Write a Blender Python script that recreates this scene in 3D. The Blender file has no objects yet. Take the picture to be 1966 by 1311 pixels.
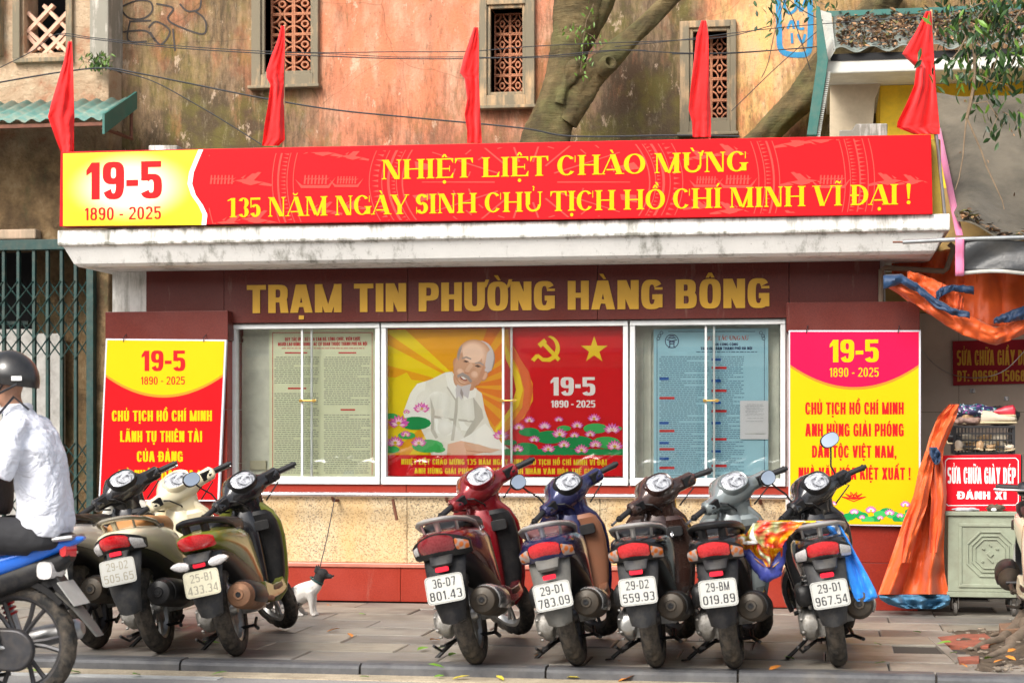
import bpy, math, random, unicodedata
from mathutils import Vector, Matrix, Euler, noise as mnoise
R = math.radians
PI = math.pi
rnd = random.Random(7)
S = bpy.context.scene
COL = S.collection

# ---------------------------------------------------------------- camera
FPX = 3600.0                      # focal length in pixels of the 1966 px wide photograph
YAW = R(9.5)
CAM = Vector((2.24, -13.36, 1.25))
HZ = 825.0                        # horizon row
cd = bpy.data.cameras.new('camera'); cam = bpy.data.objects.new('camera', cd); COL.objects.link(cam)
cam.location = CAM; cam.rotation_euler = (R(90), 0, YAW)
cd.sensor_width = 36; cd.lens = 36 * FPX / 1966; cd.shift_y = (HZ - 655.5) / 1966
cd.clip_end = 500; cd.clip_start = .1
cd.dof.use_dof = True; cd.dof.focus_distance = 12.6; cd.dof.aperture_fstop = 3.4
S.camera = cam
# ---------------------------------------------------------------- light: bright overcast
w = bpy.data.worlds.new('World'); S.world = w; w.use_nodes = True
nt = w.node_tree; bg = nt.nodes['Background']; bg.inputs[1].default_value = .15
sky = nt.nodes.new('ShaderNodeTexSky'); sky.sky_type = 'NISHITA'; sky.sun_disc = False
sky.sun_elevation = R(40); sky.sun_rotation = R(202); sky.air_density = 1.2; sky.dust_density = 4; sky.ozone_density = 1
hs_ = nt.nodes.new('ShaderNodeHueSaturation'); hs_.inputs['Saturation'].default_value = .4
nt.links.new(sky.outputs[0], hs_.inputs['Color']); nt.links.new(hs_.outputs[0], bg.inputs[0])
sd = bpy.data.lights.new('sun', 'SUN'); so = bpy.data.objects.new('sun', sd); COL.objects.link(so)
sd.energy = 2.1; sd.angle = R(22); sd.color = (1, .95, .88)
so.rotation_euler = (R(50), 0, R(-22))
S.view_settings.view_transform = 'Standard'; S.view_settings.look = 'None'
S.view_settings.exposure = .72; S.view_settings.gamma = 1
S.view_settings.use_curve_mapping = False
S.render.engine = 'CYCLES'
S.cycles.max_bounces = 8; S.cycles.transparent_max_bounces = 12; S.cycles.use_denoising = True

# ---------------------------------------------------------------- pixel -> place
FW = Vector((-math.sin(YAW), math.cos(YAW), 0)); RT = Vector((math.cos(YAW), math.sin(YAW), 0)); UP = Vector((0, 0, 1))
def ray(px, py): return FW + RT * ((px - 983) / FPX) + UP * ((HZ - py) / FPX)
def W(px, py, Y=0.0):
    d = ray(px, py); return CAM + d * ((Y - CAM.y) / d.y)
def G(px, py, z=0.0):
    d = ray(px, py); return CAM + d * ((z - CAM.z) / d.z)
def wx(px, Y=0.0): return W(px, 600, Y).x
def wz(px, py, Y=0.0): return W(px, py, Y).z

# ---------------------------------------------------------------- tagging
def tag(o, label=None, cat=None, group=None, kind=None):
    if label: o['label'] = label
    if cat: o['category'] = cat
    if group: o['group'] = group
    if kind: o['kind'] = kind
    return o
def empty(name, loc=(0, 0, 0), rz=0.0, label=None, cat=None, group=None, parent=None):
    o = bpy.data.objects.new(name, None); COL.objects.link(o); o.location = loc; o.rotation_euler = (0, 0, rz)
    o.empty_display_size = .1
    if parent: o.parent = parent
    return tag(o, label, cat, group)

# ---------------------------------------------------------------- materials
class NT:
    def __init__(s, name):
        s.m = bpy.data.materials.new(name); s.m.use_nodes = True; s.t = s.m.node_tree
        s.b = s.t.nodes['Principled BSDF']; s.out = s.t.nodes['Material Output']
    def n(s, typ, ins=None, **kw):
        x = s.t.nodes.new('ShaderNode' + typ)
        for k, v in kw.items(): setattr(x, k, v)
        for k, v in (ins or {}).items(): s.set(x.inputs[k], v)
        return x
    def set(s, inp, v):
        if isinstance(v, bpy.types.NodeSocket): s.t.links.new(v, inp)
        elif isinstance(v, tuple) and len(v) == 3 and inp.type == 'RGBA': inp.default_value = (*v, 1)
        else: inp.default_value = v
    def noise(s, vec, scale, detail=5, rough=.6, dist=0):
        return s.n('TexNoise', {'Vector': vec, 'Scale': scale, 'Detail': detail, 'Roughness': rough, 'Distortion': dist}).outputs[0]
    def ramp(s, fac, stops, interp='LINEAR'):
        r = s.n('ValToRGB', {'Fac': fac}); cr = r.color_ramp; cr.interpolation = interp
        while len(cr.elements) < len(stops): cr.elements.new(1)
        for e, (p, c) in zip(cr.elements, stops):
            e.position = p; e.color = (*c, 1) if isinstance(c, tuple) else (c, c, c, 1)
        return r.outputs[0]
    def mix(s, fac, a, b, mode='MIX'):
        x = s.n('Mix', data_type='RGBA', blend_type=mode)
        s.set(x.inputs[0], fac); s.set(x.inputs[6], a); s.set(x.inputs[7], b); return x.outputs[2]
    def math(s, op, a, b=0.0, clamp=False):
        x = s.n('Math', operation=op, use_clamp=clamp); s.set(x.inputs[0], a); s.set(x.inputs[1], b); return x.outputs[0]
    def mapping(s, vec, scale=(1, 1, 1), loc=(0, 0, 0), rot=(0, 0, 0)):
        return s.n('Mapping', {'Vector': vec, 'Scale': scale, 'Location': loc, 'Rotation': rot}).outputs[0]
    def obj(s): return s.n('TexCoord').outputs['Object']
    def pos(s): return s.n('NewGeometry').outputs['Position']
    def bump(s, h, strength=.3, dist=.01):
        s.set(s.b.inputs['Normal'], s.n('Bump', {'Height': h, 'Strength': strength, 'Distance': dist}).outputs[0])
    def col(s, c): s.set(s.b.inputs['Base Color'], c); return s
    def rough(s, v): s.set(s.b.inputs['Roughness'], v); return s
MATS = {}
def mat(name, c, rough=.5, metal=0.0, var=.12, scale=6.0, bump=0.0, bscale=40.0, coat=0.0, dirt=0.0, spec=.5, dirtc=(.12, .095, .07), emit=0):
    """a plain procedural material: slight tone variation, optional dust/dirt, fine relief"""
    if name in MATS: return MATS[name]
    k = NT(name); o = k.obj()
    a = tuple(max(0, x * (1 - var)) for x in c); b = tuple(min(1, x * (1 + var)) for x in c)
    n1 = k.noise(o, scale, 4)
    cc = k.mix(k.ramp(n1, [(.3, 0.0), (.7, 1.0)]), a, b)
    if dirt:
        n2 = k.noise(o, scale * 2.3, 6, .7)
        d = k.math('MULTIPLY', k.ramp(n2, [(.42, 0.0), (.72, 1.0)]), dirt)
        cc = k.mix(d, cc, dirtc)
        k.rough(k.math('ADD', k.math('MULTIPLY', d, .5), rough, True))
    else: k.rough(k.math('ADD', k.math('MULTIPLY', n1, .12), rough - .06, True))
    k.col(cc); k.b.inputs['Metallic'].default_value = metal; k.b.inputs['Coat Weight'].default_value = coat
    k.b.inputs['Coat Roughness'].default_value = .06
    k.b.inputs['Specular IOR Level'].default_value = spec
    if bump: k.bump(k.noise(o, bscale, 4), bump, .006)
    MATS[name] = k.m; return k.m
def flat(name, c, rough=.35):
    """printed vinyl / paint colour"""
    return mat(name, c, max(rough, .4), 0, .03, 2.0, 0, 1, 0, spec=.14)

# ---------------------------------------------------------------- mesh builder
def ridge(x, y, seed=0.0, oct_=3):
    """sharp creases: folded noise, about -0.5 .. 0.5"""
    s_, a, t = 0, 1, 0
    for k in range(oct_): s_ += a * (1 - 2 * abs(mnoise.noise(Vector((x, y, seed + k * 7.3))))); t += a; a *= .55; x *= 2.1; y *= 2.1
    return s_ / t - .55
class MB:
    def __init__(s): s.v = []; s.f = []; s.mi = []; s.cur = 0; s.M = Matrix()
    def pt(s, p): s.v.append(tuple(s.M @ Vector(p))); return len(s.v) - 1
    def face(s, idx): s.f.append(tuple(idx)); s.mi.append(s.cur)
    def poly(s, pts): s.face([s.pt(p) for p in pts])
    def bb(s, x0, x1, y0, y1, z0, z1):
        i = [s.pt(p) for p in ((x0, y0, z0), (x1, y0, z0), (x1, y1, z0), (x0, y1, z0), (x0, y0, z1), (x1, y0, z1), (x1, y1, z1), (x0, y1, z1))]
        for q in ((0, 3, 2, 1), (4, 5, 6, 7), (0, 1, 5, 4), (1, 2, 6, 5), (2, 3, 7, 6), (3, 0, 4, 7)): s.face([i[a] for a in q])
        return s
    def box(s, c, d, rot=(0, 0, 0)):
        old = s.M; s.M = old @ Matrix.Translation(c) @ Euler(rot).to_matrix().to_4x4()
        s.bb(-d[0] / 2, d[0] / 2, -d[1] / 2, d[1] / 2, -d[2] / 2, d[2] / 2); s.M = old; return s
    def loft(s, rings, caps=True, closed=True, loop=False):
        ids = [[s.pt(p) for p in r] for r in rings]; n = len(ids[0])
        pairs = list(zip(ids, ids[1:])) + ([(ids[-1], ids[0])] if loop else [])
        for a, b in pairs:
            for k in range(n if closed else n - 1):
                s.face((a[k], a[(k + 1) % n], b[(k + 1) % n], b[k]))
        if caps and closed and not loop: s.face(ids[0][::-1]); s.face(ids[-1])
        return s
    def tube(s, pts, r, n=8, caps=True, sq=1.0):
        pts = [Vector(p) for p in pts]; rr = r if isinstance(r, (list, tuple)) else [r] * len(pts); rings = []
        up = None
        for i, p in enumerate(pts):
            d = (pts[min(i + 1, len(pts) - 1)] - pts[max(i - 1, 0)]).normalized()
            if up is None: up = Vector((0, 0, 1)) if abs(d.z) < .9 else Vector((0, 1, 0))
            u = d.cross(up).normalized(); v = u.cross(d).normalized(); up = v
            rings.append([p + (u * math.cos(2 * PI * k / n) + v * math.sin(2 * PI * k / n) * sq) * rr[i] for k in range(n)])
        return s.loft(rings, caps)
    def lathe(s, prof, n=24, axis='X', c=(0, 0, 0), loop=False, a0=0, a1=360):
        """prof: list of (radius, distance along the axis)"""
        c = Vector(c); full = abs(a1 - a0) >= 360; m = n if full else n + 1; rings = []
        for r, t in prof:
            ring = []
            for k in range(m):
                a = R(a0 + (a1 - a0) * k / n); u, v = r * math.cos(a), r * math.sin(a)
                ring.append(c + Vector({'X': (t, u, v), 'Y': (u, t, v), 'Z': (u, v, t)}[axis]))
            rings.append(ring)
        return s.loft(rings, caps=not loop, closed=full, loop=loop)
    def ball(s, c, r, n=12, m=8):
        r = r if isinstance(r, (tuple, list)) else (r, r, r); rings = []
        for j in range(1, m):
            a = PI * j / m
            rings.append([(c[0] + r[0] * math.sin(a) * math.cos(2 * PI * k / n), c[1] + r[1] * math.sin(a) * math.sin(2 * PI * k / n), c[2] - r[2] * math.cos(a)) for k in range(n)])
        return s.loft(rings)
    def prism(s, pts, y0, y1):
        """outline in x,z extruded along y"""
        return s.loft([[(x, y0, z) for x, z in pts], [(x, y1, z) for x, z in pts]])
    def mesh(s, name):
        me = bpy.data.meshes.new(name); me.from_pydata(s.v, [], s.f); me.update(); return me
    def build(s, name, m, parent=None, smooth=38, bevel=0.0, bseg=2, subsurf=0, solid=0.0):
        me = s.mesh(name)
        ms = m if isinstance(m, (list, tuple)) else [m]
        for x in ms: me.materials.append(x)
        if len(ms) > 1: me.polygons.foreach_set('material_index', s.mi)
        fixn(me)
        if smooth: me.shade_smooth(); me.set_sharp_from_angle(angle=R(smooth))
        o = bpy.data.objects.new(name, me); COL.objects.link(o)
        if parent: o.parent = parent
        addmods(o, bevel, bseg, subsurf, solid)
        return o
def fixn(me):
    import bmesh
    bm = bmesh.new(); bm.from_mesh(me); bmesh.ops.recalc_face_normals(bm, faces=bm.faces); bm.to_mesh(me); bm.free()
def addmods(o, bevel, bseg=2, subsurf=0, solid=0.0):
    if solid: m = o.modifiers.new('s', 'SOLIDIFY'); m.thickness = solid; m.offset = 0
    if bevel: m = o.modifiers.new('b', 'BEVEL'); m.width = bevel; m.segments = bseg; m.limit_method = 'ANGLE'; m.angle_limit = R(40)
    if subsurf: m = o.modifiers.new('u', 'SUBSURF'); m.levels = m.render_levels = subsurf
def se(n, hw, hh, cx=0.0, cz=0.0, k=20, hb=None):
    """super-ellipse outline; hb = other half height below the centre"""
    out = []
    for i in range(k):
        a = 2 * PI * i / k; c, t = math.cos(a), math.sin(a)
        h = hh if t >= 0 or hb is None else hb
        out.append((cx + hw * math.copysign(abs(c) ** (2 / n), c), cz + h * math.copysign(abs(t) ** (2 / n), t)))
    return out
def secy(y, cx, cz, hw, hh, n=2.5, k=20, hb=None): return [(x, y, z) for x, z in se(n, hw, hh, cx, cz, k, hb)]
def secz(z, cx, cy, hw, hd, n=2.5, k=20, hb=None): return [(x, y, z) for x, y in se(n, hw, hd, cx, cy, k, hb)]
def secx(x, cy, cz, hy, hz, n=2.5, k=20, hb=None): return [(x, y, z) for y, z in se(n, hy, hz, cy, cz, k, hb)]
def copy_tree(o, parent=None):
    c = o.copy(); COL.objects.link(c); c.parent = parent
    for ch in list(o.children): copy_tree(ch, c)
    return c

# ---------------------------------------------------------------- flat print (vinyl, paper, paint)
def clip(poly, x0, x1, y0, y1):
    def cut(ps, inside, inter):
        out = []
        for i, p in enumerate(ps):
            q = ps[i - 1]
            if inside(p):
                if not inside(q): out.append(inter(q, p))
                out.append(p)
            elif inside(q): out.append(inter(q, p))
        return out
    def ix(v): return lambda a, b: (v, a[1] + (b[1] - a[1]) * (v - a[0]) / (b[0] - a[0]))
    def iy(v): return lambda a, b: (a[0] + (b[0] - a[0]) * (v - a[1]) / (b[1] - a[1]), v)
    for ins, it in ((lambda p: p[0] >= x0, ix(x0)), (lambda p: p[0] <= x1, ix(x1)), (lambda p: p[1] >= y0, iy(y0)), (lambda p: p[1] <= y1, iy(y1))):
        if len(poly) < 3: return []
        poly = cut(poly, ins, it)
    return poly if len(poly) >= 3 else []
class Flat:
    """thin printed layers on the plane y = Y; coordinates are given either in metres or as photograph pixels"""
    def __init__(s, Y, eps=.0006): s.Y = Y; s.eps = eps; s.mb = MB(); s.mats = []; s.n = 0; s.clip = None
    def setm(s, m):
        if m not in s.mats: s.mats.append(m)
        s.mb.cur = s.mats.index(m)
    def poly(s, pts, m, layer=0):
        """pts in metres (x,z)"""
        if s.clip: pts = clip(pts, *s.clip)
        if len(pts) < 3: return
        s.n += 1; s.setm(m); y = s.Y - s.eps * (layer + .026 * (s.n % 31))
        s.mb.poly([(x, y, z) for x, z in pts])
    def px(s, pts, m, layer=0):
        s.poly([(W(a, b, s.Y).x, W(a, b, s.Y).z) for a, b in pts], m, layer)
    def rectpx(s, x0, y0, x1, y1, m, layer=0): s.px([(x0, y1), (x1, y1), (x1, y0), (x0, y0)], m, layer)
    def ell(s, cx, cy, rx, ry, m, layer=0, rot=0, k=28, a0=0, a1=360):
        c, t = math.cos(R(rot)), math.sin(R(rot)); pts = []
        kk = k if a1 - a0 >= 360 else k + 1
        for i in range(kk):
            a = R(a0 + (a1 - a0) * i / k); u, v = rx * math.cos(a), ry * math.sin(a); pts.append((cx + u * c - v * t, cy + u * t + v * c))
        s.px(pts, m, layer)
    def line(s, pts, wd, m, layer=0):
        for a, b in zip(pts, pts[1:]):
            dx, dy = b[0] - a[0], b[1] - a[1]; L = math.hypot(dx, dy) or 1; nx, ny = -dy / L * wd / 2, dx / L * wd / 2
            s.px([(a[0] + nx, a[1] + ny), (b[0] + nx, b[1] + ny), (b[0] - nx, b[1] - ny), (a[0] - nx, a[1] - ny)], m, layer)
    def text(s, txt, st, xl, xr, yb, yt, m, layer=3):
        """line of text filling pixels xl..xr, baseline yb and cap line yt (rows at its middle)"""
        cx = (xl + xr) / 2; z0, z1 = W(cx, yb, s.Y).z, W(cx, yt, s.Y).z
        a, b = W(xl, yb, s.Y).x, W(xr, yb, s.Y).x
        textm(s, txt, st, a, b, z0, z1 - z0, m, layer)
    def build(s, name, parent=None, double=False):
        me = s.mb.mesh(name)
        for x in s.mats: me.materials.append(x)
        me.polygons.foreach_set('material_index', s.mb.mi)
        # all faces look towards -y
        for p in me.polygons:
            pass
        import bmesh
        bm = bmesh.new(); bm.from_mesh(me); bm.normal_update()
        bmesh.ops.reverse_faces(bm, faces=[f for f in bm.faces if f.normal.y > 0]); bm.to_mesh(me); bm.free()
        o = bpy.data.objects.new(name, me); COL.objects.link(o)
        if parent: o.parent = parent
        return o

# ---------------------------------------------------------------- lettering drawn from strokes
def style(w=.5, st=.16, hs=.14, n=2.7, ser=False, gap=.09, sp=.3): return dict(w=w, st=st, hs=hs, n=n, ser=ser, gap=gap, sp=sp)
HEAVY = style(.63, .235, .17, 3.0, gap=.075, sp=.24)
COND = style(.47, .19, .15, 2.9, gap=.07, sp=.2)
NUM = style(.5, .19, .16, 2.9, gap=.05, sp=.2)
THINC = style(.5, .15, .12, 2.6, gap=.11, sp=.2)
PLATE = style(.52, .14, .12, 3.2, gap=.15, sp=.2)
SERIF = style(.84, .24, .065, 2.05, ser=True, gap=.075, sp=.3)
def glyph(ch, s):
    w, st, hs, n, ser = s['w'], s['st'], s['hs'], s['n'], s['ser']; P = []
    sx, sh = (.085, .045) if ser else (0, 0)
    def Rr(x0, y0, x1, y1): P.append([(x0, y0), (x1, y0), (x1, y1), (x0, y1)])
    def Q(*p): P.append(list(p))
    def stem(x, y0=0, y1=1, wd=None, t=1, b=1):
        wd = wd or st; Rr(x, y0, x + wd, y1)
        if ser:
            if b: Rr(x - sx, y0, x + wd + sx, y0 + sh); Q((x - .03, y0 + sh), (x + wd + .03, y0 + sh), (x + wd, y0 + sh + .05), (x, y0 + sh + .05))
            if t: Rr(x - sx, y1 - sh, x + wd + sx, y1); Q((x, y1 - sh - .05), (x + wd, y1 - sh - .05), (x + wd + .03, y1 - sh), (x - .03, y1 - sh))
    def ring(x0, y0, x1, y1, a0=0, a1=360, tw=None, th=None, k=None, nn=None):
        tw = tw or st; th = th or hs; e = 2 / (nn or n); cx, cy, rx, ry = (x0 + x1) / 2, (y0 + y1) / 2, (x1 - x0) / 2, (y1 - y0) / 2
        k = k or max(4, int(abs(a1 - a0) / 15))
        def pt(a, qx, qy):
            c, t = math.cos(a), math.sin(a)
            return (cx + qx * math.copysign(abs(c) ** e, c), cy + qy * math.copysign(abs(t) ** e, t))
        for i in range(k):
            a, b = R(a0 + (a1 - a0) * i / k), R(a0 + (a1 - a0) * (i + 1) / k)
            Q(pt(a, rx, ry), pt(b, rx, ry), pt(b, rx - tw, ry - th), pt(a, rx - tw, ry - th))
    def diag(x0, y0, x1, y1, wd): Q((x0, y0), (x0 + wd, y0), (x1 + wd, y1), (x1, y1))
    thin = .075 if ser else st
    o = sx  # left bearing of serif stems
    m5 = .5
    if ch == ' ': return [], s['sp'], 0
    if ch in 'IĐD' or ch in 'BPRELHNFKU':
        pass
    if ch == 'I': stem(o); return P, st + 2 * o, (st + 2 * o) / 2
    if ch in 'DĐ':
        W_ = w * 1.02 + o; stem(o); ring(o - (W_ - 2 * o) * .35, 0, W_, 1, -90, 90); Rr(o + st, 1 - hs, W_ * .5, 1); Rr(o + st, 0, W_ * .5, hs)
        if ch == 'Đ': Rr(o - .1, .45, o + st + .12, .45 + max(.08, hs * .8))
        return P, W_, W_ / 2
    if ch in 'BPR':
        W_ = w * .98 + o; stem(o); ym = .46 if ch != 'B' else .52
        ring(o, ym - hs / 2, W_ - (.03 if ch == 'B' else 0), 1, -90, 90); Rr(o + st, 1 - hs, W_ * .55, 1); Rr(o + st, ym - hs / 2, W_ * .55, ym + hs / 2)
        if ch == 'B': ring(o, 0, W_, ym + hs / 2, -90, 90); Rr(o + st, 0, W_ * .55, hs)
        if ch == 'R':
            if ser: Q((W_ * .4, ym), (W_ * .4 + st, ym), (W_ + .08, 0), (W_ - .16, 0))
            else: Q((W_ - st - .04, ym), (W_ - .03, ym), (W_ + .02, 0), (W_ - st + .01, 0))
        return P, W_, W_ / 2
    if ch in 'EFL':
        W_ = w * (.86 if not ser else .95) + o; stem(o)
        if ch != 'L': Rr(o + st, 1 - hs, W_, 1); Rr(o + st, .44, W_ - (.06 if not ser else .2), .44 + hs)
        if ch != 'F': Rr(o + st, 0, W_, hs)
        if ser:
            if ch != 'F': Q((W_ - .02, 0), (W_ + .02, .26), (W_ - .02, .26), (W_ - .14, hs))
            if ch != 'L': Q((W_ - .12, 1 - hs), (W_ - .03, .78), (W_, .78), (W_, 1)); Q((W_ - .2, .34), (W_ - .165, .34), (W_ - .165, .62), (W_ - .2, .62))
        return P, W_ + (.02 if ser else 0), W_ / 2
    if ch == 'H':
        W_ = w + 2 * o + (.12 if ser else 0); stem(o); stem(W_ - st - o); Rr(o + st, .5 - hs / 2, W_ - o - st, .5 + hs / 2); return P, W_, W_ / 2
    if ch == 'N':
        W_ = w + 2 * o; t2 = thin; stem(o, wd=t2) if ser else stem(o); (stem(W_ - t2 - o, wd=t2, b=0) if ser else stem(W_ - st - o))
        Q((o, 1), (o + st * 1.12, 1), (W_ - o, 0), (W_ - o - st * 1.12, 0)); return P, W_, W_ / 2
    if ch == 'M':
        W_ = (w * 1.32 if not ser else 1.12) + 2 * o; stem(o, wd=thin); stem(W_ - st - o)
        q = st * (.95 if not ser else 1)
        Q((o, 1), (o + q, 1), (W_ / 2 + q * .35, .0 + (.0 if not ser else .05)), (W_ / 2 - q * .5, .0 + (.0 if not ser else .05)))
        Q((W_ - o - (q if not ser else q * .7), 1), (W_ - o, 1), (W_ / 2 + q * .5, .0), (W_ / 2 - q * (.35 if not ser else .0), .0)); return P, W_, W_ / 2
    if ch == 'U':
        W_ = w + 2 * o; t2 = thin * (1.1 if ser else 1)
        stem(o, .35, 1, b=0); stem(W_ - t2 - o, .35, 1, wd=t2, b=0)
        ring(o, -.01, W_ - o, .72, 180, 360, tw=(st + t2) / 2 if ser else st, th=hs * (1.6 if ser else 1)); return P, W_, W_ / 2
    if ch in 'OQ0':
        W_ = w + (.22 if ser and ch != '0' else 0); W_ = .62 if ser and ch == '0' else W_; ring(0, -.01, W_, 1.01)
        if ch == 'Q': Q((W_ * .5, .2), (W_ * .65, .2), (W_ + .04, -.12), (W_ - .14, -.12))
        return P, W_, W_ / 2
    if ch in 'CG':
        W_ = w + (.1 if ser else 0); ring(0, -.01, W_, 1.01, 35 if not ser else 42, 325 if not ser else 322)
        if ser: Rr(W_ - .07, .64, W_ - .03, .98)
        else: Rr(W_ - st, .66, W_, .74)
        if ch == 'G':
            if ser: stem(W_ - st, .04, .44, b=0); W_ += .05
            else: Rr(W_ - st, .05, W_, .5); Rr(W_ * .52, .5 - hs, W_, .5)
        elif not ser: Rr(W_ - st, .26, W_, .34)
        return P, W_, W_ / 2
    if ch == 'T':
        W_ = w * (.96 if not ser else 1.08); stem(W_ / 2 - st / 2, t=0); Rr(0, 1 - hs, W_, 1)
        if ser: Q((0, .74), (.03, .74), (.12, 1 - hs), (0, 1)); Q((W_ - .03, .74), (W_, .74), (W_, 1), (W_ - .12, 1 - hs))
        return P, W_, W_ / 2
    if ch in 'AV':
        W_ = w * (1.12 if not ser else 1.2); f = (lambda p: p) if ch == 'A' else (lambda p: (p[0], 1 - p[1]))
        def D(a, b, c, d): P.append([f(a), f(b), f(c), f(d)])
        tl, tr = (thin * .9, st * 1.1) if ch == 'A' else (st * 1.1, thin * .9)
        if not ser: tl = tr = st * 1.05
        D((0, 0), (tl, 0), (W_ / 2 + tl * .3, 1), (W_ / 2 - tl * .7, 1)); D((W_ - tr, 0), (W_, 0), (W_ / 2 + tr * .6, 1), (W_ / 2 - tr * .4, 1))
        if ch == 'A': Rr(W_ * .22, .2, W_ * .8, .2 + hs * (1 if ser else .9))
        if ser:
            for x, t_ in ((0, tl), (W_ - tr, tr)): D((x - .09, 0), (x + t_ + .09, 0), (x + t_ + .09, sh), (x - .09, sh))
        return P, W_, W_ / 2
    if ch == 'Y':
        W_ = w * (1.08 if not ser else 1.15); c = W_ / 2; stem(c - st / 2, 0, .45, t=0)
        t2 = thin if ser else st
        Q((0, 1), (st * 1.1, 1), (c + st / 2, .4), (c - st / 2, .4)); Q((W_ - t2 * 1.1, 1), (W_, 1), (c + st / 2, .4), (c + st / 2 - t2, .4))
        if ser: Rr(-.07, 1 - sh, st + .13, 1); Rr(W_ - t2 - .12, 1 - sh, W_ + .06, 1)
        return P, W_, W_ / 2
    if ch == 'X':
        W_ = w * 1.1; t2 = thin if ser else st * 1.1; Q((0, 1), (st * 1.15, 1), (W_, 0), (W_ - st * 1.15, 0)); Q((W_ - t2, 1), (W_, 1), (t2, 0), (0, 0))
        return P, W_, W_ / 2
    if ch == 'K':
        W_ = w * 1.06 + o; stem(o); Q((o + st, .42), (W_ - st * 1.1, 1), (W_, 1), (o + st, .3)); Q((o + st + .02, .5), (o + st + .16, .66), (W_ + .02, 0), (W_ - st * 1.15, 0)); return P, W_, W_ / 2
    if ch == 'S':
        W_ = w * (1 if not ser else .82); my = .52; tt = hs if not ser else .16
        ring(0, my - tt / 2, W_, 1.01, 25, 270, th=hs if not ser else .11); ring(0, -.01, W_, my + tt / 2, -155, 90, th=hs if not ser else .11)
        if ser: Rr(W_ - .06, .66, W_ - .02, 1); Rr(.02, 0, .06, .34)
        return P, W_, W_ / 2
    if ch.isdigit():
        W_ = w if not ser else .62
        if ch == '1':
            W_ = st + (.12 if not ser else .3); x = W_ - st - (sx if ser else 0); stem(x, t=0); Q((x, 1), (x, 1 - hs * 1.6), (0, 1 - hs * 2.0 - .03), (0, 1 - hs - .05)); return P, W_ + .02, W_ / 2
        if ch == '7': Rr(0, 1 - hs, W_, 1); Q((W_ - st, 1 - hs), (W_, 1 - hs), (W_ * .55, 0), (W_ * .55 - st, 0))
        if ch == '4': stem(W_ - st * 1.35, t=0, b=0); Rr(0, .2, W_, .2 + hs); Q((W_ - st * 1.35 - .02, 1), (W_ - st * .6, 1), (st * .8, .2 + hs), (0, .2 + hs))
        if ch == '8': ring(.02, .48, W_ - .02, 1.01); ring(0, -.01, W_, .48 + hs)
        if ch in '69':
            g = (lambda p: p) if ch == '6' else (lambda p: (W_ - p[0], 1 - p[1])); i0 = len(P)
            ring(0, -.01, W_, .6); ring(0, .02, W_, 1.01, 30, 200); Rr(0, .28, st, .6)
            for i in range(i0, len(P)): P[i] = [g(p) for p in P[i]]
        if ch == '3':
            ring(0, .5 - hs / 2, W_, 1.01, -90, 155); ring(0, -.01, W_, .5 + hs / 2, -155, 90)
        if ch == '5':
            Rr(.02, 1 - hs * (1 if not ser else 1.7), W_ - .02, 1); Rr(.02, .48, .02 + st * (.85 if not ser else .3), 1); ring(0, -.01, W_, .66, -155, 140, th=hs if not ser else .1)
        if ch == '2':
            ring(0, .42, W_, 1.01, -25, 165); Rr(0, 0, W_, hs); Q((0, hs), (st * 1.1, hs), (W_ - .02, .62), (W_ - st - .02, .56))
        return P, W_, W_ / 2
    if ch == '-': Rr(0, .34, w * .55, .34 + hs * 1.05); return P, w * .55, w * .27
    if ch == '.': Rr(0, 0, st, hs * 1.1); return P, st, st / 2
    if ch == ',': Rr(0, 0, st, hs * 1.1); Q((st * .4, 0), (st, 0), (st * .5, -.14), (st * .1, -.14)); return P, st, st / 2
    if ch == ':': Rr(0, 0, st, hs * 1.1); Rr(0, .5, st, .5 + hs * 1.1); return P, st, st / 2
    if ch == '·': Rr(0, .4, st * 1.1, .4 + hs * 1.3); return P, st * 1.1, st / 2
    if ch == '!':
        if ser: ring(0, 0, .2, .18, tw=.09, th=.08); Q((.06, .26), (.14, .26), (.21, .95), (-.01, .95)); ring(-.01, .85, .21, 1.02, tw=.1, th=.08); return P, .2, .1
        Rr(0, 0, st, hs * 1.1); Q((st * .2, .27), (st * .8, .27), (st, 1), (0, 1)); return P, st, st / 2
    if ch == '(' : ring(0, -.1, .4, 1.1, 110, 250, tw=st * .6); return P, .15, .1
    if ch == ')': ring(-.25, -.1, .15, 1.1, -70, 70, tw=st * .6); return P, .15, .1
    if ch == '/': diag(0, 0, .25, 1, st * .7); return P, .35, .2
    Rr(0, 0, w * .6, .6); return P, w * .6, w * .3
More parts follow.
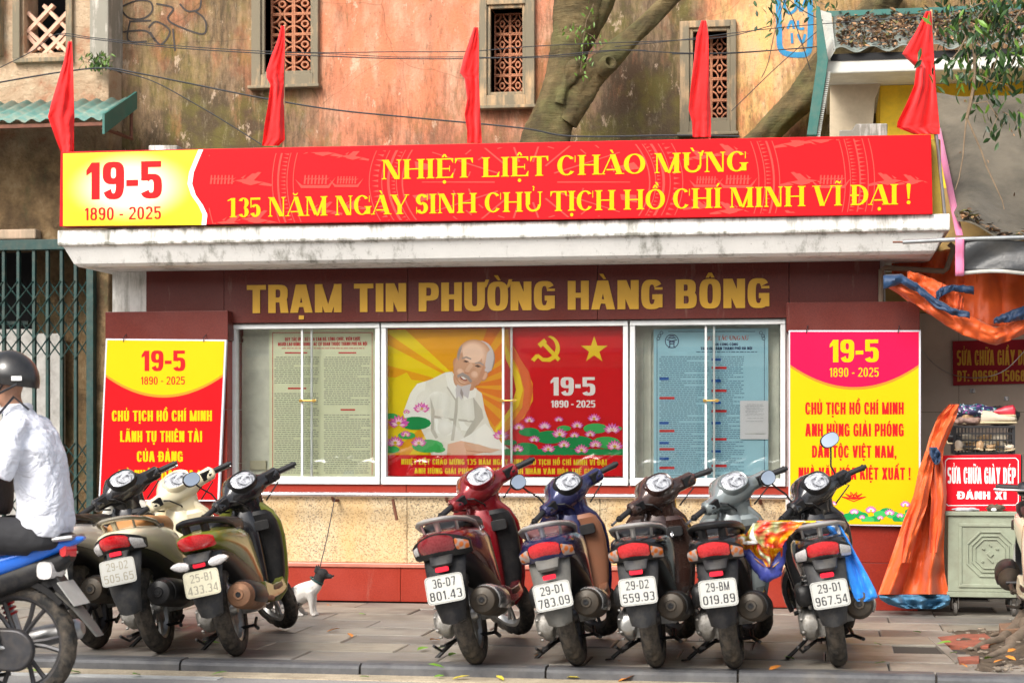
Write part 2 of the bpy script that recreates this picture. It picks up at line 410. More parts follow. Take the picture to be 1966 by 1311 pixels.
def textm(fl, txt, st, x0, x1, z0, cap, m, layer=3):
    pieces = []; cur = 0.0
    for ch in txt:
        if ch in 'Đ': base, marks = 'Đ', ''
        else:
            d = unicodedata.normalize('NFD', ch); base, marks = d[0], d[1:]
        P, adv, mid = glyph(base, st)
        pieces += [[(x + cur, y) for x, y in p] for p in P]
        c = cur + mid; top = 1.05; hw = .13 if not st['ser'] else .15; t = .09; first = False
        for k in sorted(marks, key=lambda q: q not in ('\u0302', '\u0306', '\u031b')):
            if k == '\u0302':
                pieces += [[(c - hw, top), (c - hw + .1, top), (c + .03, top + .17), (c - .05, top + .17)], [(c + hw, top), (c + hw - .1, top), (c - .03, top + .17), (c + .05, top + .17)]]; first = True
            elif k == '\u0306':
                pieces += [[(c + hw * math.cos(a), top + .15 + .13 * math.sin(a)), (c + hw * math.cos(b), top + .15 + .13 * math.sin(b)), (c + (hw - .05) * math.cos(b), top + .15 + .06 * math.sin(b)), (c + (hw - .05) * math.cos(a), top + .15 + .06 * math.sin(a))] for a, b in [(PI + PI * i / 6, PI + PI * (i + 1) / 6) for i in range(6)]]; first = True
            elif k == '\u031b':
                e = cur + adv - (.02 if not st['ser'] else .1); pieces += [[(e - .03, .82), (e + .06, .82), (e + .15, 1.08), (e + .04, 1.08)], [(e - .06, .78), (e + .02, .78), (e + .06, .88), (e - .06, .88)]]
            elif k in '\u0300\u0301':
                g = 1 if k == '\u0301' else -1
                oy = .12 if first else 0; ox = .12 * (1 if k == '\u0301' else .9) if first else 0
                ox = -ox * -1 if k == '\u0301' else (ox if first else 0)
                pieces.append([(c + ox - g * .09, top + oy), (c + ox - g * .01, top + oy), (c + ox + g * .12, top + oy + .18), (c + ox - g * .0, top + oy + .18)])
            elif k == '\u0303':
                oy = .16 if first else 0
                xs = [(-.15, .02), (-.08, .1), (0, .06), (.08, .02), (.15, .1)]
                pieces += [[(c + a[0], top + oy + a[1]), (c + b[0], top + oy + b[1]), (c + b[0], top + oy + b[1] + t), (c + a[0], top + oy + a[1] + t)] for a, b in zip(xs, xs[1:])]
            elif k == '\u0309':
                oy = .14 if first else 0; q = c + (.1 if first else 0)
                pieces += [[(q + .07 * math.cos(a), top + oy + .16 + .08 * math.sin(a)), (q + .07 * math.cos(b), top + oy + .16 + .08 * math.sin(b)), (q + .015 * math.cos(b), top + oy + .16 + .02 * math.sin(b)), (q + .015 * math.cos(a), top + oy + .16 + .02 * math.sin(a))] for a, b in [(R(150) - R(240) * i / 6, R(150) - R(240) * (i + 1) / 6) for i in range(6)]]
                pieces.append([(q - .02, top + oy), (q + .04, top + oy), (q + .05, top + oy + .11), (q - .01, top + oy + .11)])
            elif k == '\u0323':
                if st['ser']: pieces.append([(c + .09 * math.cos(R(30 * i)), -.2 + .09 * math.sin(R(30 * i))) for i in range(12)])
                else: pieces.append([(c - .08, -.24), (c + .08, -.24), (c + .08, -.1), (c - .08, -.1)])
        cur += adv + st['gap']
    cur -= st['gap']; sx = (x1 - x0) / cur
    for p in pieces: fl.poly([(x0 + x * sx, z0 + y * cap) for x, y in p], m, layer)
# ---------------------------------------------------------------- special materials
def m_oldwall():
    k = NT('old_plaster'); p = k.pos()
    xs = k.n('SeparateXYZ', {'Vector': p}); X, Z = xs.outputs[0], xs.outputs[2]
    u = k.n('MapRange', {'Value': X, 'From Min': -4.0, 'From Max': 4.0}).outputs[0]
    v = k.n('MapRange', {'Value': Z, 'From Min': 3.3, 'From Max': 4.9}).outputs[0]
    st = k.mapping(p, (1, 1, .16)); st2 = k.mapping(p, (1, 1, .34), (3, 1, 5))
    hue = k.ramp(u, [(0, (.52, .35, .18)), (.13, (.58, .37, .19)), (.2, (.62, .33, .18)), (.25, (.54, .20, .115)), (.48, (.52, .21, .125)), (.56, (.50, .34, .22)), (.64, (.54, .36, .2)), (.68, (.76, .45, .17)), (.8, (.74, .44, .18)), (1, (.6, .36, .16))])
    n1 = k.noise(st2, 5, 8, .68)
    c = k.mix(k.ramp(n1, [(.44, 0.0), (.66, .7)]), hue, (.62, .40, .27))
    n0 = k.noise(k.mapping(p, (1, 1, .5), (9, 2, 1)), 2.2, 7, .7)
    c = k.mix(k.ramp(n0, [(.5, 0.0), (.58, .7)]), c, (.62, .2, .1))
    n2 = k.noise(st, 11, 8, .72); n4 = k.noise(k.mapping(p, (1, 1, .22), (2, 7, 1)), 34, 6, .75); n3 = k.noise(k.mapping(p, (1, 1, .6)), 1.7, 6, .66)
    amt = k.ramp(u, [(0, .20), (.05, .30), (.12, .34), (.18, .28), (.24, .13), (.3, .07), (.46, .09), (.52, .24), (.57, .40), (.63, .38), (.665, .14), (.72, .10), (.78, .26), (1, .34)])
    lo = k.ramp(v, [(0, .30), (.3, .14), (.7, .02), (1, -.05)])
    f = k.math('ADD', k.math('ADD', k.math('ADD', k.math('MULTIPLY', n2, .36), k.math('MULTIPLY', n4, .36)), k.math('MULTIPLY', n3, .42)), k.math('ADD', amt, lo))
    mk = k.ramp(f, [(.72, 0.0), (.80, .5), (.98, .95)])
    moss = k.mix(k.ramp(k.noise(p, 3.1, 4), [(.45, 0.0), (.6, 1.0)]), (.06, .045, .028), (.10, .09, .025))
    c = k.mix(mk, c, moss)
    sp = k.ramp(k.noise(k.mapping(p, (1, 1, .3)), 26, 7, .8), [(.56, 0.0), (.74, .4)])
    c = k.mix(k.math('MULTIPLY', sp, k.ramp(f, [(.7, .1), (.95, 1.0)])), c, (.55, .47, .33))
    sp2 = k.ramp(k.noise(k.mapping(p, (1, 1, .5), (4, 4, 4)), 30, 5, .7), [(.6, 0.0), (.68, .8)])
    c = k.mix(sp2, c, (.1, .075, .05))
    pl = k.noise(k.mapping(p, (1, 1, .55), (1, 8, 3)), 6.5, 9, .78); c = k.mix(k.ramp(pl, [(.59, 0.0), (.62, .45), (.70, .5), (.74, .2)]), c, (.72, .54, .40)); pl2 = k.noise(k.mapping(p, (1, 1, .4), (11, 8, 3)), 9, 9, .8); c = k.mix(k.ramp(pl2, [(.62, 0.0), (.635, .65)]), c, (.20, .12, .07))
    gr = k.noise(p, 120, 4, .8); c = k.mix(k.ramp(gr, [(.5, 0.0), (.75, .5)]), c, (.16, .10, .06))
    cr = k.n('TexVoronoi', {'Vector': k.mix(.12, p, k.n('TexNoise', {'Vector': p, 'Scale': 3.0}).outputs[1]), 'Scale': .9}, feature='DISTANCE_TO_EDGE').outputs[0]
    c = k.mix(k.ramp(cr, [(0.0, .45), (.004, 0.0)]), c, (.07, .05, .03))
    k.col(c).rough(.92); k.b.inputs['Specular IOR Level'].default_value = .2
    k.bump(k.math('ADD', k.math('MULTIPLY', n1, 1.0), k.noise(p, 45, 5, .7)), .55, .02); return k.m
def m_rubble():
    k = NT('crumbling_render'); p = k.pos(); n1 = k.noise(p, 3.0, 8, .7); n2 = k.noise(k.mapping(p, (1, 1, .4), (5, 5, 5)), 5, 6, .7)
    zz = k.n('SeparateXYZ', {'Vector': p}).outputs[2]
    base = k.ramp(n1, [(.32, (.06, .035, .016)), (.45, (.15, .095, .045)), (.56, (.28, .18, .085)), (.7, (.44, .32, .18))])
    c = k.mix(k.ramp(n2, [(.52, 0.0), (.66, .75)]), base, (.11, .115, .05))
    hi = k.ramp(k.n('MapRange', {'Value': zz, 'From Min': 3.6, 'From Max': 4.2}).outputs[0], [(0, 0.0), (1, 1.0)])  # paler tone above the awning: its lit look is put into the colour
    c = k.mix(k.math('MULTIPLY', hi, .85), c, k.ramp(n1, [(.36, (.60, .26, .14)), (.46, (.62, .42, .27)), (.6, (.74, .56, .38)), (.7, (.8, .66, .5))]))
    k.col(c).rough(.95); k.bump(k.math('ADD', n1, k.noise(p, 26, 6, .75)), .9, .05); return k.m
def m_whitecon(name='weathered_white_concrete', dark=1.0, base=(.74, .73, .70)):
    k = NT(name); p = k.pos(); Z = k.n('SeparateXYZ', {'Vector': p}).outputs[2]
    n = k.noise(k.mapping(p, (1, 1, .12)), 14, 7, .7); m_ = k.noise(k.mapping(p, (1, 1, .8), (2, 3, 4)), 2.6, 6, .65)
    c = k.mix(k.ramp(m_, [(.4, 0.0), (.7, .5)]), base, tuple(x * .72 for x in base))
    f = k.math('ADD', k.math('MULTIPLY', n, .6), k.math('MULTIPLY', m_, .5))
    t = k.ramp(k.n('MapRange', {'Value': Z, 'From Min': 2.40, 'From Max': 2.70}).outputs[0], [(0, .04), (.5, .0), (.62, .14), (.66, .02), (.85, .06), (1, .19)])
    f = k.math('ADD', f, t)
    c = k.mix(k.math('MULTIPLY', k.ramp(f, [(.6, 0.0), (.74, .85)]), dark), c, (.13, .125, .09))
    g = k.ramp(k.noise(p, 70, 3), [(.68, 0.0), (.72, .7)])
    c = k.mix(g, c, (.2, .18, .14))
    k.col(c).rough(.85); k.bump(k.math('ADD', n, k.noise(p, 60, 4)), .3, .008); return k.m
def m_granite(name, a, b, rough=.12, streak=0.25):
    k = NT(name); o = k.pos(); n = k.noise(o, 160, 3, .8); l = k.noise(o, 2.0, 5, .6)
    c = k.mix(k.ramp(n, [(.4, 0.0), (.6, 1.0)]), a, b)
    c = k.mix(k.math('MULTIPLY', k.ramp(l, [(.4, 0.0), (.7, 1.0)]), streak), c, tuple(x * 1.5 + .03 for x in a))
    d = k.noise(k.mapping(o, (1, 1, .15)), 9, 6, .7)
    c = k.mix(k.ramp(d, [(.62, 0.0), (.8, .35)]), c, (.35, .27, .22))
    k.col(c); k.b.inputs['Specular IOR Level'].default_value = .28; k.rough(k.math('ADD', k.math('MULTIPLY', l, .25), rough, True)); return k.m
def m_terrazzo():
    k = NT('washed_pebble_render'); p = k.pos()
    v = k.n('TexVoronoi', {'Vector': p, 'Scale': 120.0}); cell = k.n('SeparateColor', {'Color': v.outputs['Color']}).outputs[0]
    base = k.ramp(cell, [(0, (.06, .045, .03)), (.13, (.07, .05, .035)), (.15, (.32, .21, .10)), (.3, (.50, .37, .20)), (.55, (.60, .48, .29)), (1, (.66, .56, .38))], 'CONSTANT')
    base = k.mix(k.ramp(v.outputs['Distance'], [(.0, 0.0), (.8, .5)]), base, (.58, .46, .30))
    s = k.noise(k.mapping(p, (1, 1, .5)), 2.2, 6, .62)
    c = k.mix(k.ramp(s, [(.46, 0.0), (.7, .55)]), base, (.62, .36, .10))
    s2 = k.noise(k.mapping(p, (1, 1, .3), (7, 7, 7)), 4, 6, .7)
    c = k.mix(k.ramp(s2, [(.64, 0.0), (.8, .35)]), c, (.3, .17, .08))
    k.col(c).rough(.6); k.bump(v.outputs['Distance'], .3, .004); return k.m
def m_paver(i, base):
    k = NT('stone_paver_%s' % ['grey', 'warm', 'dark', 'pale'][i]); p = k.pos(); o = k.mapping(p, (1, 1, 1), (i * 3.1, i * 1.7, 0))
    n = k.noise(o, 2.2, 7, .65); n2 = k.noise(k.mapping(o, (.5, 2.2, 1)), 9, 6, .7)
    c = k.mix(k.ramp(n, [(.35, 0.0), (.65, 1.0)]), base, tuple(x * .58 for x in base))
    c = k.mix(k.ramp(n2, [(.5, 0.0), (.72, .6)]), c, (.33, .26, .18))
    c = k.mix(k.ramp(k.noise(o, 70, 4, .8), [(.6, 0.0), (.7, .5)]), c, (.06, .05, .045))
    c = k.mix(k.ramp(k.noise(k.mapping(o, (1, 1, 1), (9, 3, 0)), 1.1, 4, .6), [(.5, 0.0), (.64, .55)]), c, (.055, .05, .045))
    k.col(c); k.rough(k.math('ADD', k.math('MULTIPLY', n2, .45), .3, True)); k.bump(k.math('ADD', n2, k.noise(p, 60, 4)), .4, .006); return k.m
def m_road():
    k = NT('pale_worn_road'); p = k.pos(); n = k.noise(p, 1.2, 6, .6)
    c = k.mix(k.ramp(n, [(.35, 0.0), (.65, 1.0)]), (.27, .26, .25), (.36, .345, .32))
    c = k.mix(k.ramp(k.noise(p, 170, 3, .8), [(.5, 0.0), (.62, .6)]), c, (.13, .125, .12))
    k.col(c).rough(.8); k.bump(k.noise(p, 150, 3), .4, .005); return k.m
def m_gutter():
    k = NT('sandy_gutter'); p = k.pos(); n = k.noise(p, 7, 7, .7)
    c = k.mix(k.ramp(n, [(.35, 0.0), (.6, 1.0)]), (.33, .27, .19), (.5, .42, .3))
    c = k.mix(k.ramp(k.noise(p, 90, 3, .8), [(.55, 0.0), (.65, .7)]), c, (.13, .1, .07)); k.col(c).rough(.95); k.bump(n, .5, .01); return k.m
def m_kerb():
    k = NT('worn_bluestone'); p = k.pos(); n = k.noise(p, 6, 7, .7)
    c = k.mix(k.ramp(n, [(.35, 0.0), (.65, 1.0)]), (.055, .056, .062), (.115, .115, .118)); c = k.mix(k.ramp(k.noise(p, 2.5, 5), [(.55, 0.0), (.7, .35)]), c, (.2, .165, .12))
    k.col(c).rough(.55); k.bump(n, .4, .008); return k.m
def m_glass():
    k = NT('window_glass'); t = k.t
    tr = k.n('BsdfTransparent', {'Color': (.99, 1.0, .99)}); gl = k.n('BsdfGlossy', {'Color': (1, 1, 1), 'Roughness': .02})
    fr = k.n('Fresnel', {'IOR': 1.5}); f = k.math('MULTIPLY', fr.outputs[0], 1.7, True)
    mx = k.n('MixShader', {0: f, 1: tr.outputs[0], 2: gl.outputs[0]}); t.links.new(mx.outputs[0], k.out.inputs[0]); return k.m
def m_lens(name, c, alpha=.55):
    k = NT(name); k.col(c).rough(.06); k.b.inputs['Coat Weight'].default_value = 1.0
    v = k.n('TexVoronoi', {'Vector': k.obj(), 'Scale': 90.0}); k.col(k.mix(k.ramp(v.outputs[0], [(0.1, 0.0), (.7, .5)]), c, tuple(min(1, x * 1.6 + .02) for x in c)))
    k.bump(v.outputs[0], .08, .001); return k.m
def m_bark():
    k = NT('smooth_mossy_bark'); p = k.pos(); n = k.noise(k.mapping(p, (1, 1, 1.6)), 4, 8, .68)
    c = k.ramp(n, [(.3, (.035, .026, .01)), (.45, (.07, .05, .018)), (.58, (.125, .088, .034)), (.72, (.21, .155, .07))])
    c = k.mix(k.ramp(k.noise(k.mapping(p, (.6, .6, 6)), 9, 5, .7), [(.55, 0.0), (.66, .6)]), c, (.12, .1, .04))
    c = k.mix(k.ramp(k.noise(p, 1.5, 4), [(.5, 0.0), (.65, .5)]), c, (.17, .19, .06))
    k.col(c).rough(.85); k.bump(k.math('ADD', n, k.noise(k.mapping(p, (.5, .5, 7)), 10, 5, .7)), .8, .02); return k.m
def m_dirt():
    k = NT('bare_soil'); p = k.pos(); n = k.noise(p, 6, 8, .75)
    k.col(k.ramp(n, [(.3, (.05, .035, .022)), (.5, (.12, .085, .055)), (.7, (.24, .18, .12))])).rough(.95); k.bump(k.noise(p, 25, 7, .8), .9, .04); return k.m
def m_cloth(name, c, c2, rough=.55, trans=.15):
    k = NT(name); o = k.obj(); n = k.noise(o, 3, 6, .65); k.col(k.mix(k.ramp(n, [(.4, 0.0), (.68, 1.0)]), c, c2)).rough(rough)
    k.bump(k.math('ADD', k.noise(o, 9, 5, .6), k.math('MULTIPLY', k.noise(o, 300, 2), .15)), .5, .02)
    if trans: k.b.inputs['Sheen Weight'].default_value = .15
    return k.m
def m_leaf(name, c):
    k = NT(name); n = k.noise(k.pos(), 5, 3); k.col(k.mix(k.ramp(n, [(.35, 0.0), (.65, 1.0)]), c, tuple(x * 1.7 for x in c))).rough(.45)
    k.b.inputs['Subsurface Weight'].default_value = 0; return k.m
OLD = m_oldwall(); RUB = m_rubble(); WCON = m_whitecon(); GLASS = m_glass(); BARK = m_bark(); DIRT = m_dirt()
BROWN = m_granite('dark_red_brown_granite', (.075, .010, .007), (.115, .018, .011), .2, .25)
REDG = m_granite('polished_red_granite', (.23, .022, .012), (.33, .038, .02), .2, .3)
REDD = m_granite('deep_red_granite', (.17, .014, .008), (.25, .024, .012), .2, .25)
TERR = m_terrazzo()
WHITE = mat('white_paint', (.78, .78, .76), .45, dirt=.25, dirtc=(.35, .31, .25))
ALU = mat('white_aluminium_frame', (.66, .68, .68), .3, 0, .05, dirt=.2, dirtc=(.35, .3, .24))
CREAM = mat('cream_interior_panel', (.70, .70, .60), .5, dirt=.15)
CHROME = mat('polished_steel', (.75, .75, .78), .13, 1.0, .05)
STEEL = mat('dull_steel', (.42, .42, .42), .38, 1.0, .15, dirt=.35)
BLACKW = mat('black_cable', (.015, .016, .02), .5)
BRASS = mat('brass', (.6, .38, .1), .3, 1.0)
RUST = mat('rusty_iron', (.16, .06, .035), .8, 0, .3, 20, .3)
BLACKP = mat('black_plastic', (.009, .009, .010), .42, 0, .2, 12, dirt=.12, dirtc=(.10, .085, .07), spec=.3)
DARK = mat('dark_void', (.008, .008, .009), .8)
YSIDE = mat('mustard_paint', (.48, .36, .04), .6, dirt=.3)
YWALL = mat('yellow_ochre_paint', (.85, .56, .02), .7, dirt=.2)

# ---------------------------------------------------------------- ground
YK = G(1140, 1285).y            # kerb face
pm = [m_paver(0, (.29, .27, .235)), m_paver(1, (.32, .29, .235)), m_paver(2, (.23, .215, .195)), m_paver(3, (.36, .33, .28))]
b = MB(); b.bb(-60, 60, YK + .02, 9, -.4, -.012); base = b.build('pavement', mat('paver_joint_mortar', (.05, .042, .035), .95), smooth=0); tag(base, kind='structure')
b = MB(); b.bb(-60, 60, -60, YK + .03, -.6, -.058); road = b.build('road', m_road(), smooth=0); tag(road, kind='structure')
b = MB(); b.bb(-30, 30, YK - .2, YK + .0, -.2, -.052); gut = b.build('gutter', m_gutter(), smooth=0); tag(gut, kind='structure')
b = MB(); b.bb(-30, -0.9, YK - .30, YK - .2, -.2, -.0535)
tag(b.build('road_marking', mat('worn_white_road_paint', (.5, .5, .48), .7, dirt=.5, dirtc=(.3, .28, .25)), smooth=0), kind='structure')
KERB = m_kerb(); kb = MB()
prof = [(YK + .16, -.2), (YK + .16, .004), (YK + .035, .006), (YK + .010, -.003), (YK - .002, -.018), (YK - .008, -.2)]
kb.loft([[(x, y, z) for y, z in prof] for x in (0.006, .994)]); kme = kb.mesh('kerb_stone'); kme.materials.append(KERB); fixn(kme)
kroot = empty('kerb', (0, 0, 0)); tag(kroot, kind='structure')
x0 = G(702, 1270).x - 6.0
for i in range(14):
    o = bpy.data.objects.new('kerb_stone', kme); COL.objects.link(o); o.location = (x0 + i, rnd.uniform(-.006, .006), rnd.uniform(-.004, .003)); o.parent = kroot
# pavers: each one a slab with its own slight tilt
pv = MB(); LP, DP = .8, .42
pv.loft([[(a, c, z) for a, c in ((e, e), (LP - e, e), (LP - e, DP - e), (e, DP - e))] for z, e in ((-.05, .004), (-.006, .004), (0, .010))]); pme = []
for m in pm:
    me = pv.mesh('paving_slab'); me.materials.append(m); fixn(me); pme.append(me)
y = YK + .165; row = 0; yend = .0
while y < 0.9:
    xx = -5.4 + (row % 2) * .4 + rnd.uniform(-.05, .05)
    while xx < 5.6:
        cx, cy = xx + LP / 2, y + DP / 2
        keep = True
        if cy > .05 and -3.1 < cx < 3.05: keep = False
        if cx > 3.0 and cy < -1.55 + .2 * 0 and cy > YK + .5: keep = False    # broken patch by the tree
        if keep:
            o = bpy.data.objects.new('paving_slab', rnd.choice(pme)); COL.objects.link(o); o.parent = base
            o.location = (xx, y, rnd.uniform(-.003, .002)); o.rotation_euler = (rnd.uniform(-.004, .004), rnd.uniform(-.004, .004), rnd.uniform(-.004, .004))
        xx += LP
    y += DP; row += 1
# dirt bed with broken bricks where the slabs are missing
ds = MB(); n = 26; Y0, Y1 = YK + .17, -1.2; X0, X1 = 2.95, 5.4
ids = []
def dz(x, y):
    h = -.004 + .016 * math.sin(x * 7 + y * 5) * math.sin(y * 9 - x * 3)
    h += .23 * math.exp(-(((x - 3.85) / .42) ** 2 + ((y + 2.3) / .45) ** 2))
    return h
for j in range(n + 1):
    ids.append([ds.pt((X0 + (X1 - X0) * i / n, Y0 + (Y1 - Y0) * j / n, (dz(X0 + (X1 - X0) * i / n, Y0 + (Y1 - Y0) * j / n) + rnd.uniform(-.012, .012)) if 0 < i < n and 0 < j < n else -.03)) for i in range(n + 1)])
for j in range(n):
    for i in range(n): ds.face((ids[j][i], ids[j][i + 1], ids[j + 1][i + 1], ids[j + 1][i]))
tag(ds.build('soil_bed', DIRT), kind='structure')

# ---------------------------------------------------------------- the old building behind
YB = 2.6
def hole_wall(name, Y, th, x0, x1, z0, z1, holes, m, parent):
    """wall with rectangular openings, as one mesh of blocks"""
    mb = MB(); xs = sorted({x0, x1, *[h[0] for h in holes], *[h[1] for h in holes]}); zs = sorted({z0, z1, *[h[2] for h in holes], *[h[3] for h in holes]})
    for a, b_ in zip(xs, xs[1:]):
        run = None
        for c, d in zip(zs, zs[1:]):
            inside = any(h[0] <= (a + b_) / 2 <= h[1] and h[2] <= (c + d) / 2 <= h[3] for h in holes)
            if not inside:
                if run and abs(run[1] - c) < 1e-6: run[1] = d
                else:
                    if run: mb.bb(a, b_, Y, Y + th, run[0], run[1])
                    run = [c, d]
            elif run: mb.bb(a, b_, Y, Y + th, run[0], run[1]); run = None
        if run: mb.bb(a, b_, Y, Y + th, run[0], run[1])
    return mb.build(name, m, parent, smooth=0)
old = empty('old_building', (0, YB, 0), label='tall old building with stained salmon plaster rising behind the white slab', cat='building')
old.location = (0, 0, 0)
wins = [((510, -60, 598, 138), (486, -90, 614, 166)), ((943, 18, 1004, 178), (922, -12, 1028, 205)), ((1331, 62, 1396, 228), (1306, 42, 1414, 256))]
holes = []
for (a, b_, c, d), fr in wins: holes.append((wx(a, YB), wx(c, YB), wz((a + c) / 2, d, YB), wz((a + c) / 2, b_, YB)))
hole_wall('wall', YB, .35, wx(205, YB), 5.6, 0, 6.5, holes, OLD, old)
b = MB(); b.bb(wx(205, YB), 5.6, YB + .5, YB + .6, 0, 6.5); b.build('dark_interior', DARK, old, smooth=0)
TERRA = mat('terracotta_grille', (.48, .19, .10), .85, 0, .35, 8, .3, dirt=.35, dirtc=(.2, .16, .1))
WFR = m_whitecon('stained_window_surround', 1.0, (.52, .34, .185))
# one breeze block, unit size, used for every grille
bw = MB()
for a, b_, c, d in ((0, 1, 0, .06), (0, 1, .94, 1), (0, .07, .06, .94), (.93, 1, .06, .94)): bw.bb(a, b_, 0, .16, c, d)
def arcblk(cx, cz, r, a0, a1, t=.07, n=8, dy=.004):
    for i in range(n):
        a, c = R(a0 + (a1 - a0) * i / n), R(a0 + (a1 - a0) * (i + 1) / n)
        q = [(cx + (r + s * t / 2) * math.cos(e), cz + (r + s * t / 2) * math.sin(e)) for s, e in ((-1, a), (1, a), (1, c), (-1, c))]
        bw.prism(q, dy, .15)
arcblk(.5, .5, .14, 0, 360, .08, 12)
for cx, cz, a0 in ((0, 0, 0), (1, 0, 90), (1, 1, 180), (0, 1, 270)): arcblk(cx, cz, .42, a0 + 5, a0 + 85, .07, 6, .008)
bme = bw.mesh('grille_block'); bme.materials.append(TERRA); fixn(bme)
for k_, (((a, b_, c, d), (e, f, g, h)), rows) in enumerate(zip(wins, (5, 4, 4))):
    X0, X1, Z0, Z1 = wx(a, YB), wx(c, YB), wz((a + c) / 2, d, YB), wz((a + c) / 2, b_, YB)
    wf = empty('window', parent=old)
    m = MB(); O0, O1, P0, P1 = wx(e, YB), wx(g, YB), wz((e + g) / 2, h, YB), wz((e + g) / 2, f, YB)
    yo = YB - .06; tw = (X0 - O0)
    m.bb(O0, X0 - .03, yo, YB + .1, P0, P1); m.bb(X1 + .03, O1, yo, YB + .1, P0, P1); m.bb(X0 - .03, X1 + .03, yo, YB + .1, Z1 + .03, P1); m.bb(X0 - .03, X1 + .03, yo, YB + .1, P0, Z0 - .03)
    m.bb(X0 - .03, X0, yo + .025, YB + .34, Z0 - .03, Z1 + .03); m.bb(X1, X1 + .03, yo + .025, YB + .34, Z0 - .03, Z1 + .03); m.bb(X0, X1, yo + .025, YB + .34, Z1, Z1 + .03); m.bb(X0, X1, yo + .025, YB + .34, Z0 - .03, Z0)
    m.build('window_frame', WFR, wf, smooth=0, bevel=.006)
    m = MB(); m.bb(O0 - .02, O1 + .02, yo - .05, YB, P0 - .03, P0 - .003); m.build('sill', WFR, wf, smooth=0, bevel=.005)
    cw = (X1 - X0) / 2; chh = (Z1 - Z0) / rows
    for i in range(2):
        for j in range(rows):
            o = bpy.data.objects.new('grille_block', bme); COL.objects.link(o); o.parent = wf; o.location = (X0 + i * cw, YB + .16, Z0 + j * chh); o.scale = (cw * .99, .5, chh * .99)
# cornice bit + graffiti: sprayed strokes
BLK = mat('black_spray_paint', (.04, .032, .028), .8, var=.4, scale=20); BLU = mat('blue_spray_paint', (.015, .2, .38), .7, var=.2, scale=14)
g = Flat(YB - .004)
def spray(pts, wd, m, smooth=True):
    q = []
    for i in range(len(pts) - 1):
        p0, p1, p2, p3 = pts[max(0, i - 1)], pts[i], pts[i + 1], pts[min(len(pts) - 1, i + 2)]
        for t in range(6):
            t /= 6; q.append(tuple(.5 * ((2 * p1[k]) + (-p0[k] + p2[k]) * t + (2 * p0[k] - 5 * p1[k] + 4 * p2[k] - p3[k]) * t * t + (-p0[k] + 3 * p1[k] - 3 * p2[k] + p3[k]) * t ** 3) for k in (0, 1)))
    q.append(pts[-1]); g.line(q, wd, m)
for s_ in ([(233, 14), (262, 2), (288, 4), (292, 22), (275, 36), (250, 36), (236, 24), (233, 10)], [(300, 8), (332, 16), (322, 36), (340, 50), (388, 66), (396, 50), (390, 34), (374, 22)],
           [(250, 40), (246, 78), (282, 80)], [(250, 42), (290, 40)], [(285, 54), (300, 42), (326, 60), (308, 86), (288, 62)], [(345, 8), (360, 22), (382, 18), (386, 0)], [(236, 62), (280, 60), (298, 80)], [(332, 56), (336, 98)]): spray(s_, 3.4, BLK)
spray([(1494, -10), (1496, 60), (1498, 92), (1512, 104), (1545, 105), (1554, 92), (1556, 40), (1554, -8)], 11, BLU)
spray([(1508, -10), (1506, 14), (1516, 26), (1528, 16), (1526, -6)], 6, BLU); spray([(1530, -8), (1538, 22), (1548, -6)], 6, BLU)
for q in ([(1512, 56), (1520, 40), (1524, 56)], [(1532, 40), (1533, 55), (1544, 55)], [(1520, 64), (1521, 84)], [(1532, 66), (1540, 82), (1546, 66)]): spray(q, 5, BLU)
g.build('graffiti', old)

# ---------------------------------------------------------------- crumbling building on the left, with awning and gate
YL = 2.3
lb = empty('crumbling_building', label='crumbling weathered building with lattice window at the left edge', cat='building')
a, b_, c, d = wx(46, YL), wx(126, YL), wz(86, 102, YL), wz(86, -60, YL)
gx0, gx1, gz1 = wx(-260, YL), wx(176, YL), wz(80, 478, YL)
hole_wall('wall', YL, .3, -8.5, wx(190, YL), 0, 6.2, [(a, b_, c, d), (gx0, gx1, -.01, gz1)], RUB, lb)
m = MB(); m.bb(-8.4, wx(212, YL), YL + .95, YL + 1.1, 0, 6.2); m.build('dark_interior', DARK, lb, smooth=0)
m = MB(); m.bb(wx(176, YL), wx(212, YL), YL - .05, YL + .3, wz(190, 128, YL), 6.2); m.build('white_pilaster', m_whitecon('peeling_white_pilaster', .9, (.72, .66, .58)), lb, smooth=0, bevel=.01)
m = MB(); m.bb(wx(184, YL), wx(211, YL), YL - .03, YL + .3, 0, wz(190, 128, YL) - .01); m.build('pilaster', m_rubble(), lb, smooth=0, bevel=.02)
m = MB(); m.bb(wx(-300, YL), wx(80, YL), YL - .13, YL - .002, wz(40, 462, YL), wz(40, 443, YL)); m.build('ledge', m_whitecon('dirty_ledge', .6, (.5, .36, .25)), lb, smooth=0, bevel=.015)
m = MB(); m.bb(wx(-30, YL), wx(8, YL), YL - .1, YL - .002, wz(5, 110, YL), 6.2); m.bb(wx(28, YL), wx(42, YL), YL - .05, YL - .002, c - .05, 6.2); m.bb(wx(130, YL), wx(142, YL), YL - .05, YL - .002, c - .05, 6.2); m.bb(wx(30, YL), wx(142, YL), YL - .06, YL - .004, c - .09, c - .05)
m.build('window_surround', WFR, lb, smooth=0, bevel=.006)
LAT = mat('faded_pink_lattice', (.62, .38, .27), .85, 0, .25, 9, .3)
def bar(x0, z0, x1, z1, wd, y0, y1, mb):
    L = math.hypot(x1 - x0, z1 - z0); nx, nz = -(z1 - z0) / L * wd / 2, (x1 - x0) / L * wd / 2
    mb.prism([(x0 + nx, z0 + nz), (x1 + nx, z1 + nz), (x1 - nx, z1 - nz), (x0 - nx, z0 - nz)], y0, y1)
wf = empty('window', parent=lb); hh = d - c; ww = b_ - a; k_ = 0
